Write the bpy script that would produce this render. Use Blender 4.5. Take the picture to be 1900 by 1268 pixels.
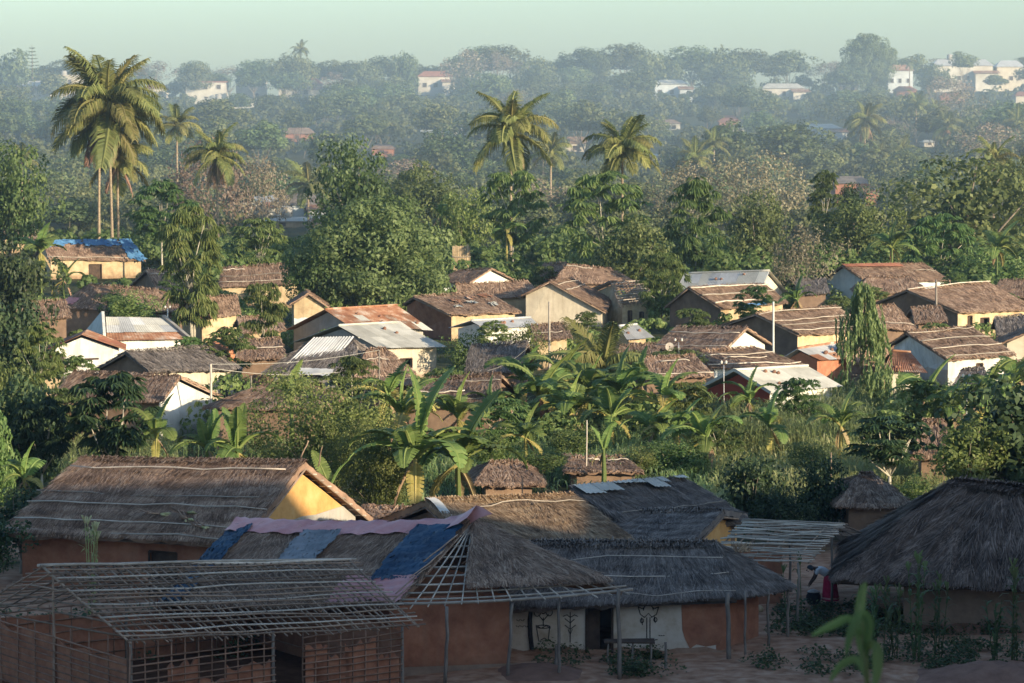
import bpy, math, random
import numpy as np
from mathutils import Vector, Matrix

for o in list(bpy.data.objects):
    bpy.data.objects.remove(o)
scene = bpy.context.scene
COL = scene.collection
R = math.radians

# ---------------------------------------------------------------- camera, light, exposure
FPX = 5278.0                      # focal length in pixels of the 1900 px wide photograph
CAM_H = 16.2
PITCH = math.atan((634 - 219) / FPX)
cam_data = bpy.data.cameras.new('camera')
cam_data.sensor_width = 36.0
cam_data.lens = 36.0 * FPX / 1900.0
cam_data.clip_start = 0.5
cam_data.clip_end = 6000
cam_data.dof.use_dof = True
cam_data.dof.focus_distance = 130
cam_data.dof.aperture_fstop = 2.6
cam = bpy.data.objects.new('camera', cam_data)
cam.location = (0, 0, CAM_H)
cam.rotation_euler = (math.pi / 2 - PITCH, 0, 0)
COL.objects.link(cam)
scene.camera = cam

SUN_EL, SUN_AZ = R(13.0), R(50.0)            # azimuth from straight behind the camera towards the right
sun_dir = Vector((math.sin(SUN_AZ) * math.cos(SUN_EL), -math.cos(SUN_AZ) * math.cos(SUN_EL), math.sin(SUN_EL)))
sd = bpy.data.lights.new('sun', 'SUN')
sd.energy = 4.5
sd.angle = R(0.6)
sd.color = (1.0, 0.84, 0.60)
so = bpy.data.objects.new('sun', sd)
so.rotation_euler = sun_dir.to_track_quat('Z', 'Y').to_euler()
COL.objects.link(so)

world = bpy.data.worlds.new('World')
scene.world = world
world.use_nodes = True
wn, wl = world.node_tree.nodes, world.node_tree.links
wn.clear()
w_out = wn.new('ShaderNodeOutputWorld')
w_bg = wn.new('ShaderNodeBackground')
w_sky = wn.new('ShaderNodeTexSky')
w_sky.sky_type = 'NISHITA'
w_sky.sun_disc = False
w_sky.sun_elevation = SUN_EL
w_sky.sun_rotation = math.atan2(sun_dir.x, sun_dir.y)
w_sky.air_density = 1.0
w_sky.dust_density = 1.1
w_sky.ozone_density = 1.0
w_tint = wn.new('ShaderNodeMix')
w_tint.data_type = 'RGBA'
w_tint.blend_type = 'MULTIPLY'
w_tint.inputs['Factor'].default_value = 1.0
w_tint.inputs[7].default_value = (0.675, 0.83, 1.0, 1)
wl.new(w_sky.outputs[0], w_tint.inputs[6])
wl.new(w_tint.outputs[2], w_bg.inputs['Color'])
w_bg.inputs['Strength'].default_value = 0.131
wl.new(w_bg.outputs[0], w_out.inputs['Surface'])
vs = scene.view_settings
vs.view_transform = 'Standard'
vs.look = 'None'
vs.exposure = 1.0
vs.gamma = 1.0
vs.use_curve_mapping = False
scene.cycles.use_denoising = True
scene.cycles.max_bounces = 6
scene.cycles.diffuse_bounces = 4
scene.cycles.glossy_bounces = 2
scene.cycles.transmission_bounces = 3
scene.cycles.volume_bounces = 1
scene.cycles.transparent_max_bounces = 6

# ---------------------------------------------------------------- photograph -> place
CP, SP = math.cos(PITCH), math.sin(PITCH)
def sstep(a, b, x):
    t = np.clip((x - a) / (b - a), 0, 1)
    return t * t * (3 - 2 * t)
HILL_Y = [-1e4, 330, 400, 480, 620, 750, 800, 900, 1e5]
HILL_Z = [0, 0, 2.2, 6.1, 12.6, 21.7, 23.0, 21.0, 21.0]
def ground(x, y):
    x = np.asarray(x, float); y = np.asarray(y, float)
    z = np.interp(y, HILL_Y, HILL_Z)
    px = x / np.maximum(y, 60) * 5278
    z = z + sstep(560, 760, y) * (2.2 * sstep(300, 900, px) + 0.9 * np.sin(x * 0.03 + 1) - 1.0 * sstep(0, -500, px) * 0.0)
    near = np.clip((77 - y) * 0.196, 0, 14.6)
    shade_spur = np.interp(y, SHADE_SPUR_Y, SHADE_SPUR_Z) * sstep(22, 38, x) * (1 - .7 * sstep(41, 58, x))
    z = np.maximum(z, np.maximum(near, shade_spur))
    amp = 0.10 * sstep(74, 84, y) + 0.25 * sstep(300, 420, y)
    return z + amp * (np.sin(x * 0.55 + y * 0.21) * np.sin(y * 0.43 - x * 0.13))
SHADE_SPUR_Y = [-1e4, 5, 30, 44, 52, 55, 58, 62, 65, 67.5, 70, 74, 78, 82, 87, 92, 100, 108, 1e5]          # unseen hill spur right of the view, shaped to shade the near huts
SHADE_SPUR_Z = [29, 29, 24.5, 23, 21.5, 18.3, 16, 14, 13.0, 13.4, 14.2, 14.3, 12.6, 11.0, 9.4, 7.6, 3.5, 0, 0]
HAZE = 0.00016
def gz(x, y):
    return float(ground(x, y))
def at(px, py, Y):
    """the point that the photograph shows at (px, py), Y metres out"""
    dx = (px - 950) / FPX; up = (634 - py) / FPX
    ry = CP + up * SP; rz = -SP + up * CP
    t = Y / ry
    return Vector((dx * t, Y, CAM_H + rz * t))
def on_ground(px, py):
    """where the line of sight through (px, py) meets the ground"""
    lo = None
    for Y in np.arange(30, 900, 1.0):
        p = at(px, py, Y)
        if p.z <= gz(p.x, p.y):
            return Vector((p.x, p.y, gz(p.x, p.y)))
    return at(px, py, 760)

# ---------------------------------------------------------------- mesh helpers
class MB:
    """collects faces; build() links them as one mesh object under a parent"""
    def __init__(s):
        s.v = []; s.f = []; s.t = []; s.m = []; s.n = 0
    def add(s, verts, faces, tint=0.5, mat=0):
        s.v.append(np.asarray(verts, float).reshape(-1, 3))
        for f in faces:
            s.f.append([i + s.n for i in f]); s.t.append(tint); s.m.append(mat)
        s.n += len(verts)
    def quads(s, q, tint):
        """q: (k,4,3) quads, tint: (k,)"""
        q = np.asarray(q, float); k = len(q)
        s.v.append(q.reshape(-1, 3))
        idx = (np.arange(k * 4).reshape(k, 4) + s.n)
        s.f.extend(idx.tolist()); s.t.extend(np.broadcast_to(tint, (k,)).tolist()); s.m.extend([0] * k)
        s.n += k * 4
    def box(s, c, size, rz=0.0, tint=0.5):
        x, y, z = size[0] / 2, size[1] / 2, size[2] / 2
        ca, sa = math.cos(rz), math.sin(rz)
        vs_ = []
        for dx in (-x, x):
            for dy in (-y, y):
                for dz in (-z, z):
                    vs_.append((c[0] + ca * dx - sa * dy, c[1] + sa * dx + ca * dy, c[2] + dz))
        s.add(vs_, [(0, 1, 3, 2), (4, 6, 7, 5), (0, 4, 5, 1), (2, 3, 7, 6), (0, 2, 6, 4), (1, 5, 7, 3)], tint)
    def prism(s, a, b, up, w, h, tint=0.5):
        """a bar from a to b, w wide, h along up"""
        a = Vector(a); b = Vector(b); d = (b - a).normalized(); up = Vector(up)
        sd_ = d.cross(up).normalized() * (w / 2); u = sd_.cross(d).normalized() * (h / 2)
        vs_ = [a - sd_ - u, a + sd_ - u, a + sd_ + u, a - sd_ + u, b - sd_ - u, b + sd_ - u, b + sd_ + u, b - sd_ + u]
        s.add([tuple(p) for p in vs_], [(0, 3, 2, 1), (4, 5, 6, 7), (0, 1, 5, 4), (1, 2, 6, 5), (2, 3, 7, 6), (3, 0, 4, 7)], tint)
    def tube(s, pts, r, n=5, tint=0.5, cap=True):
        pts = [Vector(p) for p in pts]; k = len(pts)
        rs = r if isinstance(r, (list, tuple)) else [r] * k
        vs_, fs = [], []
        prev = None
        for i, p in enumerate(pts):
            d = (pts[min(i + 1, k - 1)] - pts[max(i - 1, 0)])
            d = d.normalized() if d.length > 1e-9 else Vector((0, 0, 1))
            ref = prev if prev is not None else (Vector((0, 0, 1)) if abs(d.z) < .9 else Vector((1, 0, 0)))
            a = (ref - d * ref.dot(d))
            a = a.normalized() if a.length > 1e-6 else d.orthogonal().normalized()
            prev = a; b = d.cross(a)
            for j in range(n):
                t = 2 * math.pi * j / n
                vs_.append(tuple(p + (a * math.cos(t) + b * math.sin(t)) * rs[i]))
        for i in range(k - 1):
            for j in range(n):
                fs.append((i * n + j, i * n + (j + 1) % n, (i + 1) * n + (j + 1) % n, (i + 1) * n + j))
        if cap:
            fs.append(tuple(range(n - 1, -1, -1))); fs.append(tuple(range((k - 1) * n, k * n)))
        s.add(vs_, fs, tint)
    def data(s, name, org=(0, 0, 0)):
        me = bpy.data.meshes.new(name)
        V = np.concatenate(s.v) - np.array(tuple(org)) if s.v else np.zeros((0, 3))
        lens = np.fromiter((len(f) for f in s.f), int, len(s.f))
        me.vertices.add(len(V)); me.vertices.foreach_set('co', V.astype(np.float32).ravel())
        loops = np.fromiter((i for f in s.f for i in f), np.int32, int(lens.sum()))
        me.loops.add(len(loops)); me.loops.foreach_set('vertex_index', loops)
        me.polygons.add(len(lens))
        st = np.concatenate([[0], np.cumsum(lens)[:-1]]).astype(np.int32) if len(lens) else np.zeros(0, np.int32)
        me.polygons.foreach_set('loop_start', st)
        me.polygons.foreach_set('loop_total', lens.astype(np.int32))
        me.polygons.foreach_set('material_index', np.array(s.m, np.int32))
        at_ = me.attributes.new('tint', 'FLOAT', 'FACE')
        at_.data.foreach_set('value', np.array(s.t, np.float32))
        me.polygons.foreach_set('use_smooth', np.zeros(len(lens), bool))
        me.update(calc_edges=True)
        return me
    def build(s, name, mat, parent=None, smooth=False):
        org = parent.matrix_org if False else (world_loc(parent) if parent is not None else Vector((0, 0, 0)))
        me = s.data(name, org)
        for m_ in (mat if isinstance(mat, (list, tuple)) else [mat]):
            me.materials.append(m_)
        if smooth:
            me.polygons.foreach_set('use_smooth', [True] * len(me.polygons))
        return link(name, me, parent)
def world_loc(o):
    l = Vector((0, 0, 0))
    while o is not None:
        l = l + o.location; o = o.parent
    return l
def link(name, me, parent=None):
    o = bpy.data.objects.new(name, me); COL.objects.link(o)
    if parent is not None: o.parent = parent
    return o
def tag(o, label=None, cat=None, group=None, kind=None):
    if label: o['label'] = label
    if cat: o['category'] = cat
    if group: o['group'] = group
    if kind: o['kind'] = kind
    return o
def thing(name, loc, label, cat, group=None, rz=0.0):
    o = bpy.data.objects.new(name, None); COL.objects.link(o)
    o.empty_display_size = .3
    o.location = loc; o.rotation_euler = (0, 0, rz)
    return tag(o, label, cat, group)

# ---------------------------------------------------------------- materials
def new_mat(name):
    m = bpy.data.materials.new(name); m.use_nodes = True
    nt = m.node_tree; nt.nodes.clear()
    out = nt.nodes.new('ShaderNodeOutputMaterial')
    return m, nt, nt.nodes, nt.links, out
def ramp_node(nodes, stops):
    r = nodes.new('ShaderNodeValToRGB')
    e = r.color_ramp.elements
    while len(e) < len(stops): e.new(0.5)
    for el, (p, c) in zip(e, stops):
        el.position = p; el.color = (*c, 1)
    return r
def surf(name, c1, c2, scale=3.0, rough=.85, bump=.3, bscale=None, tintmix=0.0, c3=None, stretch=None, spec=.2, metallic=0.0, dist=.03, foot=0.0):
    """two tone noise colour with relief; tintmix mixes in the per-piece tint"""
    m, nt, N, L, out = new_mat(name)
    b = N.new('ShaderNodeBsdfPrincipled')
    b.inputs['Roughness'].default_value = rough
    b.inputs['Specular IOR Level'].default_value = spec
    b.inputs['Metallic'].default_value = metallic
    tc = N.new('ShaderNodeTexCoord')
    mp = N.new('ShaderNodeMapping')
    if stretch: mp.inputs['Scale'].default_value = stretch
    L.new(tc.outputs['Object'], mp.inputs['Vector'])
    n1 = N.new('ShaderNodeTexNoise'); n1.inputs['Scale'].default_value = scale; n1.inputs['Detail'].default_value = 6
    n1.inputs['Roughness'].default_value = .65
    L.new(mp.outputs[0], n1.inputs['Vector'])
    stops = [(.34, c1), (.66, c2)] if c3 is None else [(.3, c1), (.52, c2), (.7, c3)]
    r = ramp_node(N, stops); L.new(n1.outputs['Fac'], r.inputs[0])
    col = r.outputs[0]
    if tintmix:
        a = N.new('ShaderNodeAttribute'); a.attribute_name = 'tint'
        mr = N.new('ShaderNodeMapRange'); mr.inputs[3].default_value = 1 - tintmix; mr.inputs[4].default_value = 1 + tintmix
        L.new(a.outputs['Fac'], mr.inputs[0])
        mx = N.new('ShaderNodeVectorMath'); mx.operation = 'SCALE'
        L.new(col, mx.inputs[0]); L.new(mr.outputs[0], mx.inputs['Scale'])
        col = mx.outputs[0]
    if foot:                                   # rain splash and dirt along the foot of a wall, and run-off streaks
        sz = N.new('ShaderNodeSeparateXYZ'); L.new(tc.outputs['Object'], sz.inputs[0])
        n3 = N.new('ShaderNodeTexNoise'); n3.inputs['Scale'].default_value = 3.0; n3.inputs['Detail'].default_value = 5
        L.new(tc.outputs['Object'], n3.inputs['Vector'])
        ma = N.new('ShaderNodeMath'); ma.operation = 'MULTIPLY_ADD'; ma.inputs[1].default_value = 1.3
        L.new(n3.outputs['Fac'], ma.inputs[0]); L.new(sz.outputs['Z'], ma.inputs[2])
        fm = N.new('ShaderNodeMapRange'); fm.inputs[1].default_value = .65; fm.inputs[2].default_value = 1.25; fm.inputs[3].default_value = foot; fm.inputs[4].default_value = 0
        L.new(ma.outputs[0], fm.inputs[0])
        fx = N.new('ShaderNodeMix'); fx.data_type = 'RGBA'; L.new(fm.outputs[0], fx.inputs[0]); L.new(col, fx.inputs[6]); fx.inputs[7].default_value = (.19, .105, .062, 1)
        n4 = N.new('ShaderNodeTexNoise'); n4.inputs['Scale'].default_value = 1.0; n4.inputs['Detail'].default_value = 4
        mp4 = N.new('ShaderNodeMapping'); mp4.inputs['Scale'].default_value = (5, 5, .5); L.new(tc.outputs['Object'], mp4.inputs['Vector']); L.new(mp4.outputs[0], n4.inputs['Vector'])
        sm = N.new('ShaderNodeMapRange'); sm.inputs[1].default_value = .52; sm.inputs[2].default_value = .72; sm.inputs[3].default_value = 0; sm.inputs[4].default_value = foot * .55
        L.new(n4.outputs['Fac'], sm.inputs[0])
        gx = N.new('ShaderNodeMix'); gx.data_type = 'RGBA'; L.new(sm.outputs[0], gx.inputs[0]); L.new(fx.outputs[2], gx.inputs[6]); gx.inputs[7].default_value = (.24, .17, .11, 1)
        col = gx.outputs[2]
    oi = N.new('ShaderNodeObjectInfo')
    mr2 = N.new('ShaderNodeMapRange'); mr2.inputs[3].default_value = .86; mr2.inputs[4].default_value = 1.12
    L.new(oi.outputs['Random'], mr2.inputs[0])
    mx2 = N.new('ShaderNodeVectorMath'); mx2.operation = 'SCALE'
    L.new(col, mx2.inputs[0]); L.new(mr2.outputs[0], mx2.inputs['Scale'])
    L.new(mx2.outputs[0], b.inputs['Base Color'])
    if bump:
        n2 = N.new('ShaderNodeTexNoise'); n2.inputs['Scale'].default_value = bscale or scale * 4; n2.inputs['Detail'].default_value = 5
        L.new(mp.outputs[0], n2.inputs['Vector'])
        bp = N.new('ShaderNodeBump'); bp.inputs['Strength'].default_value = bump; bp.inputs['Distance'].default_value = dist
        L.new(n2.outputs['Fac'], bp.inputs['Height']); L.new(bp.outputs[0], b.inputs['Normal'])
    L.new(b.outputs[0], out.inputs['Surface'])
    return m
def leafy(name, dark, mid, light, trans=.35, hue=.03, val=.25):
    m, nt, N, L, out = new_mat(name)
    a = N.new('ShaderNodeAttribute'); a.attribute_name = 'tint'
    r = ramp_node(N, [(0.0, dark), (.5, mid), (1.0, light)]); L.new(a.outputs['Fac'], r.inputs[0])
    oi = N.new('ShaderNodeObjectInfo')
    hs = N.new('ShaderNodeHueSaturation')
    m1 = N.new('ShaderNodeMapRange'); m1.inputs[3].default_value = .5 - hue; m1.inputs[4].default_value = .5 + hue
    m2 = N.new('ShaderNodeMapRange'); m2.inputs[3].default_value = 1 - val; m2.inputs[4].default_value = 1 + val
    L.new(oi.outputs['Random'], m1.inputs[0])
    wn_ = N.new('ShaderNodeMath'); wn_.operation = 'MULTIPLY'; wn_.inputs[1].default_value = 7.31
    fr = N.new('ShaderNodeMath'); fr.operation = 'FRACT'
    L.new(oi.outputs['Random'], wn_.inputs[0]); L.new(wn_.outputs[0], fr.inputs[0]); L.new(fr.outputs[0], m2.inputs[0])
    L.new(m1.outputs[0], hs.inputs['Hue']); L.new(m2.outputs[0], hs.inputs['Value']); L.new(r.outputs[0], hs.inputs['Color'])
    d = N.new('ShaderNodeBsdfPrincipled'); d.inputs['Roughness'].default_value = .55; d.inputs['Specular IOR Level'].default_value = .25
    t = N.new('ShaderNodeBsdfTranslucent')
    L.new(hs.outputs[0], d.inputs['Base Color']); L.new(hs.outputs[0], t.inputs['Color'])
    mx = N.new('ShaderNodeMixShader'); mx.inputs[0].default_value = trans
    L.new(d.outputs[0], mx.inputs[1]); L.new(t.outputs[0], mx.inputs[2]); L.new(mx.outputs[0], out.inputs['Surface'])
    return m
def thatchy(name, dark, mid, light):
    m, nt, N, L, out = new_mat(name)
    b = N.new('ShaderNodeBsdfPrincipled'); b.inputs['Roughness'].default_value = .9; b.inputs['Specular IOR Level'].default_value = .1
    a = N.new('ShaderNodeAttribute'); a.attribute_name = 'tint'
    tc = N.new('ShaderNodeTexCoord')
    n1 = N.new('ShaderNodeTexNoise'); n1.inputs['Scale'].default_value = 1.1; n1.inputs['Detail'].default_value = 7; n1.inputs['Roughness'].default_value = .7
    L.new(tc.outputs['Object'], n1.inputs['Vector'])
    ad = N.new('ShaderNodeMath'); ad.operation = 'MULTIPLY_ADD'; ad.inputs[1].default_value = .75
    mr = N.new('ShaderNodeMapRange'); mr.inputs[1].default_value = .3; mr.inputs[2].default_value = .7; mr.inputs[3].default_value = -.18; mr.inputs[4].default_value = .40
    L.new(n1.outputs['Fac'], mr.inputs[0]); L.new(a.outputs['Fac'], ad.inputs[0]); L.new(mr.outputs[0], ad.inputs[2])
    r = ramp_node(N, [(0.0, dark), (.5, mid), (1.0, light)]); L.new(ad.outputs[0], r.inputs[0])
    oi = N.new('ShaderNodeObjectInfo')
    m2 = N.new('ShaderNodeMapRange'); m2.inputs[3].default_value = .85; m2.inputs[4].default_value = 1.15
    L.new(oi.outputs['Random'], m2.inputs[0])
    mx = N.new('ShaderNodeVectorMath'); mx.operation = 'SCALE'
    L.new(r.outputs[0], mx.inputs[0]); L.new(m2.outputs[0], mx.inputs['Scale']); L.new(mx.outputs[0], b.inputs['Base Color'])
    L.new(b.outputs[0], out.inputs['Surface'])
    return m
M = {}
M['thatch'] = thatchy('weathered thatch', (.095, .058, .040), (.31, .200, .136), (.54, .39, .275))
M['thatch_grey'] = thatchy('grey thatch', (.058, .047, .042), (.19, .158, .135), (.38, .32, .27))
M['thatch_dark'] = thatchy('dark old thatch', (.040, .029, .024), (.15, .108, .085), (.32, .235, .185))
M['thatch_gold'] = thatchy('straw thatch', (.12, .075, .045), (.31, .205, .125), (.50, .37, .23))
M['mud'] = surf('red mud plaster', (.24, .095, .054), (.36, .155, .088), 1.6, bump=.6, c3=(.44, .21, .125), foot=.35)
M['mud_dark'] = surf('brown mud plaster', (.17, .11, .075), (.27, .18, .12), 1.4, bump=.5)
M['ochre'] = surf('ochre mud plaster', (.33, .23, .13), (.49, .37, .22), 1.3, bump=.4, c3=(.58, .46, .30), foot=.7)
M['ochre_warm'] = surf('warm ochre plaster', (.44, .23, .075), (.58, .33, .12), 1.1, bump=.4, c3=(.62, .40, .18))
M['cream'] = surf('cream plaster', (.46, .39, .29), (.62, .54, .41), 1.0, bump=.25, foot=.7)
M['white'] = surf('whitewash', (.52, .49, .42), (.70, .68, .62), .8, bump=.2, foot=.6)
M['whiteblue'] = surf('whitewash with bluish shade', (.46, .50, .52), (.66, .69, .68), .9, bump=.2, foot=.6)  # bluish shade of white gables put into the wash colour
M['farwhite'] = surf('stained far white wall', (.42, .37, .29), (.68, .63, .54), .25, bump=0)
M['farblue'] = surf('stained far pale wall', (.40, .42, .42), (.60, .62, .62), .25, bump=0)
M['greyplaster'] = surf('grey plaster', (.27, .25, .22), (.40, .37, .32), .9, bump=.25, foot=.6)
M['limewash'] = surf('stained limewash', (.38, .29, .20), (.58, .50, .40), 1.1, bump=.3, c3=(.64, .58, .50))
M['splash'] = surf('splashed limewash foot', (.22, .12, .075), (.34, .23, .16), 2.2, bump=.3)
M['redwall'] = surf('red painted wall', (.30, .055, .035), (.40, .085, .05), 1.0, bump=.15)
M['pole'] = surf('pale peeled pole', (.34, .28, .22), (.55, .48, .39), 2.0, bump=.3, tintmix=.35)
M['stick'] = surf('grey stick', (.20, .135, .092), (.34, .245, .175), 2.5, bump=.3, tintmix=.35)
M['brownstick'] = surf('muddy stick', (.20, .11, .07), (.33, .20, .135), 2.5, bump=.3, tintmix=.3)
M['post'] = surf('old post', (.13, .105, .085), (.27, .23, .19), 2.5, bump=.5, stretch=(3, 3, .6))
M['wood'] = surf('dark wood', (.045, .03, .022), (.10, .065, .045), 3.0, bump=.4)
M['bark'] = surf('bark', (.15, .115, .085), (.30, .25, .19), 2.0, bump=.5, stretch=(2, 2, .7))
M['palebark'] = surf('pale bark', (.34, .30, .23), (.52, .47, .37), 2.0, bump=.3)
M['palmbark'] = surf('palm bark', (.20, .15, .10), (.36, .28, .19), 3.0, bump=.5, stretch=(1, 1, 3))
M['tin'] = surf('weathered tin', (.40, .39, .37), (.56, .55, .52), 1.2, rough=.5, bump=.1, spec=.5, tintmix=.2)
M['tin_pale'] = surf('pale fibre cement sheet', (.43, .405, .34), (.60, .57, .49), .9, rough=.75, bump=.1, tintmix=.12)
M['tin_rust'] = surf('rusted tin', (.20, .075, .04), (.36, .18, .10), 1.1, rough=.8, bump=.15, c3=(.55, .47, .38), tintmix=.35)
M['redtile'] = surf('clay tile', (.26, .095, .055), (.40, .17, .10), 1.5, bump=.3)
M['tarp_blue'] = surf('blue plastic sheet', (.004, .020, .048), (.012, .055, .11), 1.0, rough=.55, bump=.8, bscale=2.2, spec=.3, dist=.10)
M['tarp_sky'] = surf('bright blue plastic sheet', (.05, .16, .33), (.13, .28, .46), 1.0, rough=.4, bump=.4, spec=.5)
M['cloth_pink'] = surf('faded pink plastic sheet', (.46, .18, .17), (.64, .33, .30), .8, rough=.5, bump=.5, bscale=3, dist=.05)
M['cloth_grey'] = surf('faded grey blue sheet', (.10, .11, .12), (.21, .22, .23), 1.2, rough=.6, bump=.4)
M['cloth_red'] = surf('red printed wrap cloth', (.42, .012, .05), (.58, .03, .09), 6, rough=.8, bump=.1)
M['cloth_white'] = surf('white cotton', (.62, .62, .62), (.75, .75, .74), 4, rough=.85, bump=.1)
M['cloth_dark'] = surf('dark cloth', (.02, .03, .035), (.05, .06, .07), 4, rough=.85, bump=.1)
M['skin'] = surf('dark skin', (.05, .025, .016), (.075, .038, .024), 5, rough=.5, bump=.05)
M['black'] = surf('soot black', (.008, .008, .009), (.02, .02, .02), 4, rough=.6, bump=.1)
M['charcoal'] = surf('charcoal line', (.02, .018, .018), (.06, .052, .048), 4, rough=.9, bump=0)
M['brick'] = surf('fired brick', (.33, .13, .07), (.48, .23, .12), 3, bump=.4, tintmix=.3)
M['metal'] = surf('grey metal', (.30, .30, .31), (.45, .45, .45), 4, rough=.45, bump=.05, metallic=.6)
M['reed'] = surf('reed mat', (.36, .26, .15), (.52, .40, .25), 3, bump=.4, tintmix=.3, stretch=(6, 6, .6))
M['soil'] = surf('soil darkened for inside shade', (.060, .028, .016), (.11, .055, .032), 2, bump=.4, spec=.0)  # shade inside the pole frame put into the soil colour
M['rock'] = surf('red clay', (.17, .085, .055), (.26, .14, .095), 2, bump=.6)
M['maize_husk'] = leafy('maize husk', (.30, .30, .12), (.42, .40, .18), (.55, .50, .28), .2)
M['mango'] = leafy('mango leaf', (0.055, 0.083, 0.026), (0.116, 0.160, 0.051), (0.220, 0.259, 0.094), .45)
M['mango_olive'] = leafy('olive leaf', (.060, .086, .030), (.125, .16, .058), (.22, .25, .10), .45)
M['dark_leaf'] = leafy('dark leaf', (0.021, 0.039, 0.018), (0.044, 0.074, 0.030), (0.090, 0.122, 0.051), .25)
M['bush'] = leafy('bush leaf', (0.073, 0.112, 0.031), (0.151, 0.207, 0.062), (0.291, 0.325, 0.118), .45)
M['papaya'] = leafy('papaya leaf', (0.075, 0.121, 0.035), (0.154, 0.215, 0.068), (0.286, 0.330, 0.127), .45)
M['banana'] = leafy('banana leaf', (.075, .125, .028), (.150, .215, .058), (.26, .32, .10), .4, hue=.02)
M['banana_yellow'] = leafy('yellowing banana leaf', (0.240, 0.228, 0.060), (0.396, 0.336, 0.096), (0.504, 0.432, 0.156), .4, hue=.01)
M['palm'] = leafy('palm leaflet', (.090, .108, .032), (.185, .20, .062), (.33, .31, .115), .35)
M['palm_dead'] = leafy('dry palm frond', (.15, .095, .055), (.26, .165, .095), (.36, .25, .15), .2)
M['grass'] = leafy('tall grass blade', (.11, .155, .055), (.25, .30, .115), (.46, .46, .235), .5)
M['herb'] = leafy('herb leaf', (0.033, 0.057, 0.020), (0.069, 0.107, 0.037), (0.125, 0.163, 0.060), .3)
M['dry'] = leafy('thin dry leaf', (0.150, 0.115, 0.075), (0.250, 0.200, 0.135), (0.340, 0.290, 0.200), .25)
M['weep'] = leafy('drooping leaf', (.08, .12, .045), (.17, .225, .085), (.31, .34, .145), .45)
M['far'] = leafy('hillside leaf', (0.060, 0.086, 0.034), (0.125, 0.155, 0.060), (0.220, 0.235, 0.100), .3, hue=.035, val=.3)

# ---------------------------------------------------------------- ground
def make_ground():
    m, nt, N, L, out = new_mat('earth and weeds')
    b = N.new('ShaderNodeBsdfPrincipled'); b.inputs['Roughness'].default_value = .95; b.inputs['Specular IOR Level'].default_value = .1
    g = N.new('ShaderNodeNewGeometry')
    n1 = N.new('ShaderNodeTexNoise'); n1.inputs['Scale'].default_value = .22; n1.inputs['Detail'].default_value = 7
    n2 = N.new('ShaderNodeTexNoise'); n2.inputs['Scale'].default_value = 2.2; n2.inputs['Detail'].default_value = 8
    L.new(g.outputs['Position'], n1.inputs['Vector']); L.new(g.outputs['Position'], n2.inputs['Vector'])
    earth = ramp_node(N, [(.3, (.23, .115, .064)), (.5, (.37, .20, .12)), (.72, (.49, .31, .205))]); L.new(n2.outputs['Fac'], earth.inputs[0])
    weed = ramp_node(N, [(.3, (.035, .045, .018)), (.7, (.085, .085, .036))]); L.new(n2.outputs['Fac'], weed.inputs[0])
    sx = N.new('ShaderNodeSeparateXYZ'); L.new(g.outputs['Position'], sx.inputs[0])
    mr = N.new('ShaderNodeMapRange'); mr.inputs[1].default_value = 92; mr.inputs[2].default_value = 125; mr.inputs[3].default_value = -.22; mr.inputs[4].default_value = .28
    mr3 = N.new('ShaderNodeMapRange'); mr3.inputs[1].default_value = 250; mr3.inputs[2].default_value = 330; mr3.inputs[3].default_value = 0; mr3.inputs[4].default_value = .3
    L.new(sx.outputs['Y'], mr3.inputs[0])
    L.new(sx.outputs['Y'], mr.inputs[0])
    a0 = N.new('ShaderNodeMath'); L.new(mr.outputs[0], a0.inputs[0]); L.new(mr3.outputs[0], a0.inputs[1])
    ad = N.new('ShaderNodeMath'); L.new(n1.outputs['Fac'], ad.inputs[0]); L.new(a0.outputs[0], ad.inputs[1])
    cr = ramp_node(N, [(.48, (0, 0, 0)), (.62, (1, 1, 1))]); L.new(ad.outputs[0], cr.inputs[0])
    mx = N.new('ShaderNodeMix'); mx.data_type = 'RGBA'
    L.new(cr.outputs[0], mx.inputs[0]); L.new(earth.outputs[0], mx.inputs[6]); L.new(weed.outputs[0], mx.inputs[7])
    L.new(mx.outputs[2], b.inputs['Base Color'])
    bp = N.new('ShaderNodeBump'); bp.inputs['Strength'].default_value = .7; bp.inputs['Distance'].default_value = .12
    L.new(n2.outputs['Fac'], bp.inputs['Height']); L.new(bp.outputs[0], b.inputs['Normal'])
    L.new(b.outputs[0], out.inputs['Surface'])
    ys = np.concatenate([np.arange(-120, 60, 6), np.arange(60, 130, 1.0), np.arange(130, 340, 4), np.arange(340, 1300, 12)])
    u = np.linspace(-1, 1, 181)
    xs = np.sinh(u * 3.2) / np.sinh(3.2) * 420
    X, Y = np.meshgrid(xs, ys)
    Z = ground(X, Y)
    rng = np.random.default_rng(5)
    Z = Z + rng.normal(0, .03, Z.shape) * ((Y > 70) & (Y < 130))
    mb = MB()
    nx = len(xs)
    V = np.stack([X, Y, Z], -1).reshape(-1, 3)
    i = np.arange((len(ys) - 1) * nx).reshape(len(ys) - 1, nx)[:, :-1].ravel()
    mb.add(V, np.stack([i, i + 1, i + nx + 1, i + nx], 1).tolist())
    o = mb.build('ground', m, None, True)
    tag(o, kind='structure')
make_ground()

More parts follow.
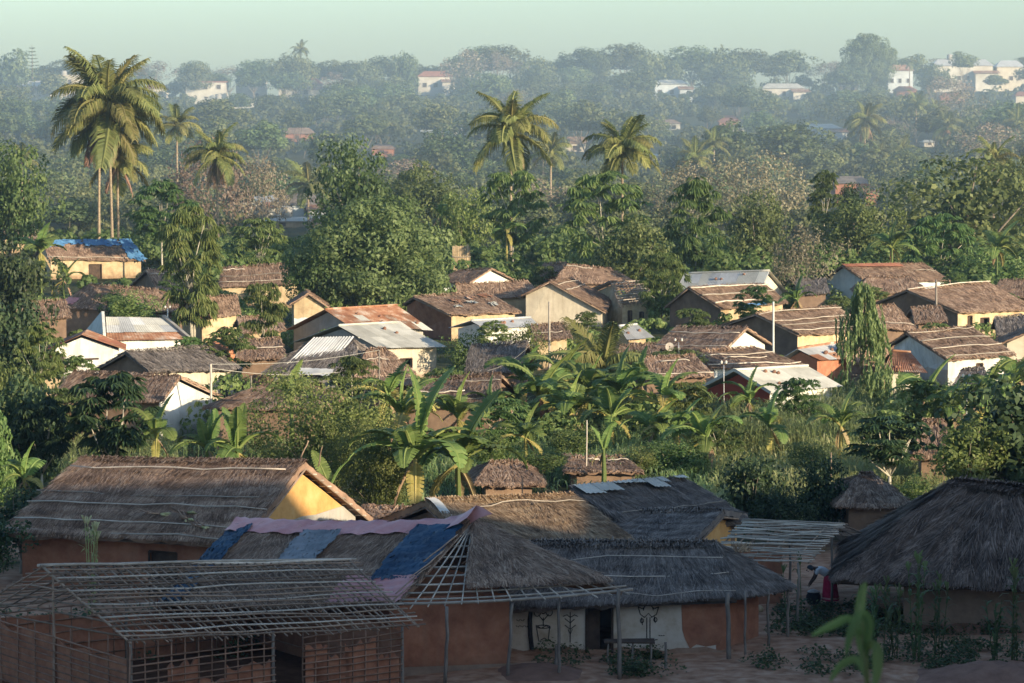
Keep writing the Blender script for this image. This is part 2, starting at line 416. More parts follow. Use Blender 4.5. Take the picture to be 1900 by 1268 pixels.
# ---------------------------------------------------------------- roofs and walls
rnd = random.Random(11)
def V3(p): return np.array(tuple(p), float)
def bil(R0, R1, E0, E1, s, t):
    """point on a roof slope: s along the ridge, t from ridge to eave"""
    s = np.asarray(s)[..., None]; t = np.asarray(t)[..., None]
    return (R0 * (1 - s) + R1 * s) * (1 - t) + (E0 * (1 - s) + E1 * s) * t
def thatch_slope(mb, R0, R1, E0, E1, blades, bw, bl, seed, thick=.16, tri=False, courses=5, lift=.05, sag=.08, fringe=1.0, under=True, shag=.0):
    R0, R1, E0, E1 = map(V3, (R0, R1, E0, E1))
    rng = np.random.default_rng(seed)
    n = np.cross(E1 - E0 if tri else R1 - R0, (E0 + E1) / 2 - (R0 + R1) / 2); n /= np.linalg.norm(n)
    if n[2] < 0: n = -n
    nu, nv = 28, 20
    S, T = np.meshgrid(np.linspace(0, 1, nu), np.linspace(0, 1, nv))
    ph = rng.uniform(0, 6, 6)
    def relief(S, T):
        g = shag * np.sin(S * 55 + 3 * np.sin(T * 5 + ph[2]) + ph[3]) * np.sin(S * 23 + ph[0] + T * 2)
        c = (T * courses + .25 * np.sin(S * 9 + ph[0]) * .4) % 1.0
        w = .5 * np.sin(S * 7 + ph[1]) * np.sin(T * 5 + ph[2]) + .5 * np.sin(S * 17 + ph[3] + T * 4) * np.sin(T * 11 + ph[4])
        return g + lift * c + .035 * w - sag * np.sin(S * math.pi) * (1 - T * .6)
    P = bil(R0, R1, E0, E1, S, T) + n * (relief(S, T) + rng.normal(0, .012, S.shape))[..., None]
    P[-1, :, 2] += rng.normal(0, .04, nu)
    i = np.arange((nv - 1) * nu).reshape(nv - 1, nu)[:, :-1].ravel()
    mb.add(P.reshape(-1, 3), np.stack([i, i + 1, i + nu + 1, i + nu], 1).tolist(), .28)
    # thick eave edge and underside
    lo = P - n * thick
    for A, B in ((P[-1], lo[-1]), (P[:, 0], lo[:, 0]), (P[:, -1], lo[:, -1])):
        k = len(A)
        mb.add(np.concatenate([A, B]), [(j, j + 1, k + j + 1, k + j) for j in range(k - 1)], .35)
    if under:
        mb.add([lo[0, 0], lo[0, -1], lo[-1, -1], lo[-1, 0]], [(0, 1, 2, 3)], .2)
    # straw
    k = blades
    s = rng.random(k); t = rng.random(k) ** .9
    ke = int(blades * .22 * fringe)
    s = np.concatenate([s, rng.random(ke)]); t = np.concatenate([t, rng.uniform(.86, 1.0, ke)])
    kg = int(blades * .05 * fringe)
    s = np.concatenate([s, np.where(rng.random(kg) < .5, rng.uniform(0, .03, kg), rng.uniform(.97, 1, kg))]); t = np.concatenate([t, rng.random(kg)])
    k = len(s)
    base = bil(R0, R1, E0, E1, s, t) + n * (relief(s, t) + rng.uniform(-.01, .04, k))[:, None]
    down = (E0 * (1 - s[:, None]) + E1 * s[:, None]) - (R0 * (1 - s[:, None]) + R1 * s[:, None])
    down /= np.linalg.norm(down, axis=1)[:, None]
    side = np.cross(n, down); side /= np.linalg.norm(side, axis=1)[:, None]
    swirl = .22 * np.sin(s * 11 + ph[5]) + rng.normal(0, .2, k)
    d = down + side * swirl[:, None] + n * rng.normal(.02, .05, k)[:, None]
    d[t > .86, 2] -= .18
    d /= np.linalg.norm(d, axis=1)[:, None]
    sd_ = np.cross(n, d); sd_ /= np.linalg.norm(sd_, axis=1)[:, None]
    ln = (bl * rng.uniform(.5, 1.15, k))[:, None]; w = (bw * rng.uniform(.6, 1.3, k) / 2)[:, None]
    ln = np.where((t > .86)[:, None], ln * .45, ln)
    base = base - d * (np.where(t > .97, .3, .12)[:, None] * ln)
    tip = base + d * ln
    q = np.stack([base - sd_ * w, base + sd_ * w, tip + sd_ * w * .5, tip - sd_ * w * .5], 1)
    mb.quads(q, np.clip(rng.beta(1.5, 1.7, k) * 1.1 - .03 + .18 * np.sin(s * 31 + t * 6 + ph[1]) * np.sin(s * 13 - t * 9), 0, 1))
def ridge_cap(mb, R0, R1, blades, bw, bl, seed, f):
    """straw laid over the ridge"""
    R0, R1 = V3(R0), V3(R1); rng = np.random.default_rng(seed)
    k = blades; s = rng.random(k)[:, None]
    b = R0 * (1 - s) + R1 * s + np.array([0, 0, .06]) + rng.normal(0, .03, (k, 3))
    f = V3(f); sg = np.where(rng.random(k) < .6, 1, -1)[:, None]
    d = f[None] * sg + rng.normal(0, .25, (k, 3)); d[:, 2] = -.25 + rng.normal(0, .2, k)
    d /= np.linalg.norm(d, axis=1)[:, None]
    u = (R1 - R0) / np.linalg.norm(R1 - R0)
    w = (bw * rng.uniform(.6, 1.3, k) / 2)[:, None]; ln = (bl * rng.uniform(.4, 1, k))[:, None]
    b0 = b - d * ln * .3; e = b + d * ln * .7; e[:, 2] -= .04
    mb.quads(np.stack([b0 - u * w, b0 + u * w, e + u * w, e - u * w], 1), rng.random(k))
def wavy(a, b, n, amp, rng):
    a, b = V3(a), V3(b)
    t = np.linspace(0, 1, n)[:, None]
    p = a * (1 - t) + b * t
    o = np.cumsum(rng.normal(0, 1, (n, 3)), 0); o -= o[0] + (o[-1] - o[0]) * t
    return p + o * amp
NPR = np.random.default_rng(77)
def stick(name, a, b, r, mat, parent, amp=.02, n=5, sides=5, taper=.8):
    mb = MB()
    k = n
    mb.tube([tuple(p) for p in wavy(a, b, k, amp, NPR)], [r * (1 - (1 - taper) * i / (k - 1)) for i in range(k)], sides, NPR.random())
    return mb.build(name, mat, parent, True)
def wall_panel(mb, A, B, tA, tB, openings, inward, depth=.16, tint=.5):
    """a wall from A to B (foot) up to tA, tB with openings (s0, s1, z0, z1); reveals run inward"""
    A, B, tA, tB, inward = map(V3, (A, B, tA, tB, inward))
    def pt(s, z):
        top = tA * (1 - s) + tB * s; f = A * (1 - s) + B * s
        if z is None: return top
        if z <= 0: return f
        q = f * 1.0; zt = top[2] - max(f[2], -9)
        fr = min(z / max(zt, .1), 1.0)
        return f * (1 - fr) + top * fr
    s = 0.0
    for (s0, s1, z0, z1) in sorted(openings):
        mb.add([pt(s, 0), pt(s0, 0), pt(s0, None), pt(s, None)], [(0, 1, 2, 3)], tint)
        if z0 > 0: mb.add([pt(s0, 0), pt(s1, 0), pt(s1, z0), pt(s0, z0)], [(0, 1, 2, 3)], tint)
        mb.add([pt(s0, z1), pt(s1, z1), pt(s1, None), pt(s0, None)], [(0, 1, 2, 3)], tint)
        o = [pt(s0, z0), pt(s1, z0), pt(s1, z1), pt(s0, z1)]
        ii = [p + inward * depth for p in o]
        mb.add(o + ii, [(0, 4, 5, 1), (1, 5, 6, 2), (2, 6, 7, 3), (3, 7, 4, 0)], tint)
        s = s1
    mb.add([pt(s, 0), pt(1, 0), pt(1, None), pt(s, None)], [(0, 1, 2, 3)], tint)
    return pt
def tin_sheets(parent, R0, R1, E0, E1, cols, rows, mats, seed, amp=.025, waves=7, over=.04, skip=(), lift=0.0, name='roof_sheet'):
    """corrugated sheets, each a mesh of its own, waves running down the slope"""
    R0, R1, E0, E1 = map(V3, (R0, R1, E0, E1)); rng = np.random.default_rng(seed)
    n = np.cross(R1 - R0, E0 - R0); n /= np.linalg.norm(n)
    if n[2] < 0: n = -n
    for r in range(rows):
        for c in range(cols):
            if (c, r) in skip: continue
            s0, s1 = c / cols - over / cols, (c + 1) / cols + over / cols
            t0, t1 = r / rows, (r + 1) / rows + .03
            k = waves * 4 + 1
            ss = np.linspace(s0, s1, k); tt = np.array([t0, (t0 + t1) / 2, t1]) + rng.uniform(-.01, .02)
            S, T = np.meshgrid(ss, tt)
            hgt = amp * np.sin((S - s0) / (s1 - s0) * waves * 2 * math.pi) + .012 * (rows - r) * -1 + .02 + lift + rng.uniform(0, .014) + (T - t0) * .03
            P = bil(R0, R1, E0, E1, S, T) + n * hgt[..., None]
            mb = MB()
            i = np.arange(2 * k).reshape(2, k)[:, :-1].ravel()
            mb.add(P.reshape(-1, 3), np.stack([i, i + 1, i + k + 1, i + k], 1).tolist(), rng.random())
            m_ = mats[int(rng.integers(len(mats)))]
            mb.build(name, M[m_], parent, True)
def flat_sheet(name, mat, parent, R0, R1, E0, E1, s0, s1, t0, t1, lift=.06, seed=0, wob=.03, nu=14, nv=10, ragged=.02):
    """a plastic or cloth sheet laid on part of a roof slope"""
    R0, R1, E0, E1 = map(V3, (R0, R1, E0, E1)); rng = np.random.default_rng(seed)
    n = np.cross(R1 - R0, (E0 + E1) / 2 - (R0 + R1) / 2); n /= np.linalg.norm(n)
    if n[2] < 0: n = -n
    S, T = np.meshgrid(np.linspace(s0, s1, nu), np.linspace(t0, t1, nv))
    S = S + rng.normal(0, ragged * .3, S.shape); T = T + rng.normal(0, ragged * .3, S.shape)
    T[-1] += rng.normal(0, ragged, nu)
    ph = rng.uniform(0, 6, 4)
    hh = lift + wob * (np.sin(S * 23 + T * 9 + ph[0]) * .5 + np.sin(T * 17 - S * 11 + ph[1]) * .5 + .6 * np.abs(np.sin(S * 47 - T * 21 + ph[2])) ** 3 + .5 * np.abs(np.sin(T * 39 + S * 15 + ph[3])) ** 4)
    P = bil(R0, R1, E0, E1, S, T) + n * hh[..., None]
    mb = MB(); i = np.arange((nv - 1) * nu).reshape(nv - 1, nu)[:, :-1].ravel()
    F = np.stack([i, i + 1, i + nu + 1, i + nu], 1).tolist()
    mb.add(P.reshape(-1, 3), F)
    return mb.build(name, M[mat], parent, True)

# fitted houses: x, y, yaw, half length, half span, eave height, ridge height, hip left, hip right
FITS = {
 'h1': (-60.235, 338.297, 0.313, 3.302, 2.622, 2.013, 3.236, 0.0, 0.0),
 'h2': (-43.268, 289.774, 0.461, 4.89, 3.079, 1.933, 3.688, 0.0, 0.0),
 'h3': (-29.109, 238.471, 0.527, 1.892, 3.032, 1.966, 3.517, 0.0, 0.0),
 'h4': (-21.755, 245.364, 0.097, 3.426, 2.725, 1.959, 3.523, 0.0, 0.0),
 'h5': (-28.991, 212.298, -0.053, 2.706, 2.557, 2.037, 3.597, 1.904, 2.206),
 'h6': (-24.556, 184.886, 0.386, 2.287, 3.251, 2.018, 3.25, 0.0, 0.0),
 'h7': (-26.348, 175.517, 1.685, 2.0, 2.303, 2.05, 3.005, -0.0, 0.0),
 'h8': (-19.559, 161.054, 0.767, 3.17, 2.68, 2.032, 3.128, 0.0, 0.0),
 'h9': (-27.036, 163.999, 0.211, 1.146, 2.598, 2.132, 2.588, 0.0, 0.0),
 'h10': (-19.276, 143.673, -0.4, 3.269, 2.931, 2.011, 3.263, -0.0, 0.0),
 'h11': (-11.431, 140.358, -0.13, 1.075, 3.055, 2.122, 3.065, 2.14, 1.608),
 'h12': (-21.883, 205.814, 0.471, 1.815, 2.143, 1.994, 3.309, -0.0, -0.0),
 'h13': (-15.55, 216.207, 1.694, 2.0, 1.538, 2.04, 3.048, 0.0, 0.0),
 'h14': (-8.762, 227.104, 0.932, 4.53, 1.771, 2.052, 2.987, 0.0, -0.0),
 'h15': (-10.392, 193.358, 0.796, 3.618, 3.164, 2.005, 3.318, 0.0, 0.0),
 'h16': (-9.046, 178.502, 0.785, 2.651, 3.987, 2.032, 3.256, 0.0, 0.0),
 'h17': (-10.072, 159.904, -0.254, 1.304, 3.148, 1.991, 3.679, 1.812, 1.212),
 'h18': (-7.606, 158.378, 0.277, 0.567, 2.467, 2.014, 3.309, 1.271, 1.113),
 'h19': (-2.403, 143.155, -0.187, 2.186, 3.679, 2.04, 3.171, 0.0, 0.0),
 'h20': (-3.216, 247.656, -0.642, 1.868, 3.218, 2.055, 3.056, 0.0, 0.0),
 'h21': (-1.62, 226.725, 0.274, 3.199, 2.402, 2.03, 3.128, 0.0, 0.0),
 'h22': (-4.156, 210.707, 0.508, 2.837, 4.246, 2.054, 3.169, -0.0, 0.0),
 'h23': (-0.957, 194.405, 0.687, 2.573, 1.71, 1.924, 2.439, 0.0, -0.0),
 'h24': (-0.768, 165.405, -0.158, 1.626, 2.743, 1.673, 3.065, -0.0, -0.0),
 'h25': (4.108, 221.18, 1.379, 2.801, 3.325, 1.948, 3.65, -0.0, 0.0),
 'h26': (6.905, 247.222, 0.128, 2.891, 3.342, 2.011, 3.298, 0.0, 0.0),
 'h27': (8.725, 223.171, 0.31, 1.51, 3.724, 1.996, 3.426, 0.0, -0.0),
 'h28': (17.849, 233.056, -0.553, 3.927, 2.365, 1.95, 3.562, -0.0, 0.0),
 'h29': (16.447, 216.925, 0.862, 4.551, 2.637, 1.977, 3.436, -0.0, -0.0),
 'h30': (12.503, 177.009, -0.562, 2.507, 3.139, 2.029, 3.18, -0.0, 0.0),
 'h31': (12.355, 163.976, 0.46, 2.577, 3.704, 2.1, 2.849, 0.0, 0.0),
 'h32': (13.644, 149.165, 0.829, 3.069, 2.383, 2.041, 3.058, 0.0, -0.0),
 'h33': (8.782, 157.962, 0.107, 1.735, 2.808, 2.067, 2.944, 0.0, 0.0),
 'h34': (7.473, 183.004, 0.489, 0.845, 1.588, 2.081, 2.853, 0.0, 0.0),
 'h35': (32.644, 249.794, 0.611, 5.022, 3.011, 1.992, 3.376, 0.0, 0.0),
 'h36': (30.957, 233.198, -0.019, 1.821, 2.538, 2.03, 3.216, 1.087, 0.928),
 'h37': (33.28, 214.641, 0.632, 4.053, 4.49, 1.996, 3.518, -0.0, 0.0),
 'h38': (41.188, 227.962, -0.223, 2.3, 2.777, 2.004, 3.287, 0.0, 0.0),
 'h39': (19.139, 191.372, 0.736, 3.893, 3.672, 2.016, 3.305, -0.0, -0.0),
 'h40': (24.789, 194.775, 0.264, 1.793, 2.95, 2.005, 3.296, 0.0, 0.0),
 'h41': (18.205, 167.142, 0.817, 2.052, 1.447, 2.081, 2.815, -0.0, 0.0),
 'h42': (26.456, 173.122, 0.336, 2.154, 4.241, 2.029, 3.308, -0.0, 0.0),
 'h43': (22.691, 165.17, -0.055, 0.893, 2.866, 1.704, 2.599, 0.0, 0.0),
 'h44': (32.85, 179.686, 1.455, 2.0, 1.954, 2.051, 2.99, 0.0, 0.0),
 'h45': (25.1, 154.379, -0.154, 0.864, 2.776, 1.727, 2.562, 0.0, 0.0),
 'h46': (28.928, 160.594, -0.13, 1.068, 2.612, 1.723, 2.473, 0.0, 0.0),
 'h47': (18.474, 124.198, -0.115, 0.435, 2.561, 1.608, 2.924, 0.578, 0.521),
 'h48': (13.632, 108.693, 0.004, 0.254, 2.511, 1.627, 2.498, 1.23, 1.213),
 'h49': (-0.341, 119.33, 0.06, 0.621, 2.493, 1.06, 1.686, 0.744, 0.952),
 'h50': (3.843, 125.913, 0.043, 1.488, 3.184, 0.863, 1.102, 0.0, 0.0),
 'h51': (-4.295, 103.501, 0.076, 1.171, 2.59, 1.668, 1.931, 0.0, 0.0),
 'n1': (-11.281, 99.358, -0.448, 4.739, 4.529, 1.992, 4.194, 0.0, 0.0),
 'n2': (-4.5, 88.717, -0.87, 5.006, 3.908, 2.028, 3.688, -0.0, 2.014),
 'n3': (3.546, 85.246, -0.338, 2.737, 2.252, 2.013, 3.372, -0.0, 1.468),
 'n4': (-0.37, 96.493, 0.485, 2.861, 4.125, 2.089, 3.243, 0.0, 0.0),
 'n5': (4.168, 100.71, 0.661, 2.641, 3.438, 2.046, 3.208, 0.0, 0.0),
 'n6': (5.145, 98.163, -0.34, 2.246, 3.467, 2.11, 2.566, 0.0, -0.0),
 'n7': (9.333, 93.54, -0.414, 1.687, 3.714, 2.049, 2.826, 0.0, 0.0),
 'n8': (16.222, 91.569, -0.426, 1.947, 4.912, 1.847, 4.253, 2.513, 1.397),
 'n9': (-8.941, 80.104, 0.626, 4.787, 4.543, 2.157, 3.599, -0.0, -0.0),
 'g1': (-15.063, 169.492, 0.096, 1.315, 2.622, 2.052, 3.01, 0.0, 0.0),
 'g2': (-17.021, 190.616, 0.21, 1.482, 2.443, 2.069, 2.914, 0.0, 0.0),
 'g3': (2.353, 184.059, 0.114, 1.201, 2.441, 2.078, 2.864, 0.0, 0.0),
 'g4': (20.741, 168.004, 0.698, 1.919, 0.614, 2.06, 2.936, 0.0, 0.0),
 'g5': (29.037, 199.314, 0.026, 1.087, 2.442, 2.059, 2.97, 0.0, 0.0),
 'g6': (33.236, 188.74, -0.082, 1.153, 2.464, 2.042, 3.058, 0.0, -0.0),
 'g7': (-33.279, 204.058, 0.249, 1.261, 2.558, 2.033, 3.115, 0.0, 0.0),
 'g8': (-6.801, 157.049, 0.069, 1.082, 2.609, 1.648, 2.239, 0.0, 0.0),
 'g9': (24.384, 231.693, -0.059, 1.306, 2.575, 2.036, 3.107, 0.0, 0.0),
 'g10': (3.842, 257.121, 0.012, 1.19, 2.592, 2.036, 3.111, 0.0, 0.0),
 'g11': (7.603, 171.103, -0.013, 1.194, 2.608, 1.726, 2.555, 0.0, 0.0),
}
KEYS = {
 'h1': {'RL': (-40, 423), 'RR': (60, 421), 'FL': (-38, 443), 'FR': (70, 442)},
 'h2': {'RL': (79, 448), 'RR': (243, 446), 'FL': (90, 481), 'FR': (270, 484)},
 'h3': {'RL': (271, 501), 'RR': (345, 499), 'BL': (240, 530), 'FL': (293, 542)},
 'h4': {'RL': (412, 497), 'RR': (554, 487), 'FL': (405, 533), 'FR': (560, 526)},
 'h5': {'RL': (167, 527), 'RR': (293, 538), 'FL': (101, 571), 'FR': (345, 580)},
 'h6': {'RL': (197, 588), 'RR': (303, 590), 'FL': (200, 632), 'FR': (350, 629)},
 'h7': {'RL': (151, 621), 'BL': (91, 648), 'FL': (232, 650)},
 'h8': {'RL': (232, 653), 'RR': (391, 642), 'BL': (173, 687), 'FL': (277, 689), 'FR': (450, 685)},
 'h9': {'RL': (50, 655), 'RR': (115, 660), 'FR': (130, 680), 'FL': (45, 676)},
 'h10': {'RL': (136, 690), 'RR': (334, 698), 'FL': (90, 752), 'BR': (414, 736), 'FR': (300, 745)},
 'h11': {'RL': (485, 716), 'RR': (560, 709), 'FL': (375, 757), 'FR': (600, 760)},
 'h12': {'RL': (340, 552), 'RR': (440, 548), 'FL': (372, 592), 'FR': (447, 582)},
 'h13': {'RL': (572, 544), 'BL': (537, 566), 'FL': (612, 570)},
 'h14': {'RL': (680, 532), 'RR': (812, 522), 'FL': (712, 556), 'FR': (843, 543)},
 'h15': {'RL': (603, 575), 'RR': (737, 567), 'BL': (531, 613), 'FL': (647, 605), 'FR': (800, 612)},
 'h16': {'RL': (628, 605), 'RR': (736, 599), 'FL': (701, 646), 'FR': (826, 643)},
 'h17': {'RL': (580, 633), 'RR': (658, 631), 'FL': (485, 693), 'FR': (668, 700)},
 'h18': {'RL': (680, 650), 'RR': (715, 647), 'FL': (655, 703), 'FR': (772, 694)},
 'h19': {'RL': (795, 704), 'RR': (930, 694), 'FL': (742, 752), 'FR': (925, 755)},
 'h20': {'RR': (913, 498), 'FR': (871, 525), 'BR': (955, 519), 'RL': (850, 502)},
 'h21': {'RL': (845, 527), 'RR': (980, 521), 'FL': (850, 557), 'FR': (1003, 548)},
 'h22': {'RL': (767, 551), 'RR': (900, 541), 'BL': (747, 565), 'FL': (837, 585), 'FR': (968, 579)},
 'h23': {'RL': (874, 596), 'RR': (985, 590), 'FL': (900, 611), 'FR': (1000, 606), 'BL': (835, 609)},
 'h24': {'RL': (872, 642), 'RR': (980, 634), 'FL': (862, 690), 'FR': (960, 690)},
 'h25': {'RL': (1019, 522), 'BL': (966, 549), 'FL': (1124, 579)},
 'h26': {'RL': (1053, 491), 'RR': (1140, 499), 'FL': (1030, 522), 'FR': (1188, 531)},
 'h27': {'RL': (1133, 523), 'RR': (1195, 520), 'BL': (1085, 543), 'FL': (1150, 569), 'FR': (1215, 560)},
 'h28': {'RL': (1270, 508), 'RR': (1428, 503), 'FL': (1255, 540), 'BR': (1463, 545)},
 'h29': {'RL': (1277, 533), 'RR': (1418, 527), 'FL': (1340, 573), 'FR': (1462, 562), 'BL': (1232, 570)},
 'h30': {'RL': (1255, 607), 'RR': (1386, 608), 'FL': (1212, 646), 'FR': (1344, 650), 'BR': (1433, 638)},
 'h31': {'RL': (1290, 653), 'RR': (1401, 645), 'FL': (1320, 684), 'FR': (1496, 679)},
 'h32': {'RL': (1365, 688), 'RR': (1499, 680), 'FL': (1433, 731), 'BL': (1295, 724), 'FR': (1560, 716)},
 'h33': {'RL': (1195, 664), 'RR': (1290, 660), 'FL': (1190, 701), 'FR': (1325, 697)},
 'h34': {'RL': (1148, 606), 'RR': (1182, 603), 'FL': (1163, 631), 'FR': (1213, 627)},
 'h35': {'RL': (1562, 492), 'RR': (1714, 489), 'BL': (1516, 527), 'FL': (1600, 517), 'FR': (1764, 522)},
 'h36': {'RL': (1610, 514), 'RR': (1690, 513), 'FL': (1588, 547), 'FR': (1720, 540)},
 'h37': {'RL': (1682, 538), 'RR': (1835, 524), 'BL': (1625, 562), 'FL': (1780, 580), 'FR': (1920, 574)},
 'h38': {'RL': (1855, 520), 'RR': (1950, 517), 'FL': (1838, 548), 'FR': (1960, 556)},
 'h39': {'RL': (1401, 582), 'RR': (1552, 568), 'BL': (1328, 607), 'FL': (1483, 621), 'FR': (1620, 614)},
 'h40': {'RL': (1580, 572), 'RR': (1660, 566), 'FL': (1600, 605), 'FR': (1702, 614)},
 'h41': {'RL': (1480, 648), 'RR': (1560, 636), 'BL': (1450, 667), 'FL': (1521, 669), 'FR': (1600, 664)},
 'h42': {'RL': (1682, 617), 'RR': (1802, 607), 'BL': (1649, 640), 'FL': (1758, 667), 'FR': (1886, 658)},
 'h43': {'RL': (1655, 652), 'RR': (1690, 655), 'FL': (1640, 688), 'FR': (1720, 692)},
 'h44': {'RL': (1915, 612), 'BL': (1858, 638), 'FL': (1975, 640)},
 'h45': {'RL': (1785, 686), 'RR': (1825, 684), 'FL': (1765, 722), 'FR': (1845, 722)},
 'h46': {'RL': (1865, 672), 'RR': (1930, 668), 'FL': (1862, 702), 'FR': (1940, 702)},
 'h47': {'RL': (1712, 782), 'RR': (1750, 782), 'FL': (1690, 850), 'FR': (1775, 850)},
 'h48': {'RL': (1595, 882), 'RR': (1620, 882), 'FL': (1550, 940), 'FR': (1695, 940)},
 'h49': {'RL': (908, 860), 'RR': (962, 858), 'FL': (880, 900), 'FR': (1012, 900)},
 'h50': {'RL': (1060, 850), 'RR': (1160, 850), 'FL': (1045, 876), 'FR': (1195, 876)},
 'h51': {'RL': (675, 943), 'RR': (790, 944), 'FL': (675, 975), 'FR': (800, 975)},
 'n1': {'RL': (150, 852), 'RR': (567, 858), 'FL': (3, 988), 'FR': (450, 1010), 'BR': (692, 962)},
 'n2': {'RL': (470, 962), 'RR': (876, 963), 'FL': (365, 1045), 'FR': (738, 1124), 'BR': (1155, 1098)},
 'n3': {'RL': (985, 1008), 'RR': (1330, 1010), 'FL': (985, 1123), 'FR': (1367, 1106), 'BR': (1470, 1088)},
 'n4': {'RL': (790, 930), 'RR': (1065, 920), 'FR': (1178, 1005)},
 'n5': {'RL': (1060, 907), 'RR': (1270, 888), 'FR': (1390, 965)},
 'n6': {'RL': (1110, 950), 'RR': (1342, 948), 'FR': (1288, 1004)},
 'n7': {'RL': (1385, 967), 'RR': (1562, 973), 'FR': (1500, 1045), 'FL': (1310, 1040)},
 'n8': {'RL': (1770, 895), 'RR': (1990, 915), 'FL': (1545, 1072), 'FR': (2000, 1090)},
 'n9': {'RL': (80, 1052), 'RR': (645, 1040), 'FL': (240, 1192), 'FR': (782, 1162), 'BL': (-60, 1140)},
 'g1': {'RL': (445, 632), 'RR': (520, 628), 'FL': (438, 668), 'FR': (528, 664)},
 'g2': {'RL': (440, 590), 'RR': (520, 585), 'FL': (446, 618), 'FR': (530, 612)},
 'g3': {'RL': (985, 604), 'RR': (1050, 600), 'FL': (990, 632), 'FR': (1062, 626)},
 'g4': {'RL': (1560, 640), 'RR': (1640, 632), 'FL': (1570, 668), 'FR': (1655, 660)},
 'g5': {'RL': (1690, 572), 'RR': (1745, 568), 'FL': (1698, 600), 'FR': (1758, 596)},
 'g6': {'RL': (1845, 590), 'RR': (1910, 584), 'FL': (1850, 622), 'FR': (1916, 618)},
 'g7': {'RL': (60, 560), 'RR': (122, 556), 'FL': (62, 592), 'FR': (132, 588)},
 'g8': {'RL': (690, 690), 'RR': (755, 686), 'FL': (684, 718), 'FR': (765, 713)},
 'g9': {'RL': (1478, 520), 'RR': (1532, 516), 'FL': (1474, 548), 'FR': (1540, 543)},
 'g10': {'RL': (1008, 490), 'RR': (1050, 487), 'FL': (1002, 515), 'FR': (1058, 511)},
 'g11': {'RL': (1150, 642), 'RR': (1218, 638), 'FL': (1146, 674), 'FR': (1226, 670)},
}
def corners(n):
    """six roof corners in the place: the fitted house, each seen corner nudged onto its own line of sight"""
    cx, cy, yaw, Lh, W, he, hr, hl, hq = FITS[n]
    ca, sa = math.cos(yaw), math.sin(yaw)
    def T(x, y, z): return Vector((cx + ca * x - sa * y, cy + sa * x + ca * y, z))
    C = {'RL': T(-Lh, 0, hr), 'RR': T(Lh, 0, hr), 'FL': T(-Lh - hl, -W, he), 'FR': T(Lh + hq, -W, he),
         'BL': T(-Lh - hl, W, he), 'BR': T(Lh + hq, W, he)}
    for k, (px, py) in KEYS[n].items():
        C[k] = at(px, py, C[k].y)
    return C
def mix(a, b, t): return Vector(a).lerp(Vector(b), t)
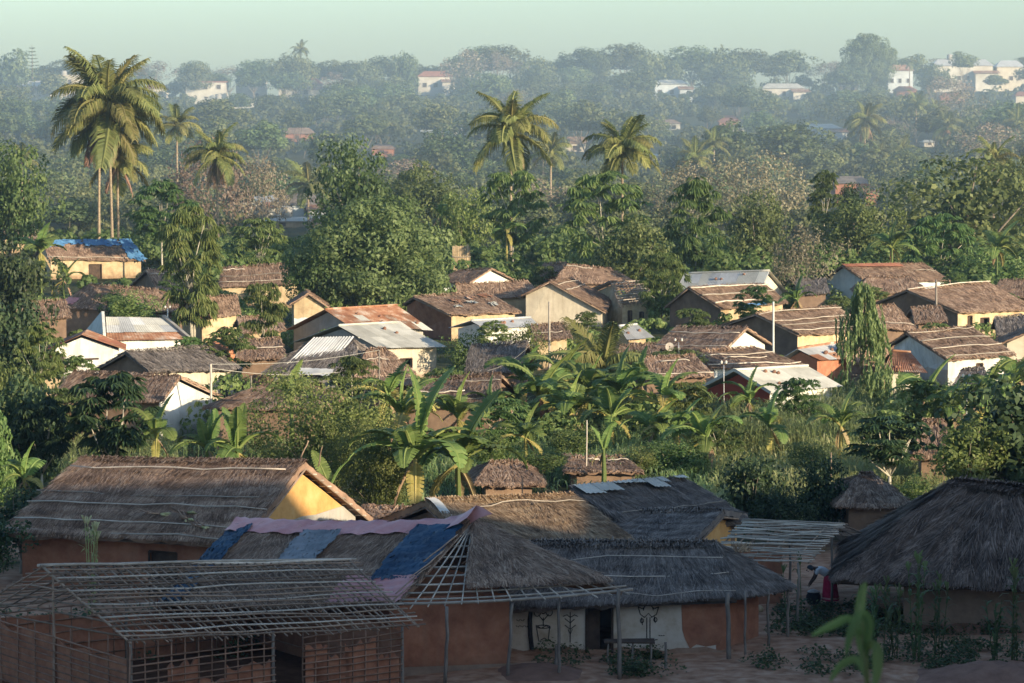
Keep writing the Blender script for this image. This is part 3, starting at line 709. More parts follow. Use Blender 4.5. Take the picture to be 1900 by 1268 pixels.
def house(n, label, roof='thatch', wall='ochre', gable=None, back=True, poles=(), blades=1700, bw=.055, bl=.6, openings=(), name='thatched_hut',
          cat='hut', group='huts of the village', C=None, hip=(False, False), over=.42, gin=.3, ends=True, walls=True, sheets=None, pole_mat='pole',
          roofmat='thatch', dado_and_shade=None, dooropen=(), side_open=None, thick=.09, shag=.0, lift=.05, pole_r=.035, gable_r=None, courses=5, base_z=None):
    C = C or corners(n)
    RL, RR, FL, FR, BL, BR = (C[k] for k in ('RL', 'RR', 'FL', 'FR', 'BL', 'BR'))
    cen = (FL + FR + BL + BR) / 4
    seed = sum(map(ord, n)) * 7 + 3
    zb = gz(cen.x, cen.y)
    root = thing(name, (cen.x, cen.y, zb), label, cat, group)
    Lr = (RR - RL).length
    # --- walls
    f = ((FL + FR) - (RL + RR)); f.z = 0; f.normalize()
    u = Vector((RR - RL)); u.z = 0; u.normalize()
    def slope_pt(r0, r1, e0, e1, s, t, dz): 
        p = mix(mix(r0, r1, s), mix(e0, e1, s), t); p.z -= dz; return p
    if walls:
        tf = 1 - over / max((FL - RL).length, .5)
        tb = 1 - over / max((BL - RL).length, .5)
        gl = gin / max((FR - FL).length, 1); 
        gl0 = gl if not hip[0] else over / max((FR - FL).length, 1); gl1 = gl if not hip[1] else over / max((FR - FL).length, 1)
        dz = thick + .06
        def foot(p): return Vector((p.x, p.y, min(gz(p.x, p.y), p.z) - .15))
        a0 = slope_pt(RL, RR, FL, FR, gl0, tf, dz); a1 = slope_pt(RL, RR, FL, FR, 1 - gl1, tf, dz)
        b0 = slope_pt(RL, RR, BL, BR, gl0, tb, dz); b1 = slope_pt(RL, RR, BL, BR, 1 - gl1, tb, dz)
        w = MB()
        wall_panel(w, foot(a0), foot(a1), a0, a1, openings, -f)
        w.build('wall', M[wall], root)
        wb = MB(); wall_panel(wb, foot(b0), foot(b1), b0, b1, (), f); wb.build('wall', M[wall], root)
        for e, (p, q, r0) in enumerate(((a0, b0, mix(RL, RR, gl0)), (a1, b1, mix(RL, RR, 1 - gl1)))):
            g = MB()
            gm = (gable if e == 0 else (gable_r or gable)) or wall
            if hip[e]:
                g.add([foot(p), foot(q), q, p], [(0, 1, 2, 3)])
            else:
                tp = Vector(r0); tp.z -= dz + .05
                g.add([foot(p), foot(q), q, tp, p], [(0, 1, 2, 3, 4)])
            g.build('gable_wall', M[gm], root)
            if dado_and_shade and dado_and_shade[0] == e:
                zz = dado_and_shade[1]; out = (u if e else -u) * .012
                d = MB(); pf, qf = foot(p), foot(q)
                pz = Vector((p.x, p.y, zz)); qz = Vector((q.x, q.y, zz))
                pts = [pf + out, qf + out]
                for k_ in range(9): 
                    c_ = mix(qz, pz, k_ / 8); c_.z += rnd.uniform(-.06, .06); pts.append(c_ + out)
                d.add(pts, [tuple(range(len(pts)))]); d.build('dado_and_shade_band', M[dado_and_shade[2]], root)
        for (s0, s1, z0, z1) in openings:
            p0 = mix(foot(a0), foot(a1), s0); p1 = mix(foot(a0), foot(a1), s1)
            zg = p0.z
            top_z = lambda s: mix(a0, a1, s).z
            def hz(s, z): 
                ff = mix(foot(a0), foot(a1), s); tt = mix(a0, a1, s); fr = min(z / max(tt.z - ff.z, .1), 1); return mix(ff, tt, fr)
            fr_ = MB(); isdoor = z0 <= 0
            o_ = f * .012
            e_ = [hz(s0, z0), hz(s1, z0), hz(s1, z1), hz(s0, z1)]
            for a_, b_ in ((0, 3), (3, 2), (2, 1)) + (() if isdoor else ((0, 1),)):
                fr_.prism(e_[a_] + o_, e_[b_] + o_, f, .07, .05, .5)
            if isdoor:
                dd = fr_.build('door', M['wood'], root)
                lf = MB(); k_ = .5 if (s0, s1) in dooropen else 1.0
                lf.add([e_[0] - f * .12, mix(e_[0], e_[1], k_) - f * .12, mix(e_[3], e_[2], k_) - f * .12, e_[3] - f * .12], [(0, 1, 2, 3)])
                lf.build('door_leaf', M['wood'], dd)
            else:
                ww = fr_.build('window', M['wood'], root)
                lf = MB(); lf.add([e_[0] - f * .12, mix(e_[0], e_[1], .55) - f * .12, mix(e_[3], e_[2], .55) - f * .12, e_[3] - f * .12], [(0, 1, 2, 3)])
                lf.build('shutter', M['wood'], ww)
    # --- roof
    if roof == 'thatch':
        t = MB()
        hipk = hip[0] or hip[1]
        thatch_slope(t, RL, RR, FL, FR, blades, bw, bl, seed, thick, courses=courses, shag=shag, lift=lift)
        if back: thatch_slope(t, RR, RL, BR, BL, int(blades * .35), bw, bl, seed + 1, thick, courses=courses)
        if hip[0]: thatch_slope(t, RL, RL + (RL - RR) * .01, BL, FL, int(blades * .5), bw, bl, seed + 2, thick, tri=True, courses=courses, shag=shag, lift=lift)
        if hip[1]: thatch_slope(t, RR + (RL - RR) * .01, RR, FR, BR, int(blades * .5), bw, bl, seed + 3, thick, tri=True, courses=courses, shag=shag, lift=lift)
        ridge_cap(t, RL, RR, int(blades * .14), bw, bl * .8, seed + 4, f)
        t.build('thatch', M[roofmat], root)
    elif roof == 'tin':
        cols, rows, mats = sheets
        tin_sheets(root, RL, RR, FL, FR, cols, rows, mats, seed)
        tin_sheets(root, RL, RR, BL, BR, cols, 1, mats[-1:], seed + 5)
        rp = MB(); nn = 10
        pts = [tuple(mix(RL, RR, i / nn) + Vector((0, 0, .05))) for i in range(nn + 1)]
        rp.tube(pts, .07, 6, .5); rp.build('ridge_cap', M[mats[0]], root, True)
    if roof in ('tin', 'none') and sheets:
        for _ in range(rnd.randint(2, 5)):                        # stones that hold the sheets down
            p = mix(mix(RL, RR, rnd.uniform(.08, .92)), mix(FL, FR, rnd.uniform(.08, .92)), rnd.uniform(.1, .9)); st_ = MB(); z_ = rnd.uniform(.10, .16)
            st_.tube([p, p + Vector((0, 0, .05)), p + Vector((.02, 0, z_)), p + Vector((0, .01, z_ + .05))], [.10, .13, .10, .03], 6, .5); st_.build('stone', M['rock'], root, True)
    # --- poles laid on the roof
    for pdef in poles:
        tt, s0, s1 = (pdef if isinstance(pdef, tuple) else (pdef, -.01, 1.01))
        t2 = tt + rnd.uniform(-.025, .025)
        nrm = Vector(np.cross(V3(RR - RL), V3(FL - RL))); nrm.normalize()
        if nrm.z < 0: nrm = -nrm
        a = mix(mix(RL, RR, s0), mix(FL, FR, s0), tt) + nrm * (.10); b = mix(mix(RL, RR, s1), mix(FL, FR, s1), t2) + nrm * .10
        stick('roof_pole', a, b, pole_r * rnd.uniform(.8, 1.15), M[pole_mat], root, .045, 9, 5)
    # --- a rafter pole under each open gable edge
    if ends and roof == 'thatch':
        for (r_, e1, e2, hp) in ((RL, FL, BL, hip[0]), (RR, FR, BR, hip[1])):
            if not hp:
                for e in (e1, e2):
                    d_ = Vector((0, 0, -thick - .03))
                    stick('rafter', Vector(r_) + d_, Vector(e) + d_, .04, M['stick'], root, .01, 4)
    return root, C

# ---------------------------------------------------------------- the mid village
W2 = ((.2, .32, .9, 1.35),)
house('h1', 'brown thatched hut at the far left edge behind a banana plant', wall='ochre', poles=(.55,), blades=900)
r, C = house('h2', 'thatched hut with bright blue plastic sheets along its ridge and right end', wall='ochre', poles=((.35, .55, .95), .9), blades=1300, openings=((.42, .56, 0, 1.6),))
for i, (a, b, c, d) in enumerate(((.0, .2, 0, .35), (.2, .42, 0, .2), (.45, .68, 0, .3), (.68, .84, 0, .28), (.84, 1.0, 0, 1.0))):
    flat_sheet('blue_sheet', 'tarp_sky', r, C['RL'], C['RR'], C['FL'], C['FR'], a, b, c - .02, d, .12, 40 + i, ragged=.05)
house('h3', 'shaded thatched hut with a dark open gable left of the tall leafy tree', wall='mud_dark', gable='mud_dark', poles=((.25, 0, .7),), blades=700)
house('h4', 'long brown thatched hut left of the big mango tree', wall='ochre', poles=((.2, 0, .3), .5, .8), blades=1400)
r, C = house('h5', 'low hipped thatch under a creeper with white and red cloth at its left', wall='mud_dark', hip=(True, True), blades=1500)
flat_sheet('white_cloth', 'white', r, C['RL'], C['RL'] + (C['RR'] - C['RL']) * .02, C['BL'], C['FL'], .55, .8, .25, .95, .12, 60)
flat_sheet('red_cloth', 'cloth_pink', r, C['RL'], C['RR'], C['FL'], C['FR'], .0, .12, .62, .9, .12, 61)
# whitewashed house with a parapet gable and sheet roof
C = corners('h6')
r, C = house('h6', 'white house with a pale sheet roof, rusty lower strip and stepped left parapet', roof='none', wall='white', gable='white', C=C, name='sheet_roofed_house', cat='house', openings=((.3, .42, 0.2, 1.2),))
lo0, lo1 = mix(C['RL'], C['FL'], .66), mix(C['RR'], C['FR'], .66)
tin_sheets(r, C['RL'], C['RR'], lo0, lo1, 5, 2, ['tin', 'tin_pale'], 5, .012)
tin_sheets(r, lo0, lo1, C['FL'], C['FR'], 4, 1, ['tin_rust'], 6, .012, lift=-.04)
tin_sheets(r, C['RL'], C['RR'], C['BL'], C['BR'], 4, 1, ['tin'], 7, .012)
p = MB(); q = Vector((C['RL'] - C['RR'])).normalized() * .12
A = [C['FL'] + q, C['RL'] + q + Vector((0, 0, .35)), C['BL'] + q]
A = [mix(A[1], A[0], .98) + Vector((0, 0, .45)), A[1], mix(A[1], A[2], 1.0) + Vector((0, 0, .1))]
gl_ = [Vector((A[0].x, A[0].y, gz(A[0].x, A[0].y) - .1)), Vector((A[2].x, A[2].y, gz(A[2].x, A[2].y) - .1))]
pts = [gl_[0], A[0], A[1], A[2], gl_[1]]
p.add(pts + [x + q * 1.6 for x in pts], [(0, 1, 2, 3, 4), (9, 8, 7, 6, 5), (0, 5, 6, 1), (1, 6, 7, 2), (2, 7, 8, 3), (3, 8, 9, 4)])
p.build('parapet', M['white'], r)
p = MB(); p.prism(C['RR'] + Vector((0, 0, .12)), C['FR'] + Vector((0, 0, .1)), (0, 0, 1), .22, .16); p.build('verge', M['greyplaster'], r)
r, C = house('h7', 'white gabled house facing the camera below the pale sheet roof', roof='none', wall='white', name='sheet_roofed_house', cat='house')
tin_sheets(r, C['RL'], C['RR'], C['FL'], C['FR'], 3, 3, ['redtile', 'tin_rust'], 8, .03)
tin_sheets(r, C['RL'], C['RR'], C['BL'], C['BR'], 3, 3, ['redtile', 'tin_rust'], 9, .03)
house('h8', 'dark grey thatched hut with a brown left gable and lit plaster front', wall='cream', gable='mud_dark', roofmat='thatch_grey', blades=2400, bw=.05, openings=((.34, .42, .8, 1.5), (.84, .92, 0, 1.7)))
house('h9', 'small thatched shed with yellow wall half hidden by the left tree', wall='ochre', blades=400)
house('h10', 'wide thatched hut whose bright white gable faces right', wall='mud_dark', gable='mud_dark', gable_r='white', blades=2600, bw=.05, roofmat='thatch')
house('h11', 'rounded low thatch behind the banana plants, left of the pale tin sheet hut', wall='mud_dark', hip=(True, True), blades=1800, bw=.05)
house('h12', 'ochre hut with shaded thatch just right of the tall leafy tree', wall='ochre', blades=1000, openings=((.55, .75, .3, 1.3),))
house('h13', 'hut with ochre gable and white base left of the mango tree', wall='ochre', gable='ochre', dado_and_shade=(0, 1.1, 'whiteblue'), blades=600)
house('h14', 'pale sheet roof showing below the big mango crown', roof='tin', sheets=(6, 2, ['tin_pale']), wall='cream', name='sheet_roofed_house', cat='house')
house('h15', 'house with patchy rusted tin roof and grey left gable', roof='tin', sheets=(8, 3, ['tin_rust', 'tin_rust', 'tin_pale', 'tin_rust']), wall='greyplaster', gable='greyplaster', name='tin_roofed_house', cat='house')
house('h16', 'yellow walled house with smooth pale sheet roof and small brown window', roof='tin', sheets=(6, 2, ['tin_pale']), wall='cream', gable='greyplaster', name='tin_roofed_house', cat='house', openings=((.38, .58, .85, 1.45),))
r, C = house('h17', 'low hut with a bright corrugated panel laid over its grey green thatch', wall='greyplaster', hip=(True, True), roofmat='thatch_grey', blades=1500, bw=.05, openings=((.5, .62, 0, 1.7), (.8, .9, 0, 1.7)))
tin_sheets(r, C['RL'] + Vector((.1, -.1, .15)), C['RR'] + Vector((0, -.1, .15)), at(525, 686, C['FL'].y + .4), at(612, 686, C['FL'].y + .5), 3, 1, ['tin'], 11, .04, 5, lift=.05)
flat_sheet('tin_scrap', 'tin', r, C['RL'], C['RR'], C['FL'], C['FR'], .35, .72, .86, 1.04, .12, 14)
house('h18', 'small patched brown thatch beside the yellow walled house', wall='cream', hip=(True, True), poles=(.45,), blades=900, bw=.06)
house('h19', 'broad shaded thatch with a few poles behind the yellowing banana plant', wall='mud_dark', poles=((.25, .5, 1), (.55, 0, .6), (.75, .2, .9)), blades=2200, bw=.05)
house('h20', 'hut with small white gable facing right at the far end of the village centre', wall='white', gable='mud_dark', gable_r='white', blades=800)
house('h21', 'brown thatched roof in front of the small white gable', wall='ochre', blades=1200)
r, C = house('h22', 'large hut with brown gable and thatch patched with rusty scraps', wall='ochre', gable='mud', blades=1800, openings=((.72, .9, 0, 1.6),))
for i, (s0, s1, t0, t1, mt) in enumerate(((.35, .45, .3, .45, 'tin_rust'), (.5, .62, .45, .55, 'tin_pale'), (.6, .7, .2, .32, 'tin_rust'), (.25, .33, .6, .7, 'tin_pale'), (.75, .85, .55, .66, 'tin_pale'), (.8, .95, .15, .3, 'tin_rust'))):
    flat_sheet('roof_scrap', mt, r, C['RL'], C['RR'], C['FL'], C['FR'], s0, s1, t0, t1, .10, 70 + i, nu=6, nv=5, ragged=.06)
house('h23', 'low white house with grey flat pitched roof behind the small lit tree', roof='tin', sheets=(5, 1, ['tin']), wall='white', name='tin_roofed_house', cat='house')
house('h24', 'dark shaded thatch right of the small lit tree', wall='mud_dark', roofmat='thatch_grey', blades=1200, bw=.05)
r, C = house('h25', 'house whose broad cream gable faces the camera under thin thatch', wall='cream', gable='cream', blades=1200, poles=(.15, .3))
house('h26', 'reddish brown thatch with open gable in the village centre', wall='mud_dark', gable='mud_dark', blades=1500, poles=((.15, 0, .5),))
# unfinished hut with bare laths
C = corners('h27')
r, C = house('h27', 'half built ochre hut with bare roof laths and a blue sheet', roof='none', wall='ochre', openings=((.2, .34, .2, 1.5), (.62, .76, .4, 1.4)), C=C, name='unfinished_hut')
for i in range(11):
    s = i / 10; stick('rafter', mix(C['RL'], C['RR'], s), mix(mix(C['FL'], C['FR'], s), mix(C['RL'], C['RR'], s), -.05), .035, M['stick'], r)
    stick('rafter', mix(C['RL'], C['RR'], s), mix(C['BL'], C['BR'], s), .035, M['stick'], r)
for i in range(1, 10):
    t = i / 10; stick('batten', mix(C['RL'], C['FL'], t) + Vector((0, 0, .05)), mix(C['RR'], C['FR'], t + rnd.uniform(-.03, .03)) + Vector((0, 0, .05)), .03, M['pole'], r)
stick('ridge_pole', C['RL'], C['RR'], .05, M['stick'], r)
flat_sheet('blue_sheet', 'tarp_sky', r, C['RL'], C['RR'], C['BL'], C['BR'], 0, .25, 0, 1, .08, 90)
house('h28', 'house with ribbed grey and white sheet roof and cream right gable', roof='tin', sheets=(9, 2, ['tin_pale', 'tin', 'tin_pale']), wall='cream', gable='cream', name='tin_roofed_house', cat='house')
r, C = house('h29', 'hut with three pale roof poles and a dark left gable below the ribbed roof', wall='ochre', gable='mud_dark', poles=(.08, .42, (.78, 0, .6)), pole_r=.06, blades=1700)
flat_sheet('green_sheet', 'tarp_sky', r, C['RL'], C['RR'], C['FL'], C['FR'], .3, .65, .93, 1.03, .1, 91, nu=8, nv=4)
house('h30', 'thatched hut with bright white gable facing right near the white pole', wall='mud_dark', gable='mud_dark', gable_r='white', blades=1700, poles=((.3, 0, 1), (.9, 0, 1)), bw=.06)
house('h31', 'brown thatch with two long poles behind the red gabled house', wall='whiteblue', gable='whiteblue', poles=(.35, (.55, .25, .8), .88), blades=1700, bw=.06)
r, C = house('h32', 'house with red painted gable and smooth white sheet roof', roof='tin', sheets=(7, 2, ['tin_pale']), wall='white', gable='redwall', name='tin_roofed_house', cat='house')
for e_ in ('FL', 'BL'):
    b_ = MB(); b_.prism(C['RL'] + Vector((-.06, 0, .05)), C[e_] + Vector((-.06, 0, .05)), (0, 0, 1), .08, .16); b_.build('barge_board', M['tin_pale'], r)
house('h33', 'low brown roof overgrown by a leafy creeper beside the coconut seedling', wall='mud_dark', poles=((.3, .3, .8), .92), blades=1100)
house('h34', 'tiny grey roofed yellow hut behind the young coconut palm', roof='tin', sheets=(3, 1, ['tin']), wall='ochre', name='tin_roofed_house', cat='house')
r, C = house('h35', 'hut with white gable tinted with blue shade and red strip along its ridge', wall='whiteblue', gable='whiteblue', blades=2000, poles=((.45, .75, 1),))
tin_sheets(r, C['RL'], mix(C['RL'], C['RR'], .68), mix(C['RL'], C['FL'], .22), mix(mix(C['RL'], C['RR'], .68), mix(C['FL'], C['FR'], .68), .22), 4, 1, ['redtile'], 21, .02, lift=.1)
house('h36', 'rounded thatch mound in front of the blue shaded gable', wall='mud_dark', hip=(True, True), blades=1400, bw=.06)
house('h37', 'largest ochre hut with wide brown gable and pole standing before it', wall='ochre', gable='mud_dark', blades=2600, poles=(.03,), openings=((.14, .2, 0, 1.7), (.32, .44, .5, 1.5)))
house('h38', 'dark thatched hut at the right edge beyond the largest ochre hut', wall='mud_dark', blades=800)
house('h39', 'hut with four evenly laid roof poles and two small windows', wall='ochre', gable='mud_dark', poles=(.1, .4, .62, .85), blades=2000, openings=((.12, .2, .7, 1.4), (.36, .44, .7, 1.4)))
house('h40', 'shaded thatch behind the drooping tree', wall='mud_dark', blades=1000, poles=(.8,))
house('h41', 'small dark hut with streaky patched tin roof left of the drooping tree', roof='tin', sheets=(5, 2, ['tin_rust', 'tin', 'tin']), wall='mud', gable='mud', name='tin_roofed_house', cat='house')
house('h42', 'hut with white front wall and four roof poles right of the drooping tree', wall='white', gable='whiteblue', poles=(.06, .38, .66, .95), blades=2200, bw=.06, dado_and_shade=(0, 1.2, 'greyplaster'), openings=((.48, .58, 0, 1.7),))
house('h43', 'little orange brown lean to with rusty scraps right of the drooping tree', roof='tin', sheets=(3, 2, ['tin_rust']), wall='cream', name='tin_roofed_house', cat='house')
house('h44', 'cream gabled house cut by the right edge of the village', wall='cream', gable='cream', blades=700)
house('h45', 'small dark thatch behind the banana plants at the lower right', wall='mud_dark', roofmat='thatch_grey', blades=700)
house('h46', 'brown hut at the right edge above the banana leaves', wall='ochre', gable='ochre', blades=600)
house('h47', 'round brown thatch beside the dark leafy tree at the right', wall='mud_dark', hip=(True, True), blades=1500, bw=.05)
house('h48', 'small peaked thatch lit on top behind the papaya trunk', wall='mud_dark', hip=(True, True), blades=2200, bw=.04, roofmat='thatch')
house('h49', 'lit brown thatch corner rising from the tall grass', wall='mud_dark', hip=(True, True), blades=1800, bw=.04)
house('h50', 'low sunken thatch with two fallen poles in the grass', wall='mud_dark', poles=((.2, .3, .6), (.3, .6, .95)), blades=1000, bw=.05)
house('h51', 'strip of dark thatch between the yellow gable and the lit thatch', wall='mud_dark', blades=900, bw=.05)

house('g1', 'dark thatch wedged behind the tin panel hut', wall='mud_dark', blades=900, poles=(.5,))
house('g2', 'brown thatch between the slender tree and the rusty roof', wall='ochre', blades=800)
house('g3', 'low brown thatch left of the pole by the young coconut palm', wall='ochre', blades=700, poles=((.6, 0, .8),))
house('g4', 'brown roof just behind the drooping tree', wall='mud_dark', blades=800)
house('g5', 'little thatch tucked beside the tall brown pole', wall='mud_dark', blades=600)
house('g6', 'shaded thatch by the right edge under the largest ochre hut', wall='mud_dark', roofmat='thatch_grey', blades=700)
house('g7', 'dark low thatch at the left next to the hipped thatch', wall='mud_dark', blades=600)
house('g8', 'low lean to thatch in front of the yellow walled house', wall='mud_dark', blades=700, poles=(.7,))
house('g9', 'dark little hut left of the blue shaded gable', wall='mud_dark', roofmat='thatch_grey', blades=500)
house('g10', 'brown roof corner behind the reddish open gabled thatch', wall='mud_dark', blades=500)
house('g11', 'low brown thatch behind the young coconut palm', wall='mud_dark', blades=700)

# ---------------------------------------------------------------- the near huts
NEAR = 'near huts in the shade of the slope'
# N1: long thatch with a sunlit ochre gable
r, C = house('n1', 'long thatched hut with sunlit yellow ochre gable and maize drying on its roof', wall='mud', gable='mud', gable_r='ochre_warm', blades=16000, bw=.028, bl=.5, lift=.09,
      poles=((.13, 0, .95), (.47, -.03, .93), (.62, -.02, 1.0), (.84, 0, .95), (.97, 0, .97)), pole_r=.028, group=NEAR, dado_and_shade=(1, 2.45, 'greyplaster'), thick=.2, courses=7, over=.8,  # grey band on the right gable paints the shade across its lower part
      openings=((.58, .70, 0, 1.75),), roofmat='thatch')
for i in range(9):                                         # laths and straw under the open right verge
    t = .1 + i * .105
    for e in ('BR',):
        a = mix(C['RR'], C[e], t) + Vector((0, 0, -.22)); inn = (C['RL'] - C['RR']).normalized()
        stick('purlin', a + inn * .6, a - inn * .16, .03, M['pole'], r, .008, 3)
stick('purlin', C['RR'] + Vector((0, 0, .15)) - (C['RR'] - C['RL']).normalized() * .2, C['RR'] + Vector((.1, 0, .75)), .025, M['stick'], r)
stick('purlin', C['RR'] + Vector((.4, .4, -.2)), C['RR'] + Vector((.55, .4, .5)), .025, M['stick'], r)
def on_roof(C, s, t, lift=.1):
    p = mix(mix(C['RL'], C['RR'], s), mix(C['FL'], C['FR'], s), t); p.z += lift; return p
N1C = C
for k, (s, t, rz, ln) in enumerate(((.60, .73, .3, .7), (.72, .78, 1.0, .6), (.70, .70, .5, .55), (.80, .86, .8, .6))):
    lab = ('leftmost dry maize bundle on the long thatch', 'maize bundle spread in a fan on the long thatch', 'uppermost pale maize bundle on the long thatch', 'maize bundle nearest the eave on the long thatch')[k]
    q = on_roof(C, s, t)
    o = thing('maize_bundle', q, lab, 'maize', 'maize drying on the long thatch')
    hk, st = MB(), MB()
    for j in range(14):
        a = rz + rnd.uniform(-.5, .5); d = Vector((math.cos(a), -math.sin(a) * .6, -math.sin(a) * .18))
        p0 = q + Vector((rnd.uniform(-.1, .1), rnd.uniform(-.1, .1), rnd.uniform(0, .05)))
        (hk if j < 8 else st).tube([p0, p0 + d * ln * .22, p0 - d * 0 + d * ln * .42] if j < 8 else [p0, p0 - d * ln * .6, p0 - d * ln * 1.1 + Vector((0, 0, .12))], [.02, .045, .01] if j < 8 else [.02, .018, .012], 5, rnd.random())
    hk.build('husk', M['maize_husk'], o, True); st.build('stalk', M['thatch'], o, True)

# N2: hut with plastic sheets and a hipped end of bare laths
C = {'RL': at(448, 966, 89.5), 'RR': at(876, 964, 86.0), 'FL': at(300, 1122, 83.5), 'FR': at(737, 1124, 80.8), 'BR': at(1155, 1098, 81.6), 'BL': at(560, 1010, 94.5)}
n2 = thing('thatched_hut', (C['FR'].x - 2, 87, 0), 'hut with pink ridge cloth, blue plastic sheets and a half thatched hipped end', 'hut', NEAR)
t = MB()
thatch_slope(t, C['RL'], C['RR'], C['FL'], C['FR'], 9000, .028, .6, 301, .12, courses=3, lift=.03, sag=.1)
thatch_slope(t, C['RR'], C['RL'], C['BR'], C['BL'], 1500, .03, .6, 302, .12, courses=3)
A = mix(C['FR'], C['BR'], .30); ap = C['RR'] + Vector((.05, .1, -.25))
U_ = Vector((0, 0, .2))
thatch_slope(t, ap + U_, ap + U_ + (C['RR'] - C['RL']) * .006, mix(ap, A, .88) + U_, mix(ap, C['BR'], .93) + U_, 9000, .026, .75, 303, .05, tri=True, courses=2, lift=.02, sag=0, fringe=1.6, under=False)
t.build('thatch', M['thatch'], n2)
def sheet2(name, mt, s0, s1, t0, t1, lift, seed, wob=.035): return flat_sheet(name, mt, n2, C['RL'], C['RR'], C['FL'], C['FR'], s0, s1, t0, t1, lift, seed, wob, nu=40, nv=30, ragged=.012)
sheet2('blue_sheet', 'tarp_blue', -.01, .085, .08, 1.0, .09, 1)
sheet2('blue_sheet', 'tarp_blue', .80, 1.0, .10, .73, .10, 2)
sheet2('grey_sheet', 'cloth_grey', .33, .50, .15, .62, .085, 3)
sheet2('pink_sheet', 'cloth_pink', .70, 1.0, .70, .99, .09, 4)
# ridge cloth: folded over the ridge
def ridge_cloth(C, s0, s1, tf, tb, seed):
    rng = np.random.default_rng(seed); mb = MB(); nu, nv = 40, 9
    P = np.zeros((nv, nu, 3))
    for i in range(nu):
        s = s0 + (s1 - s0) * i / (nu - 1); rg = mix(C['RL'], C['RR'], s); fe = mix(C['FL'], C['FR'], s); be = mix(C['BL'], C['BR'], s)
        rise = .11 + .25 * max(0, (s - .93) / .07) - .12 * math.sin(max(0, min(1, s)) * math.pi)
        for j in range(nv):
            v = (j / (nv - 1) - .35) * 1.54
            p = mix(rg, fe, min(v, 1) * tf) if v >= 0 else mix(rg, be, -v * tb)
            P[j, i] = V3(p) + (0, 0, rise + rng.normal(0, .012) + .03 * math.sin(s * 60 + j))
    i = np.arange((nv - 1) * nu).reshape(nv - 1, nu)[:, :-1].ravel()
    mb.add(P.reshape(-1, 3), np.stack([i, i + 1, i + nu + 1, i + nu], 1).tolist())
    return mb
ridge_cloth(C, -.02, 1.02, .17, .2, 9).build('ridge_cloth', M['cloth_pink'], n2, True)
# laths of the hipped end
for i in range(15):
    k = i / 14
    e = mix(C['FR'], C['BR'], k)
    stick('rafter', mix(ap, C['RR'], .6), e + (e - ap).normalized() * rnd.uniform(.05, .35), .028, M['pole'], n2, .012, 5)
for i, tt in enumerate((.28, .42, .55, .66, .77, .87, .95, 1.0)):
    a = mix(ap, C['FR'], tt); b = mix(ap, C['BR'], tt)
    a += (a - b).normalized() * .05; b += (b - a).normalized() * rnd.uniform(.1, .4)
    mid = mix(a, b, .5) + Vector((.06 * tt, -.12 * tt, -.16 * tt))
    mb = MB(); pts = [mix(mix(a, mid, x), mix(mid, b, x), x) + Vector((0, 0, .05)) for x in [j / 9 for j in range(10)]]
    end_ = 10 if tt > .8 else 5
    mb.tube(pts[:end_], .03 if tt < 1 else .045, 5, rnd.random()); mb.build('batten', M['pole'], n2, True)
for i in range(4):
    tt = .35 + i * .18
    stick('roof_pole', mix(C['RR'], C['FR'], tt - .1) + Vector((.1, 0, .16)), mix(C['RR'], C['FR'], tt + .22) + Vector((-.2, -.1, .18)), .025, M['stick'], n2)
# walls
Bf = [Vector((-5.6, 84.2, 0)), Vector((at(722, 1200, 82.0).x, 82.0, 0)), at(945, 1130, 83.0), Vector((at(935, 1130, 88).x, 88.3, 0)), Vector((-4.5, 91, 0))]
for i, (a, b) in enumerate(((0, 1), (1, 2), (2, 3), (3, 4))):
    p, q = Vector(Bf[a]), Vector(Bf[b]); w = MB()
    zt = 2.25; w.add([(p.x, p.y, -.15), (q.x, q.y, -.15), (q.x, q.y, zt), (p.x, p.y, zt)], [(0, 1, 2, 3)])
    w.build('wall', M['mud'], n2)
pl = MB(); c0, c1 = Bf[1], Bf[2]
pl.add([(c0.x - .2, c0.y - .5, -.1), (c1.x + .3, c1.y - .55, -.1), (c1.x + .25, c1.y - .05, .16), (c0.x - .1, c0.y - .02, .2), (c0.x - 2.4, c0.y + .3, .2), (c0.x - 2.6, c0.y - .2, -.1)], [(0, 1, 2, 3), (0, 3, 4, 5)])
pl.build('plinth', M['mud_dark'], n2)
def post(parent, px, ptop, pbase, Y, r, mat='post', name='veranda_post', lean=0.0):
    a = at(px, pbase, Y); a.z = gz(a.x, a.y) - .1; b = at(px + lean, ptop, Y)
    return stick(name, a, b, r, M[mat], parent, .02, 7, 6, .85)
post(n2, 826, 1126, 1270, 80.6, .055, lean=3)
post(n2, 943, 1120, 1258, 81.4, .055, lean=8)
post(n2, 1036, 1112, 1255, 81.6, .05, lean=2)
post(n2, 1150, 1094, 1258, 81.4, .065, lean=-2)

# N3: thatched hut with drawings on its limewashed wall
C = corners('n3')
C['FL'] = at(915, 1128, 85.0); C['FR'] = at(1367, 1106, 85.4); C['RL'] = at(985, 1008, 88.2); C['RR'] = at(1330, 1010, 88.0); C['BR'] = at(1470, 1088, 87.6); C['BL'] = Vector((C['RL'].x - 1, 91.2, 1.7))
r, C = house('n3', 'dark thatched hut with charcoal drawings on its limewashed front wall', C=C, wall='limewash', gable='mud', blades=15000, bw=.028, bl=.6, hip=(False, True), group=NEAR, roofmat='thatch_grey',
      poles=((.30, .1, 1), (.62, .1, 1.0), (.93, .35, 1.0)), pole_r=.016, openings=((.375, .50, 0, 1.85),), over=.55, thick=.2, courses=3, dooropen=((.375, .50),))
N3C = C
f3 = ((C['FL'] + C['FR']) - (C['RL'] + C['RR'])); f3.z = 0; f3.normalize(); u3 = (C['FR'] - C['FL']); u3.z = 0; u3.normalize()
gl = .3 / (C['FR'] - C['FL']).length; tf = 1 - .55 / (C['FL'] - C['RL']).length; gl1 = .55 / (C['FR'] - C['FL']).length
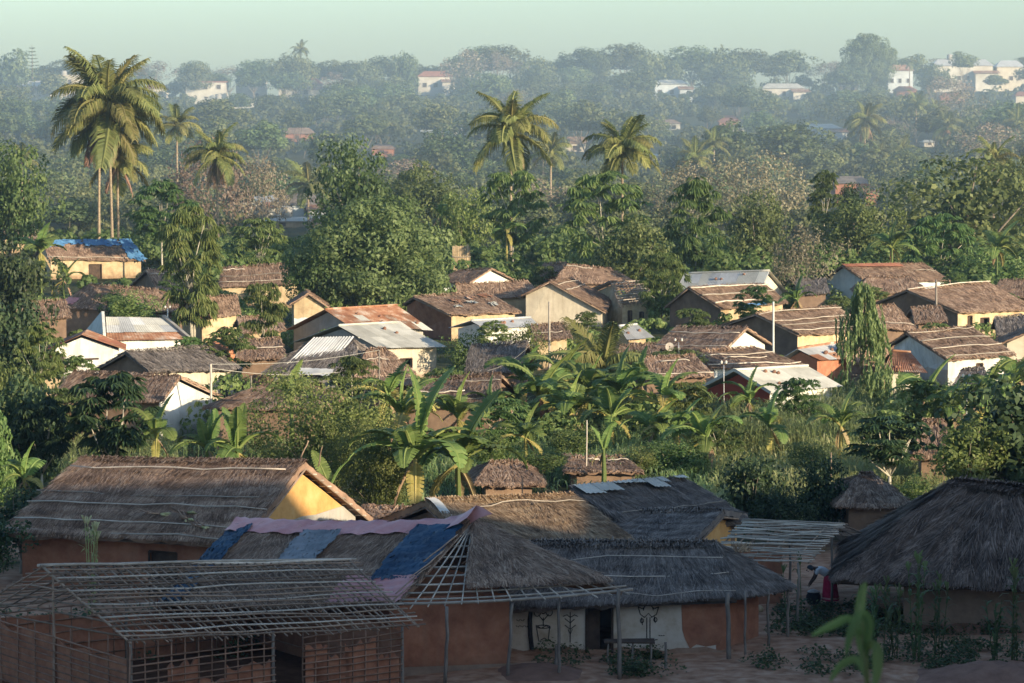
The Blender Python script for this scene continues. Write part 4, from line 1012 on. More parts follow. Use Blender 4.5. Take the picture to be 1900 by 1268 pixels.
wa = mix(mix(C['RL'], C['RR'], gl), mix(C['FL'], C['FR'], gl), tf); wb = mix(mix(C['RL'], C['RR'], 1 - gl1), mix(C['FL'], C['FR'], 1 - gl1), tf)
def wall_hit(px, py, off=.012):
    """point of N3's front wall seen at a pixel, a little proud of the plaster"""
    n_ = Vector((wb - wa).cross(Vector((0, 0, 1)))).normalized()
    if n_.y > 0: n_ = -n_
    o = Vector((0, 0, CAM_H)); d = at(px, py, 100) - o
    tt = (wa - o).dot(n_) / d.dot(n_)
    return o + d * tt + n_ * off
# mud patch on the right of the wall and the splash band along its foot
pm = MB(); pts = [wall_hit(*q) for q in ((1263, 1100), (1352, 1094), (1350, 1168), (1343, 1178), (1334, 1196), (1310, 1200), (1292, 1196), (1280, 1204), (1271, 1186), (1266, 1170))]
pm.add(pts, [tuple(range(len(pts)))]); pm.build('mud_patch', M['mud'], r)
pm = MB(); top = [wall_hit(945 + i * 26, 1203 + 3 * math.sin(i * 1.3) + (2 if i % 2 else -1), .008) for i in range(17)]
pts = top + [wall_hit(x, 1236, .008) for x in (1361, 945)]
pm.add(pts, [tuple(range(len(pts)))]); pm.build('splash_band', M['splash'], r)
def drawing(strokes, rr=.014, name='wall_drawing'):
    mb = MB()
    for st in strokes:
        mb.tube([wall_hit(*q, off=.010) for q in st], rr, 4, .5)
    return mb.build(name, M['charcoal'], r)
def circ(cx, cy, rx, ry, n=12, a0=0, a1=2 * math.pi): return [(cx + rx * math.cos(a0 + (a1 - a0) * i / n), cy + ry * math.sin(a0 + (a1 - a0) * i / n)) for i in range(n + 1)]
drawing([[(995, 1162), (1000, 1190), (1017, 1190), (1020, 1162)], circ(1008, 1163, 13, 3), [(994, 1160), (1004, 1166), (1014, 1161), (1022, 1166)], [(1008, 1162), (1008, 1146)],
         [(1008, 1152), (999, 1141)], [(1008, 1152), (1018, 1140)], circ(997, 1137, 6, 7), circ(1019, 1136, 6, 7), [(1003, 1188), (1010, 1184), (1016, 1188)], circ(1008, 1134, 4, 5)])
drawing([[(1058, 1136), (1058, 1192)], [(1044, 1144), (1052, 1141), (1058, 1146), (1066, 1141), (1072, 1144)], [(1048, 1160), (1058, 1168), (1068, 1160)], [(1048, 1148), (1058, 1156), (1066, 1149)], [(1054, 1168), (1058, 1178), (1062, 1168)]])
drawing([[(1200, 1146), (1200, 1192)], [(1206, 1146), (1206, 1192)], [(1184, 1126), (1188, 1140), (1196, 1146)], [(1222, 1126), (1218, 1140), (1208, 1146)], [(1190, 1146), (1192, 1160)], [(1214, 1144), (1216, 1156)],
         circ(1203, 1133, 9, 11, 12, math.pi, 2 * math.pi), [(1196, 1146), (1203, 1138), (1210, 1146)], [(1192, 1189), (1200, 1187)], [(1206, 1189), (1220, 1187)], circ(1191, 1152, 3, 4), circ(1216, 1150, 3, 4), [(1184, 1126), (1192, 1130), (1198, 1124)], [(1222, 1126), (1214, 1130), (1208, 1124)]])
drawing([[(958 + i * 4, 1150 + (i % 2) * 3), (961 + i * 4, 1152 - (i % 2) * 3)] for i in range(4)] + [[(957 + i * 4, 1161 + (i % 2) * 3), (960 + i * 4, 1163 - (i % 2) * 2)] for i in range(6)] + [[(1222 + i * 4, 1179), (1225 + i * 4, 1180)] for i in range(3)], .011)
sm = MB(); sm.tube([wall_hit(985, 1131), wall_hit(983, 1150), wall_hit(984, 1178), wall_hit(987, 1205)], .07, 6, .5); sm.build('leaning_log', M['charcoal'], r)
post(r, 1353, 1100, 1230, 84.6, .075, lean=-3)
post(r, 1383, 1098, 1212, 85.2, .04)
post(r, 1426, 1094, 1200, 86.5, .045)
post(r, 1462, 1090, 1195, 87.6, .05)
st = MB(); q = at(1378, 1020, C['RR'].y)
for i in range(60): 
    a = rnd.uniform(0, 6.28); b = q + Vector((rnd.uniform(-.25, .25), rnd.uniform(-.2, .2), -.05)); st.tube([b, b + Vector((math.cos(a) * .2, math.sin(a) * .2, rnd.uniform(.1, .3)))], [.014, .008], 3, rnd.random())
tag(st.build('straw_bundle', M['thatch_gold']), 'small golden straw bundle catching sun above the right hip of the dark thatch', 'straw')

# N4 - N6
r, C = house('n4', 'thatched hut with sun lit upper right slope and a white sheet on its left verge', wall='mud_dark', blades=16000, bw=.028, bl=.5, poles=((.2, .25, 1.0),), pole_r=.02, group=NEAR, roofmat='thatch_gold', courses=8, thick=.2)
p = MB(); a, b = C['RL'] + Vector((0, 0, .12)), mix(C['RL'], C['FL'], .45) + Vector((0, 0, .12))
d_ = (C['RR'] - C['RL']).normalized() * .34
pts = [mix(a, b, i / 6) + Vector((0, 0, .06 * math.sin(i))) for i in range(7)]
p.add(pts + [x + d_ for x in pts], [(i, i + 1, i + 8, i + 7) for i in range(6)]); p.build('white_sheet', M['white'], r, True)
r, C = house('n5', 'dark blue grey thatch with torn pale corrugated scraps along its ridge', wall='mud_dark', blades=9000, bw=.024, bl=.6, poles=((.62, .1, 1),), pole_r=.016, group=NEAR, roofmat='thatch_grey', thick=.18)
for i, (s0, s1, t1) in enumerate(((.02, .17, .2), (.17, .34, .17), (.36, .52, .05), (.52, .6, .07), (.62, .74, .2), (.74, .8, .1), (.9, .99, .05))):
    a = lambda s, t: mix(mix(C['RL'], C['RR'], s), mix(C['FL'], C['FR'], s), t)
    tin_sheets(r, a(s0, -.01), a(s1, -.01), a(s0, t1), a(s1, t1 + .02), 1, 1, ['tin_pale'], 50 + i, .02, 4, lift=.12)
r, C = house('n6', 'shaded thatch with a small ochre gable beside the bare lattice roof', wall='ochre', gable='ochre', gable_r='ochre_warm', blades=7000, bw=.024, bl=.55, group=NEAR, roofmat='thatch_grey', thick=.2)
# N7: bare lattice shelter
C = corners('n7')
C['BL'] = C['RL'] + (C['RL'] - C['FL']) * .9; C['BR'] = C['RR'] + (C['RR'] - C['FR']) * .9
for k in ('BL', 'BR'): C[k].z = C['FL'].z
r = thing('lattice_shelter', (C['FL'].x + 1.5, C['FL'].y + 1, 0), 'open shelter roofed only with a lattice of thin grey sticks', 'shelter', NEAR)
for i in range(26):
    t = i / 25; a = mix(C['RL'], C['FL'], t); b = mix(C['RR'], C['FR'], t); d_ = (b - a).normalized()
    stick('batten', a - d_ * rnd.uniform(0, .2) + Vector((0, 0, rnd.uniform(.03, .08))), b + d_ * rnd.uniform(0, .25) + Vector((0, 0, rnd.uniform(.03, .08))), .024, M['pole'], r, .03, 7)
for i in range(8):
    s = i / 7
    stick('rafter', mix(C['RL'], C['RR'], s), mix(C['FL'], C['FR'], s), .03, M['stick'], r)
    stick('rafter', mix(C['RL'], C['RR'], s), mix(C['BL'], C['BR'], s), .03, M['stick'], r)
for i in range(9):
    t = (i + 1) / 9.5; stick('batten', mix(C['RL'], C['BL'], t), mix(C['RR'], C['BR'], t), .022, M['stick'], r, .02)
stick('ridge_pole', C['RL'] - (C['RR'] - C['RL']) * .03, C['RR'] + (C['RR'] - C['RL']) * .06, .04, M['stick'], r)
for k, s in (('F', .1), ('F', .5), ('F', .9), ('B', .1), ('B', .9), ('R', .9)):
    q = mix(C[k + 'L'], C[k + 'R'], s); stick('post', Vector((q.x, q.y, -.1)), q, .05, M['post'], r, .02)
w = MB(); q0, q1 = at(1420, 1040, 93), at(1460, 1040, 93); w.add([(q0.x - 2, 94.5, -.1), (q1.x, 94.5, -.1), (q1.x, 94.5, 1.7), (q0.x - 2, 94.5, 1.7)], [(0, 1, 2, 3)]); w.build('wall', M['mud'], r)

# N8: big dark hipped thatch at the right
C = corners('n8')
C['BL'] = at(1560, 1010, 97.0); C['FR'] = at(2080, 1092, C['FL'].y - 1); C['BR'] = C['BL'] + (C['FR'] - C['FL'])
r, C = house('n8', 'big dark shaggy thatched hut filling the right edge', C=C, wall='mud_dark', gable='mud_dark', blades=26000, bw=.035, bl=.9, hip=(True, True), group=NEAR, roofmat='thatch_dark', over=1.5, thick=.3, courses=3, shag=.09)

# N9: pole frame of a house being built
C = corners('n9')
r = thing('house_frame', (C['FL'].x + 2, C['FL'].y + 1, 0), 'house under construction, a bare pole frame roof over stick and mud walls', 'house frame', NEAR)
X9 = Vector((0, 0, .045))
for i in range(38):
    s = i / 37; s2 = min(1, max(0, s + rnd.uniform(-.012, .012)))
    a = mix(C['RL'], C['RR'], s); b = mix(C['FL'], C['FR'], s2); d_ = (b - a).normalized()
    stick('rafter', a - d_ * rnd.uniform(.02, .15), b + d_ * rnd.uniform(.0, .22), rnd.uniform(.026, .034) if i not in (0, 37) else .04, M['stick'], r, .014, 6)
for i in range(18):
    s = i / 17
    a = mix(C['RL'], C['RR'], s); b = mix(C['BL'], C['BR'], s); stick('rafter', a, b + (b - a).normalized() * .15, .028, M['stick'], r, .014, 6)
for i in range(18):
    t = i / 17; a = mix(C['RL'], C['FL'], t) + X9; b = mix(C['RR'], C['FR'], t + rnd.uniform(-.01, .01)) + X9; d_ = (b - a).normalized()
    stick('batten', a - d_ * rnd.uniform(.02, .12), b + d_ * rnd.uniform(0, .3), rnd.uniform(.024, .032) if i else .045, M['pole' if i % 3 == 0 else 'stick'], r, .025, 9)
for i in range(1, 12):
    t = i / 11.5; a = mix(C['RL'], C['BL'], t) + X9; b = mix(C['RR'], C['BR'], t) + X9; d_ = (b - a).normalized()
    stick('batten', a - d_ * rnd.uniform(.02, .12), b, .028, M['stick'], r, .025, 7)
tf = 1 - .45 / (C['FL'] - C['RL']).length; tb = 1 - .45 / (C['BL'] - C['RL']).length
def wp(c, s, t): return mix(mix(C['RL'], C['RR'], s), mix(C[c + 'L'], C[c + 'R'], s), t) - Vector((0, 0, .12))
FA, FB, BA, BB = wp('F', .03, tf), wp('F', .955, tf), wp('B', .03, tb), wp('B', .955, tb)
def ft(p): return Vector((p.x, p.y, -.15))
zs = np.linspace(.12, 1.95, 11)
def lattice(P, Q, nv, gap=(), mat='brownstick', rr=.026, zs=zs, jit=.02):
    L_ = (Q - P).length
    for i in range(nv):
        s = i / (nv - 1)
        if any(g0 < s < g1 for g0, g1 in gap): continue
        q = mix(P, Q, s); stick('wall_stick', ft(q), q, rr * (1.5 if i in (0, nv - 1) else 1), M[mat], r, .012, 5)
    for z in zs:
        segs = [(0, 1)]
        for g0, g1 in gap: segs = [(0, g0), (g1, 1)]
        for a, b in segs:
            p, q = mix(P, Q, a), mix(P, Q, b); p.z = z + rnd.uniform(-jit, jit); q.z = z + rnd.uniform(-jit, jit)
            n_ = (Q - P).cross(Vector((0, 0, 1))).normalized()
            if n_.y > 0: n_ = -n_
            stick('wall_stick', p + n_ * .04, q + n_ * .04, rr * .9, M[mat], r, .012, 7)
lattice(FA, FB, 22, ((.515, .615),))
lattice(FA + (BA - FA) * .02, BA, 9)
lattice(BA, BB, 14, zs=zs[::2])
lattice(FB, BB, 9, zs=zs[::2])
for tt in (.30, .5, .7, .88):                                     # sticks across the open gable
    a = wp('F', .03, tt); b = wp('B', .03, tt); stick('wall_stick', a, b, .03, M['stick'], r, .02, 6)
apx = mix(C['RL'], C['RR'], .03); stick('wall_stick', ft(mix(FA, BA, .5)), apx, .04, M['stick'], r, .02)
# mud daubed between the sticks so far
rng9 = np.random.default_rng(4)
for (s0, s1, ztop) in ((.0, .12, 1.2), (.13, .24, 1.65), (.2, .36, 1.15), (.34, .50, 1.4), (.63, .72, 1.75), (.66, .80, 1.35), (.78, .90, 1.6), (.9, .99, 1.2)):
    md = MB(); k = 8; n_ = (FB - FA).cross(Vector((0, 0, 1))).normalized(); n_ = n_ if n_.y > 0 else -n_
    lo = [ft(mix(FA, FB, s0 + (s1 - s0) * i / k)) + n_ * .03 for i in range(k + 1)]
    hi = [Vector((p.x, p.y, ztop * (.86 + .2 * rng9.random()))) for p in lo]
    V_ = lo + hi; V_ = V_ + [v + n_ * .07 for v in V_]; m_ = 2 * (k + 1)
    md.add(V_, [(i, i + 1, k + 2 + i, k + 1 + i) for i in range(k)] + [(k + 1 + i, k + 2 + i, m_ + k + 2 + i, m_ + k + 1 + i) for i in range(k)])
    md.build('mud_infill', M['mud'], r)
stick('ridge_pole', C['RL'] + Vector((-.15, 0, .03)), C['RR'] + Vector((.1, 0, .03)), .05, M['pole'], r, .03, 8)
for s in (.03, .5, .955):
    for c, t_ in (('F', tf), ('B', tb)):
        q = wp(c, s, t_); stick('post', ft(q), q, .055, M['post'], r, .02)
bw_ = MB(); n_ = (BB - BA).cross(Vector((0, 0, 1))).normalized()
for s0, s1, zt in ((.0, .3, 1.75), (.3, .62, 1.5), (.62, 1.0, 1.8)):
    a, b_ = ft(mix(BA, BB, s0)), ft(mix(BA, BB, s1)); bw_.add([a, b_, Vector((b_.x, b_.y, zt)), Vector((a.x, a.y, zt + .1))], [(0, 1, 2, 3)])
bw_.build('mud_infill', M['mud'], r)
fl_ = MB(); fl_.add([Vector((p.x, p.y, gz(p.x, p.y) + .16)) for p in (ft(FA), ft(FB), ft(BB), ft(BA))], [(0, 1, 2, 3)]); fl_.build('shaded_earth_floor', M['soil'], r)  # floor added, its colour carries the dark shade inside the frame
for P_, Q_, zt, mt in ((FA + (BA - FA) * .02, BA, 2.0, 'mud'), (FB, BB, 1.95, 'mud')):     # the two end walls, daubed nearly to the top
    gw = MB(); k = 10; n_ = (Q_ - P_).cross(Vector((0, 0, 1))).normalized() * .03; inn = (mix(FA, BB, .5) - mix(P_, Q_, .5)).normalized() * .06
    lo = [ft(mix(P_, Q_, i / k)) + inn for i in range(k + 1)]; hi = [Vector((p.x, p.y, zt * rng9.uniform(.86, 1.0))) for p in lo]
    gw.add(lo + hi, [(i, i + 1, k + 2 + i, k + 1 + i) for i in range(k)]); gw.build('mud_infill', M[mt], r)

# ---------------------------------------------------------------- plants: meshes made once, shared by copies
def unit(v): return v / np.maximum(np.linalg.norm(v, axis=-1, keepdims=True), 1e-9)
def leaf_quads(c, axis, nrm, ln, wd):
    """diamond leaves: c centres (k,3), axis along the leaf, nrm its normal"""
    axis = unit(axis); sd_ = unit(np.cross(axis, nrm)); ln = np.asarray(ln)[:, None] if np.ndim(ln) else ln; wd = np.asarray(wd)[:, None] if np.ndim(wd) else wd
    a = c - axis * ln * .5; b = c + axis * ln * .5; m_ = c + axis * ln * .02
    return np.stack([a, m_ + sd_ * wd * .5, b, m_ - sd_ * wd * .5], 1)
def blob_dirs(rng, k):
    d = rng.normal(0, 1, (k, 3)); return unit(d)
def crown_round(seed, clumps, per, leaf, flat=1.0, holes=.12, lobes=5, droop=.2, csize=.27, core=True, bottom=-.35):
    """broad crown in the box x,y in -1..1, z in 0..2 (centre 1)"""
    rng = np.random.default_rng(seed); mb = MB()
    ld = blob_dirs(rng, lobes); ld[:, 2] = np.abs(ld[:, 2]) * .6
    la = rng.uniform(.12, .34, lobes)
    cs, n = [], 0
    while len(cs) < clumps:
        d = blob_dirs(rng, 1)[0]
        if d[2] < bottom: continue
        rad = .70 + (la * np.exp(-((1 - ld @ d) / .22))).sum() - holes * rng.random()
        rad *= rng.choice([1.0, .8, .6], p=[.68, .2, .12])
        p = d * rad; 
        cs.append(p)
    Q, T = [], []
    for p in cs:
        r = csize * rng.uniform(.65, 1.25)
        d = blob_dirs(rng, per); out = unit(p + 1e-6)
        d = unit(d + out * .45)
        c = p + d * r * (rng.uniform(.75, 1.05, per)[:, None]) * np.array([1, 1, .8])
        ax = unit(np.cross(d, blob_dirs(rng, per)) + d * .3); ax[:, 2] -= droop
        nr = unit(d + blob_dirs(rng, per) * .55)
        s = rng.uniform(.7, 1.3, per)
        Q.append(leaf_quads(c, ax, nr, leaf * s * 1.5, leaf * s * .85)); T.append(np.clip(rng.normal(.5, .2, per) + rng.normal(0, .12), 0, 1))
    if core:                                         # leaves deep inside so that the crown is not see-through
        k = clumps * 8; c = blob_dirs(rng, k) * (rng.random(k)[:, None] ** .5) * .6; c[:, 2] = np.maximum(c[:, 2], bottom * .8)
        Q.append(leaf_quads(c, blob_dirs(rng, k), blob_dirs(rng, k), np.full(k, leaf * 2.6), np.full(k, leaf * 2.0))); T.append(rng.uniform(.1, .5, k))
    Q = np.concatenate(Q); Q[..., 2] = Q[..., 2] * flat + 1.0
    mb.quads(Q, np.concatenate(T))
    return mb, np.array(cs) * (1, 1, flat) + (0, 0, 1)
def crown_whorl(seed, whorls, leaf, spread=.8, rad=.8, per=10, vertical=1.0, colprofile=None):
    """crown of drooping big-leaved whorls (papaya, kapok, cassava)"""
    rng = np.random.default_rng(seed); mb = MB(); Q, T, cs = [], [], []
    for w in range(whorls):
        d = blob_dirs(rng, 1)[0]
        z = rng.uniform(-1, 1)
        pr = math.sqrt(max(0, 1 - z * z)) if colprofile is None else np.interp(z, *colprofile)
        a = rng.uniform(0, 6.28); rr = rad * pr * (rng.random() ** .4)
        p = np.array([math.cos(a) * rr, math.sin(a) * rr, z * .82]); cs.append(p)
        for j in range(per):
            b = rng.uniform(0, 6.28); e = rng.uniform(-.3, .7)
            o = np.array([math.cos(b) * math.cos(e), math.sin(b) * math.cos(e), math.sin(e)])
            base = p + o * leaf * .5
            out = o * (1, 1, .2); sag = rng.uniform(.5, 1.3)
            # leaf: hand of three drooping strips
            for t_ in (-.5, 0, .5):
                dd = unit(np.array([math.cos(b + t_), math.sin(b + t_), -sag * .6 + .1])); dn = unit(dd + (0, 0, -sag * .7))
                sd_ = unit(np.cross(dd, (0, 0, 1))) * leaf * .17
                m_ = base + dd * leaf * .55; tip = m_ + dn * leaf * .6
                Q.append(np.array([base, m_ + sd_, tip, m_ - sd_])); T.append(np.clip(rng.normal(.5, .22), 0, 1))
    Q = np.array(Q); Q[..., 2] = Q[..., 2] * vertical + 1.0
    mb.quads(Q, np.array(T))
    return mb, np.array(cs) * (1, 1, vertical) + (0, 0, 1)
def crown_weep(seed, strands, leaf):
    rng = np.random.default_rng(seed); mb = MB(); Q, T, cs = [], [], []
    br = []
    for b in range(30):
        z = rng.beta(1.5, 1.1) * 1.85; pr = np.interp(z, [0, .5, 1.2, 1.7, 1.95], [.5, 1, .75, .38, .08]) * rng.uniform(.3, 1.15); br.append((z, pr, rng.uniform(0, 6.28)))
    for s in range(strands):
        z, pr, a = br[rng.integers(30)]; u_ = rng.random() ** .6; rr = pr * u_; a += rng.normal(0, .22); z = min(1.9, z + .12 * math.sin(u_ * 3) + rng.normal(0, .05))
        p = np.array([math.cos(a) * rr, math.sin(a) * rr, z + .08]); cs.append(p)
        n_ = rng.integers(10, 20); ln = rng.uniform(.28, .6); dx = rng.normal(0, .07, 2)
        for j in range(n_):
            t = j / n_; c = p + np.array([dx[0] * t + math.cos(a) * .06 * (1 - (1 - t) ** 2), dx[1] * t + math.sin(a) * .06, -ln * t])
            if c[2] < .02: break
            ax = np.array([rng.normal(0, .45), rng.normal(0, .45), -1]); nr = blob_dirs(rng, 1)[0]
            Q.append(leaf_quads(c[None], ax[None], nr[None], leaf * 2.2, leaf * .75)[0]); T.append(np.clip(rng.normal(.5, .2), 0, 1))
    mb.quads(np.array(Q), np.array(T)); return mb, np.array(cs)
def limbs(mb, rng, tops, h0=0.0, base_r=.07, fork=.4, n=9, zc=1.0, stems=1):
    """trunk from z=h0 (below 0) forking to some clump centres"""
    idx = rng.permutation(len(tops))[:n]
    for st in range(stems):
        ox = rng.uniform(-.12, .12, 2) * (stems > 1)
        ox = ox * base_r * 14; f = np.array([ox[0] * 1.5 + rng.uniform(-.5, .5) * base_r, ox[1] * 1.5, h0 + (zc - h0) * fork])
        mb.tube([(ox[0], ox[1], h0), tuple((f * .5 + np.array([ox[0], ox[1], h0]) * .5) + rng.normal(0, .3, 3) * base_r), tuple(f)], [base_r, base_r * .8, base_r * .66], 7, .5)
        for i in idx[st::stems]:
            t = tops[i]; m_ = f * .5 + t * .5 + rng.normal(0, .7, 3) * base_r
            mb.tube([tuple(f), tuple(m_), tuple(t)], [base_r * .5, base_r * .3, base_r * .1], 5, .5)
KINDS, BOUNDS = {}, {}
def kind(name, crown, leafmat, barkmat, base_r=.07, n=9, fork=.45, stems=1, depth=-1.0):
    mb, cs = crown
    me = mb.data(name + ' crown'); me.materials.append(M[leafmat])
    V = np.concatenate(mb.v); lo, hi = np.percentile(V[:, 2], 1.0), np.percentile(V[:, 2], 99.6); wx = np.percentile(np.abs(V[:, :2]), 98.5)
    BOUNDS[name] = (float(lo), float(hi), float(wx)); KINDS[name] = (me, cs, barkmat, base_r, n, fork, stems)
def trunk_mesh(k, wid, ch, z0):
    """trunk and limbs reaching into a crown of this half width and half height centred at z0"""
    me, cs, bk, base_r, n, fork, stems = KINDS[k]
    t = MB(); tops = cs * (wid, wid, ch) + (0, 0, z0 - ch); tops = tops * (.9, .9, 1)
    rng = np.random.default_rng(len(cs) + int(wid * 100))
    limbs(t, rng, tops, -.2, base_r * wid, max(.15, min(fork, 1) * (1.0 - .25 * ch / z0)), n, z0, stems)
    tm = t.data(k + ' trunk'); tm.materials.append(M[bk]); tm.polygons.foreach_set('use_smooth', [True] * len(tm.polygons))
    return tm
for i in range(3):
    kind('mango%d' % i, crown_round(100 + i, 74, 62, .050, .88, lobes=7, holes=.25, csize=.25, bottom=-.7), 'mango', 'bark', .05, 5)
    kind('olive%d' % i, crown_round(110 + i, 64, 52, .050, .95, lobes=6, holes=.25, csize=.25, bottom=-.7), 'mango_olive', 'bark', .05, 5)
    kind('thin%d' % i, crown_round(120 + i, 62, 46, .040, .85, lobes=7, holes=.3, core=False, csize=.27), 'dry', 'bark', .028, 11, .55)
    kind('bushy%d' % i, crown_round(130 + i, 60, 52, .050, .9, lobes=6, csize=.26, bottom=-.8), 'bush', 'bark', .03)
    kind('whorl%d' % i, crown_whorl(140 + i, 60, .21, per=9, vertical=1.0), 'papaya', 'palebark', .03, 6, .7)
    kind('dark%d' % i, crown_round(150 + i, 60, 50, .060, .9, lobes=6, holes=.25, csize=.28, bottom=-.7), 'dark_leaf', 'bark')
    kind('far%d' % i, crown_round(160 + i, 56, 34, .085, .85, lobes=6, holes=.25, csize=.28), 'far', 'bark', .035, 6)
    kind('farthin%d' % i, crown_round(170 + i, 44, 28, .06, .85, lobes=6, holes=.3, core=False, csize=.3), 'dry', 'bark', .03, 9, .55)
    kind('ridge%d' % i, crown_round(190 + i, 84, 44, .06, .85, lobes=6, holes=.22, csize=.25, bottom=-.6), 'far', 'bark', .04, 6)
    kind('fartall%d' % i, crown_round(180 + i, 46, 28, .08, 1.0, lobes=7, holes=.35, csize=.28), 'far', 'bark', .035, 8)
kind('bigmango', crown_round(201, 190, 110, .034, .80, lobes=9, holes=.25, csize=.19, bottom=-.75), 'mango_olive', 'bark', .05, 5, .3)
kind('column', crown_whorl(202, 95, .20, per=9, vertical=1.0, colprofile=([-1, -.55, 0, .6, 1], [.35, .8, .9, 1, .45])), 'papaya', 'palebark', .05, 12, .75, stems=3)
kind('weeper', crown_weep(203, 360, .052), 'weep', 'bark', .02, 14, .9)
kind('greatbush', crown_round(204, 150, 110, .026, .85, lobes=10, holes=.3, csize=.21, bottom=-.9), 'bush', 'bark', .02, 10)
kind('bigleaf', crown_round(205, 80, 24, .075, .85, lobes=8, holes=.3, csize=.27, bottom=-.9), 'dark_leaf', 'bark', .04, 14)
kind('bigleaflit', crown_round(206, 74, 40, .065, .9, lobes=8, holes=.3, csize=.25, bottom=-.9), 'bush', 'bark', .04, 14)  # lit copy of bigleaf, sunlight put into a lighter leaf colour
kind('umbrella', crown_round(207, 60, 60, .05, .6, lobes=9, holes=.4, csize=.26), 'far', 'palebark', .05, 12, .3)
kind('nearpapaya', crown_whorl(208, 60, .24, per=9, rad=.85, vertical=.9), 'dark_leaf', 'palebark', .05, 9, .5)
def tree(kindname, px, top, w, Y, label=None, group=None, bottom=None, h=None, name='broadleaf_tree', cat='tree', aspect=None, rz=None, base=None, trunk=True):
    """a tree whose crown is w pixels wide and tops out at row `top`, Y metres out; `bottom` the crown's lowest row"""
    c = at(px, top, Y); g = gz(c.x, Y) if base is None else base
    lo, hi, wx = BOUNDS[kindname]
    wid = w * Y / FPX / 2 / wx
    H_ = max(c.z - g, .4)
    if bottom is not None: ch = (bottom - top) * Y / FPX / (hi - lo)
    else: ch = min(wid * (aspect or 1.0), H_ / 2)
    me = KINDS[kindname][0]
    root = thing(name, (c.x, Y, g), label, cat, group, rz if rz is not None else rnd.uniform(0, 6.28))
    o = link('crown', me, root); o.scale = (wid, wid, ch); o.location = (0, 0, c.z - g - hi * ch)
    z0 = c.z - g - hi * ch + ch                               # crown centre height
    if trunk:
        t = link('trunk', trunk_mesh(kindname, wid, ch, z0), root)
    return root

# --- coconut palms
def frond_mesh(name, ln, arch, leaflets, ll, width, droop, seed, matn, rise=1.0, spread=1.0):
    rng = np.random.default_rng(seed); mb = MB(); n = 14
    P = []; x = z = 0.0
    for i in range(n + 1):
        t = i / n; e = rise - arch * t ** 1.2
        P.append((x, 0, z)); x += math.cos(e) * ln / n; z += math.sin(e) * ln / n
    mb.tube(P, [.05 * (1 - .85 * i / n) for i in range(n + 1)], 4, .75)
    P = np.array(P); Q, T = [], []
    for i in range(leaflets):
        t = .12 + .88 * i / leaflets; k = t * n; a = int(min(k, n - 1)); p = P[a] + (P[a + 1] - P[a]) * (k - a); d = unit(P[a + 1] - P[a])
        up = np.array([-d[2], 0, d[0]])
        for sg in (-1, 1):
            L_ = ll * math.sin(math.pi * min(.93, .18 + t * .8)) ** .6 * rng.uniform(.85, 1.1)
            o = unit(np.array([0, sg, 0]) * spread + d * .75 + up * rng.uniform(-.2, .25))
            m_ = p + o * L_ * .5; dn = unit(o + np.array([0, 0, -droop * rng.uniform(.7, 1.5)]))
            tip = m_ + dn * L_ * .5; s_ = unit(np.cross(o, up)) * width * .5
            tt = np.clip(rng.normal(.5, .2), 0, 1)
            Q.append([p - s_ * .6, p + s_ * .6, m_ + s_, m_ - s_]); T.append(tt); Q.append([m_ - s_, m_ + s_, tip + s_ * .2, tip - s_ * .2]); T.append(tt)
    mb.quads(np.array(Q), np.array(T)); me = mb.data(name); me.materials.append(M[matn]); return me
FR = [frond_mesh('frond upright', 1, .9, 46, .30, .020, .8, 1, 'palm', 1.30), frond_mesh('frond arched', 1, 1.9, 46, .33, .021, 1.5, 2, 'palm', 1.0),
      frond_mesh('frond level', 1, 1.8, 46, .34, .021, 1.9, 3, 'palm', .5), frond_mesh('frond hanging', 1, 1.1, 44, .30, .021, 1.2, 4, 'palm', -.25),
      frond_mesh('frond dry', 1, .5, 30, .2, .02, 1.0, 5, 'palm_dead', -1.0)]
def palm(px, py, size, Y, label, group='coconut palms', n=22, dead=0, trunks=1, base=None, lean=0.0, seed=0, name='coconut_palm', droopy=1.0, nuts=True):
    """crown heart at the pixel, fronds `size` pixels long"""
    rng = random.Random(seed + int(px)); n = int(n * 1.12); h = at(px, py, Y); L_ = 1.12 * size * Y / FPX
    bx = h.x + lean * (h.z); g = gz(bx, Y) if base is None else base
    root = thing(name, (bx, Y, g), label, 'palm tree', group)
    hz = h.z - g
    if hz > .6:
        mb = MB(); k = 16
        pts = [(lean * hz * -(i / (k - 1)) ** 1.5, .1 * math.sin(i * .5), hz * i / (k - 1)) for i in range(k)]
        mb.tube(pts, [.24 - .10 * min(1, i / 5) - .03 * i / k + .012 * (i % 2) for i in range(k)], 8, .5)
        me = mb.data('palm trunk'); me.materials.append(M['palmbark']); link('trunk', me, root)
    hx = h.x - bx
    for i in range(n + dead):
        u = (i + .5) / n
        k = 0 if u < .22 else 1 if u < .52 else 2 if u < .8 else 3
        if i >= n: k = 4
        o = link('frond', FR[k], root); s = L_ * rng.uniform(.82, 1.12) * (.8 if k == 4 else 1)
        o.scale = (s, s, s); o.location = (hx, 0, hz - (.25 if k == 4 else 0)); o.rotation_euler = (rng.uniform(-.25, .25), rng.uniform(-.18, .18), i * 2.399 + rng.uniform(-.3, .3))
    if nuts and hz > 3:
        mb = MB()
        for i in range(9):
            a = i * .7; c = Vector((hx + .3 * math.cos(a), .3 * math.sin(a), hz - .35 - .12 * (i % 3)))
            mb.tube([c + Vector((0, 0, .14)), c + Vector((0, 0, .08)), c, c - Vector((0, 0, .1)), c - Vector((0, 0, .15))], [.03, .11, .14, .1, .03], 7, .5)
        me = mb.data('coconuts'); me.materials.append(M['mango_olive']); link('coconut_bunch', me, root)
    return root

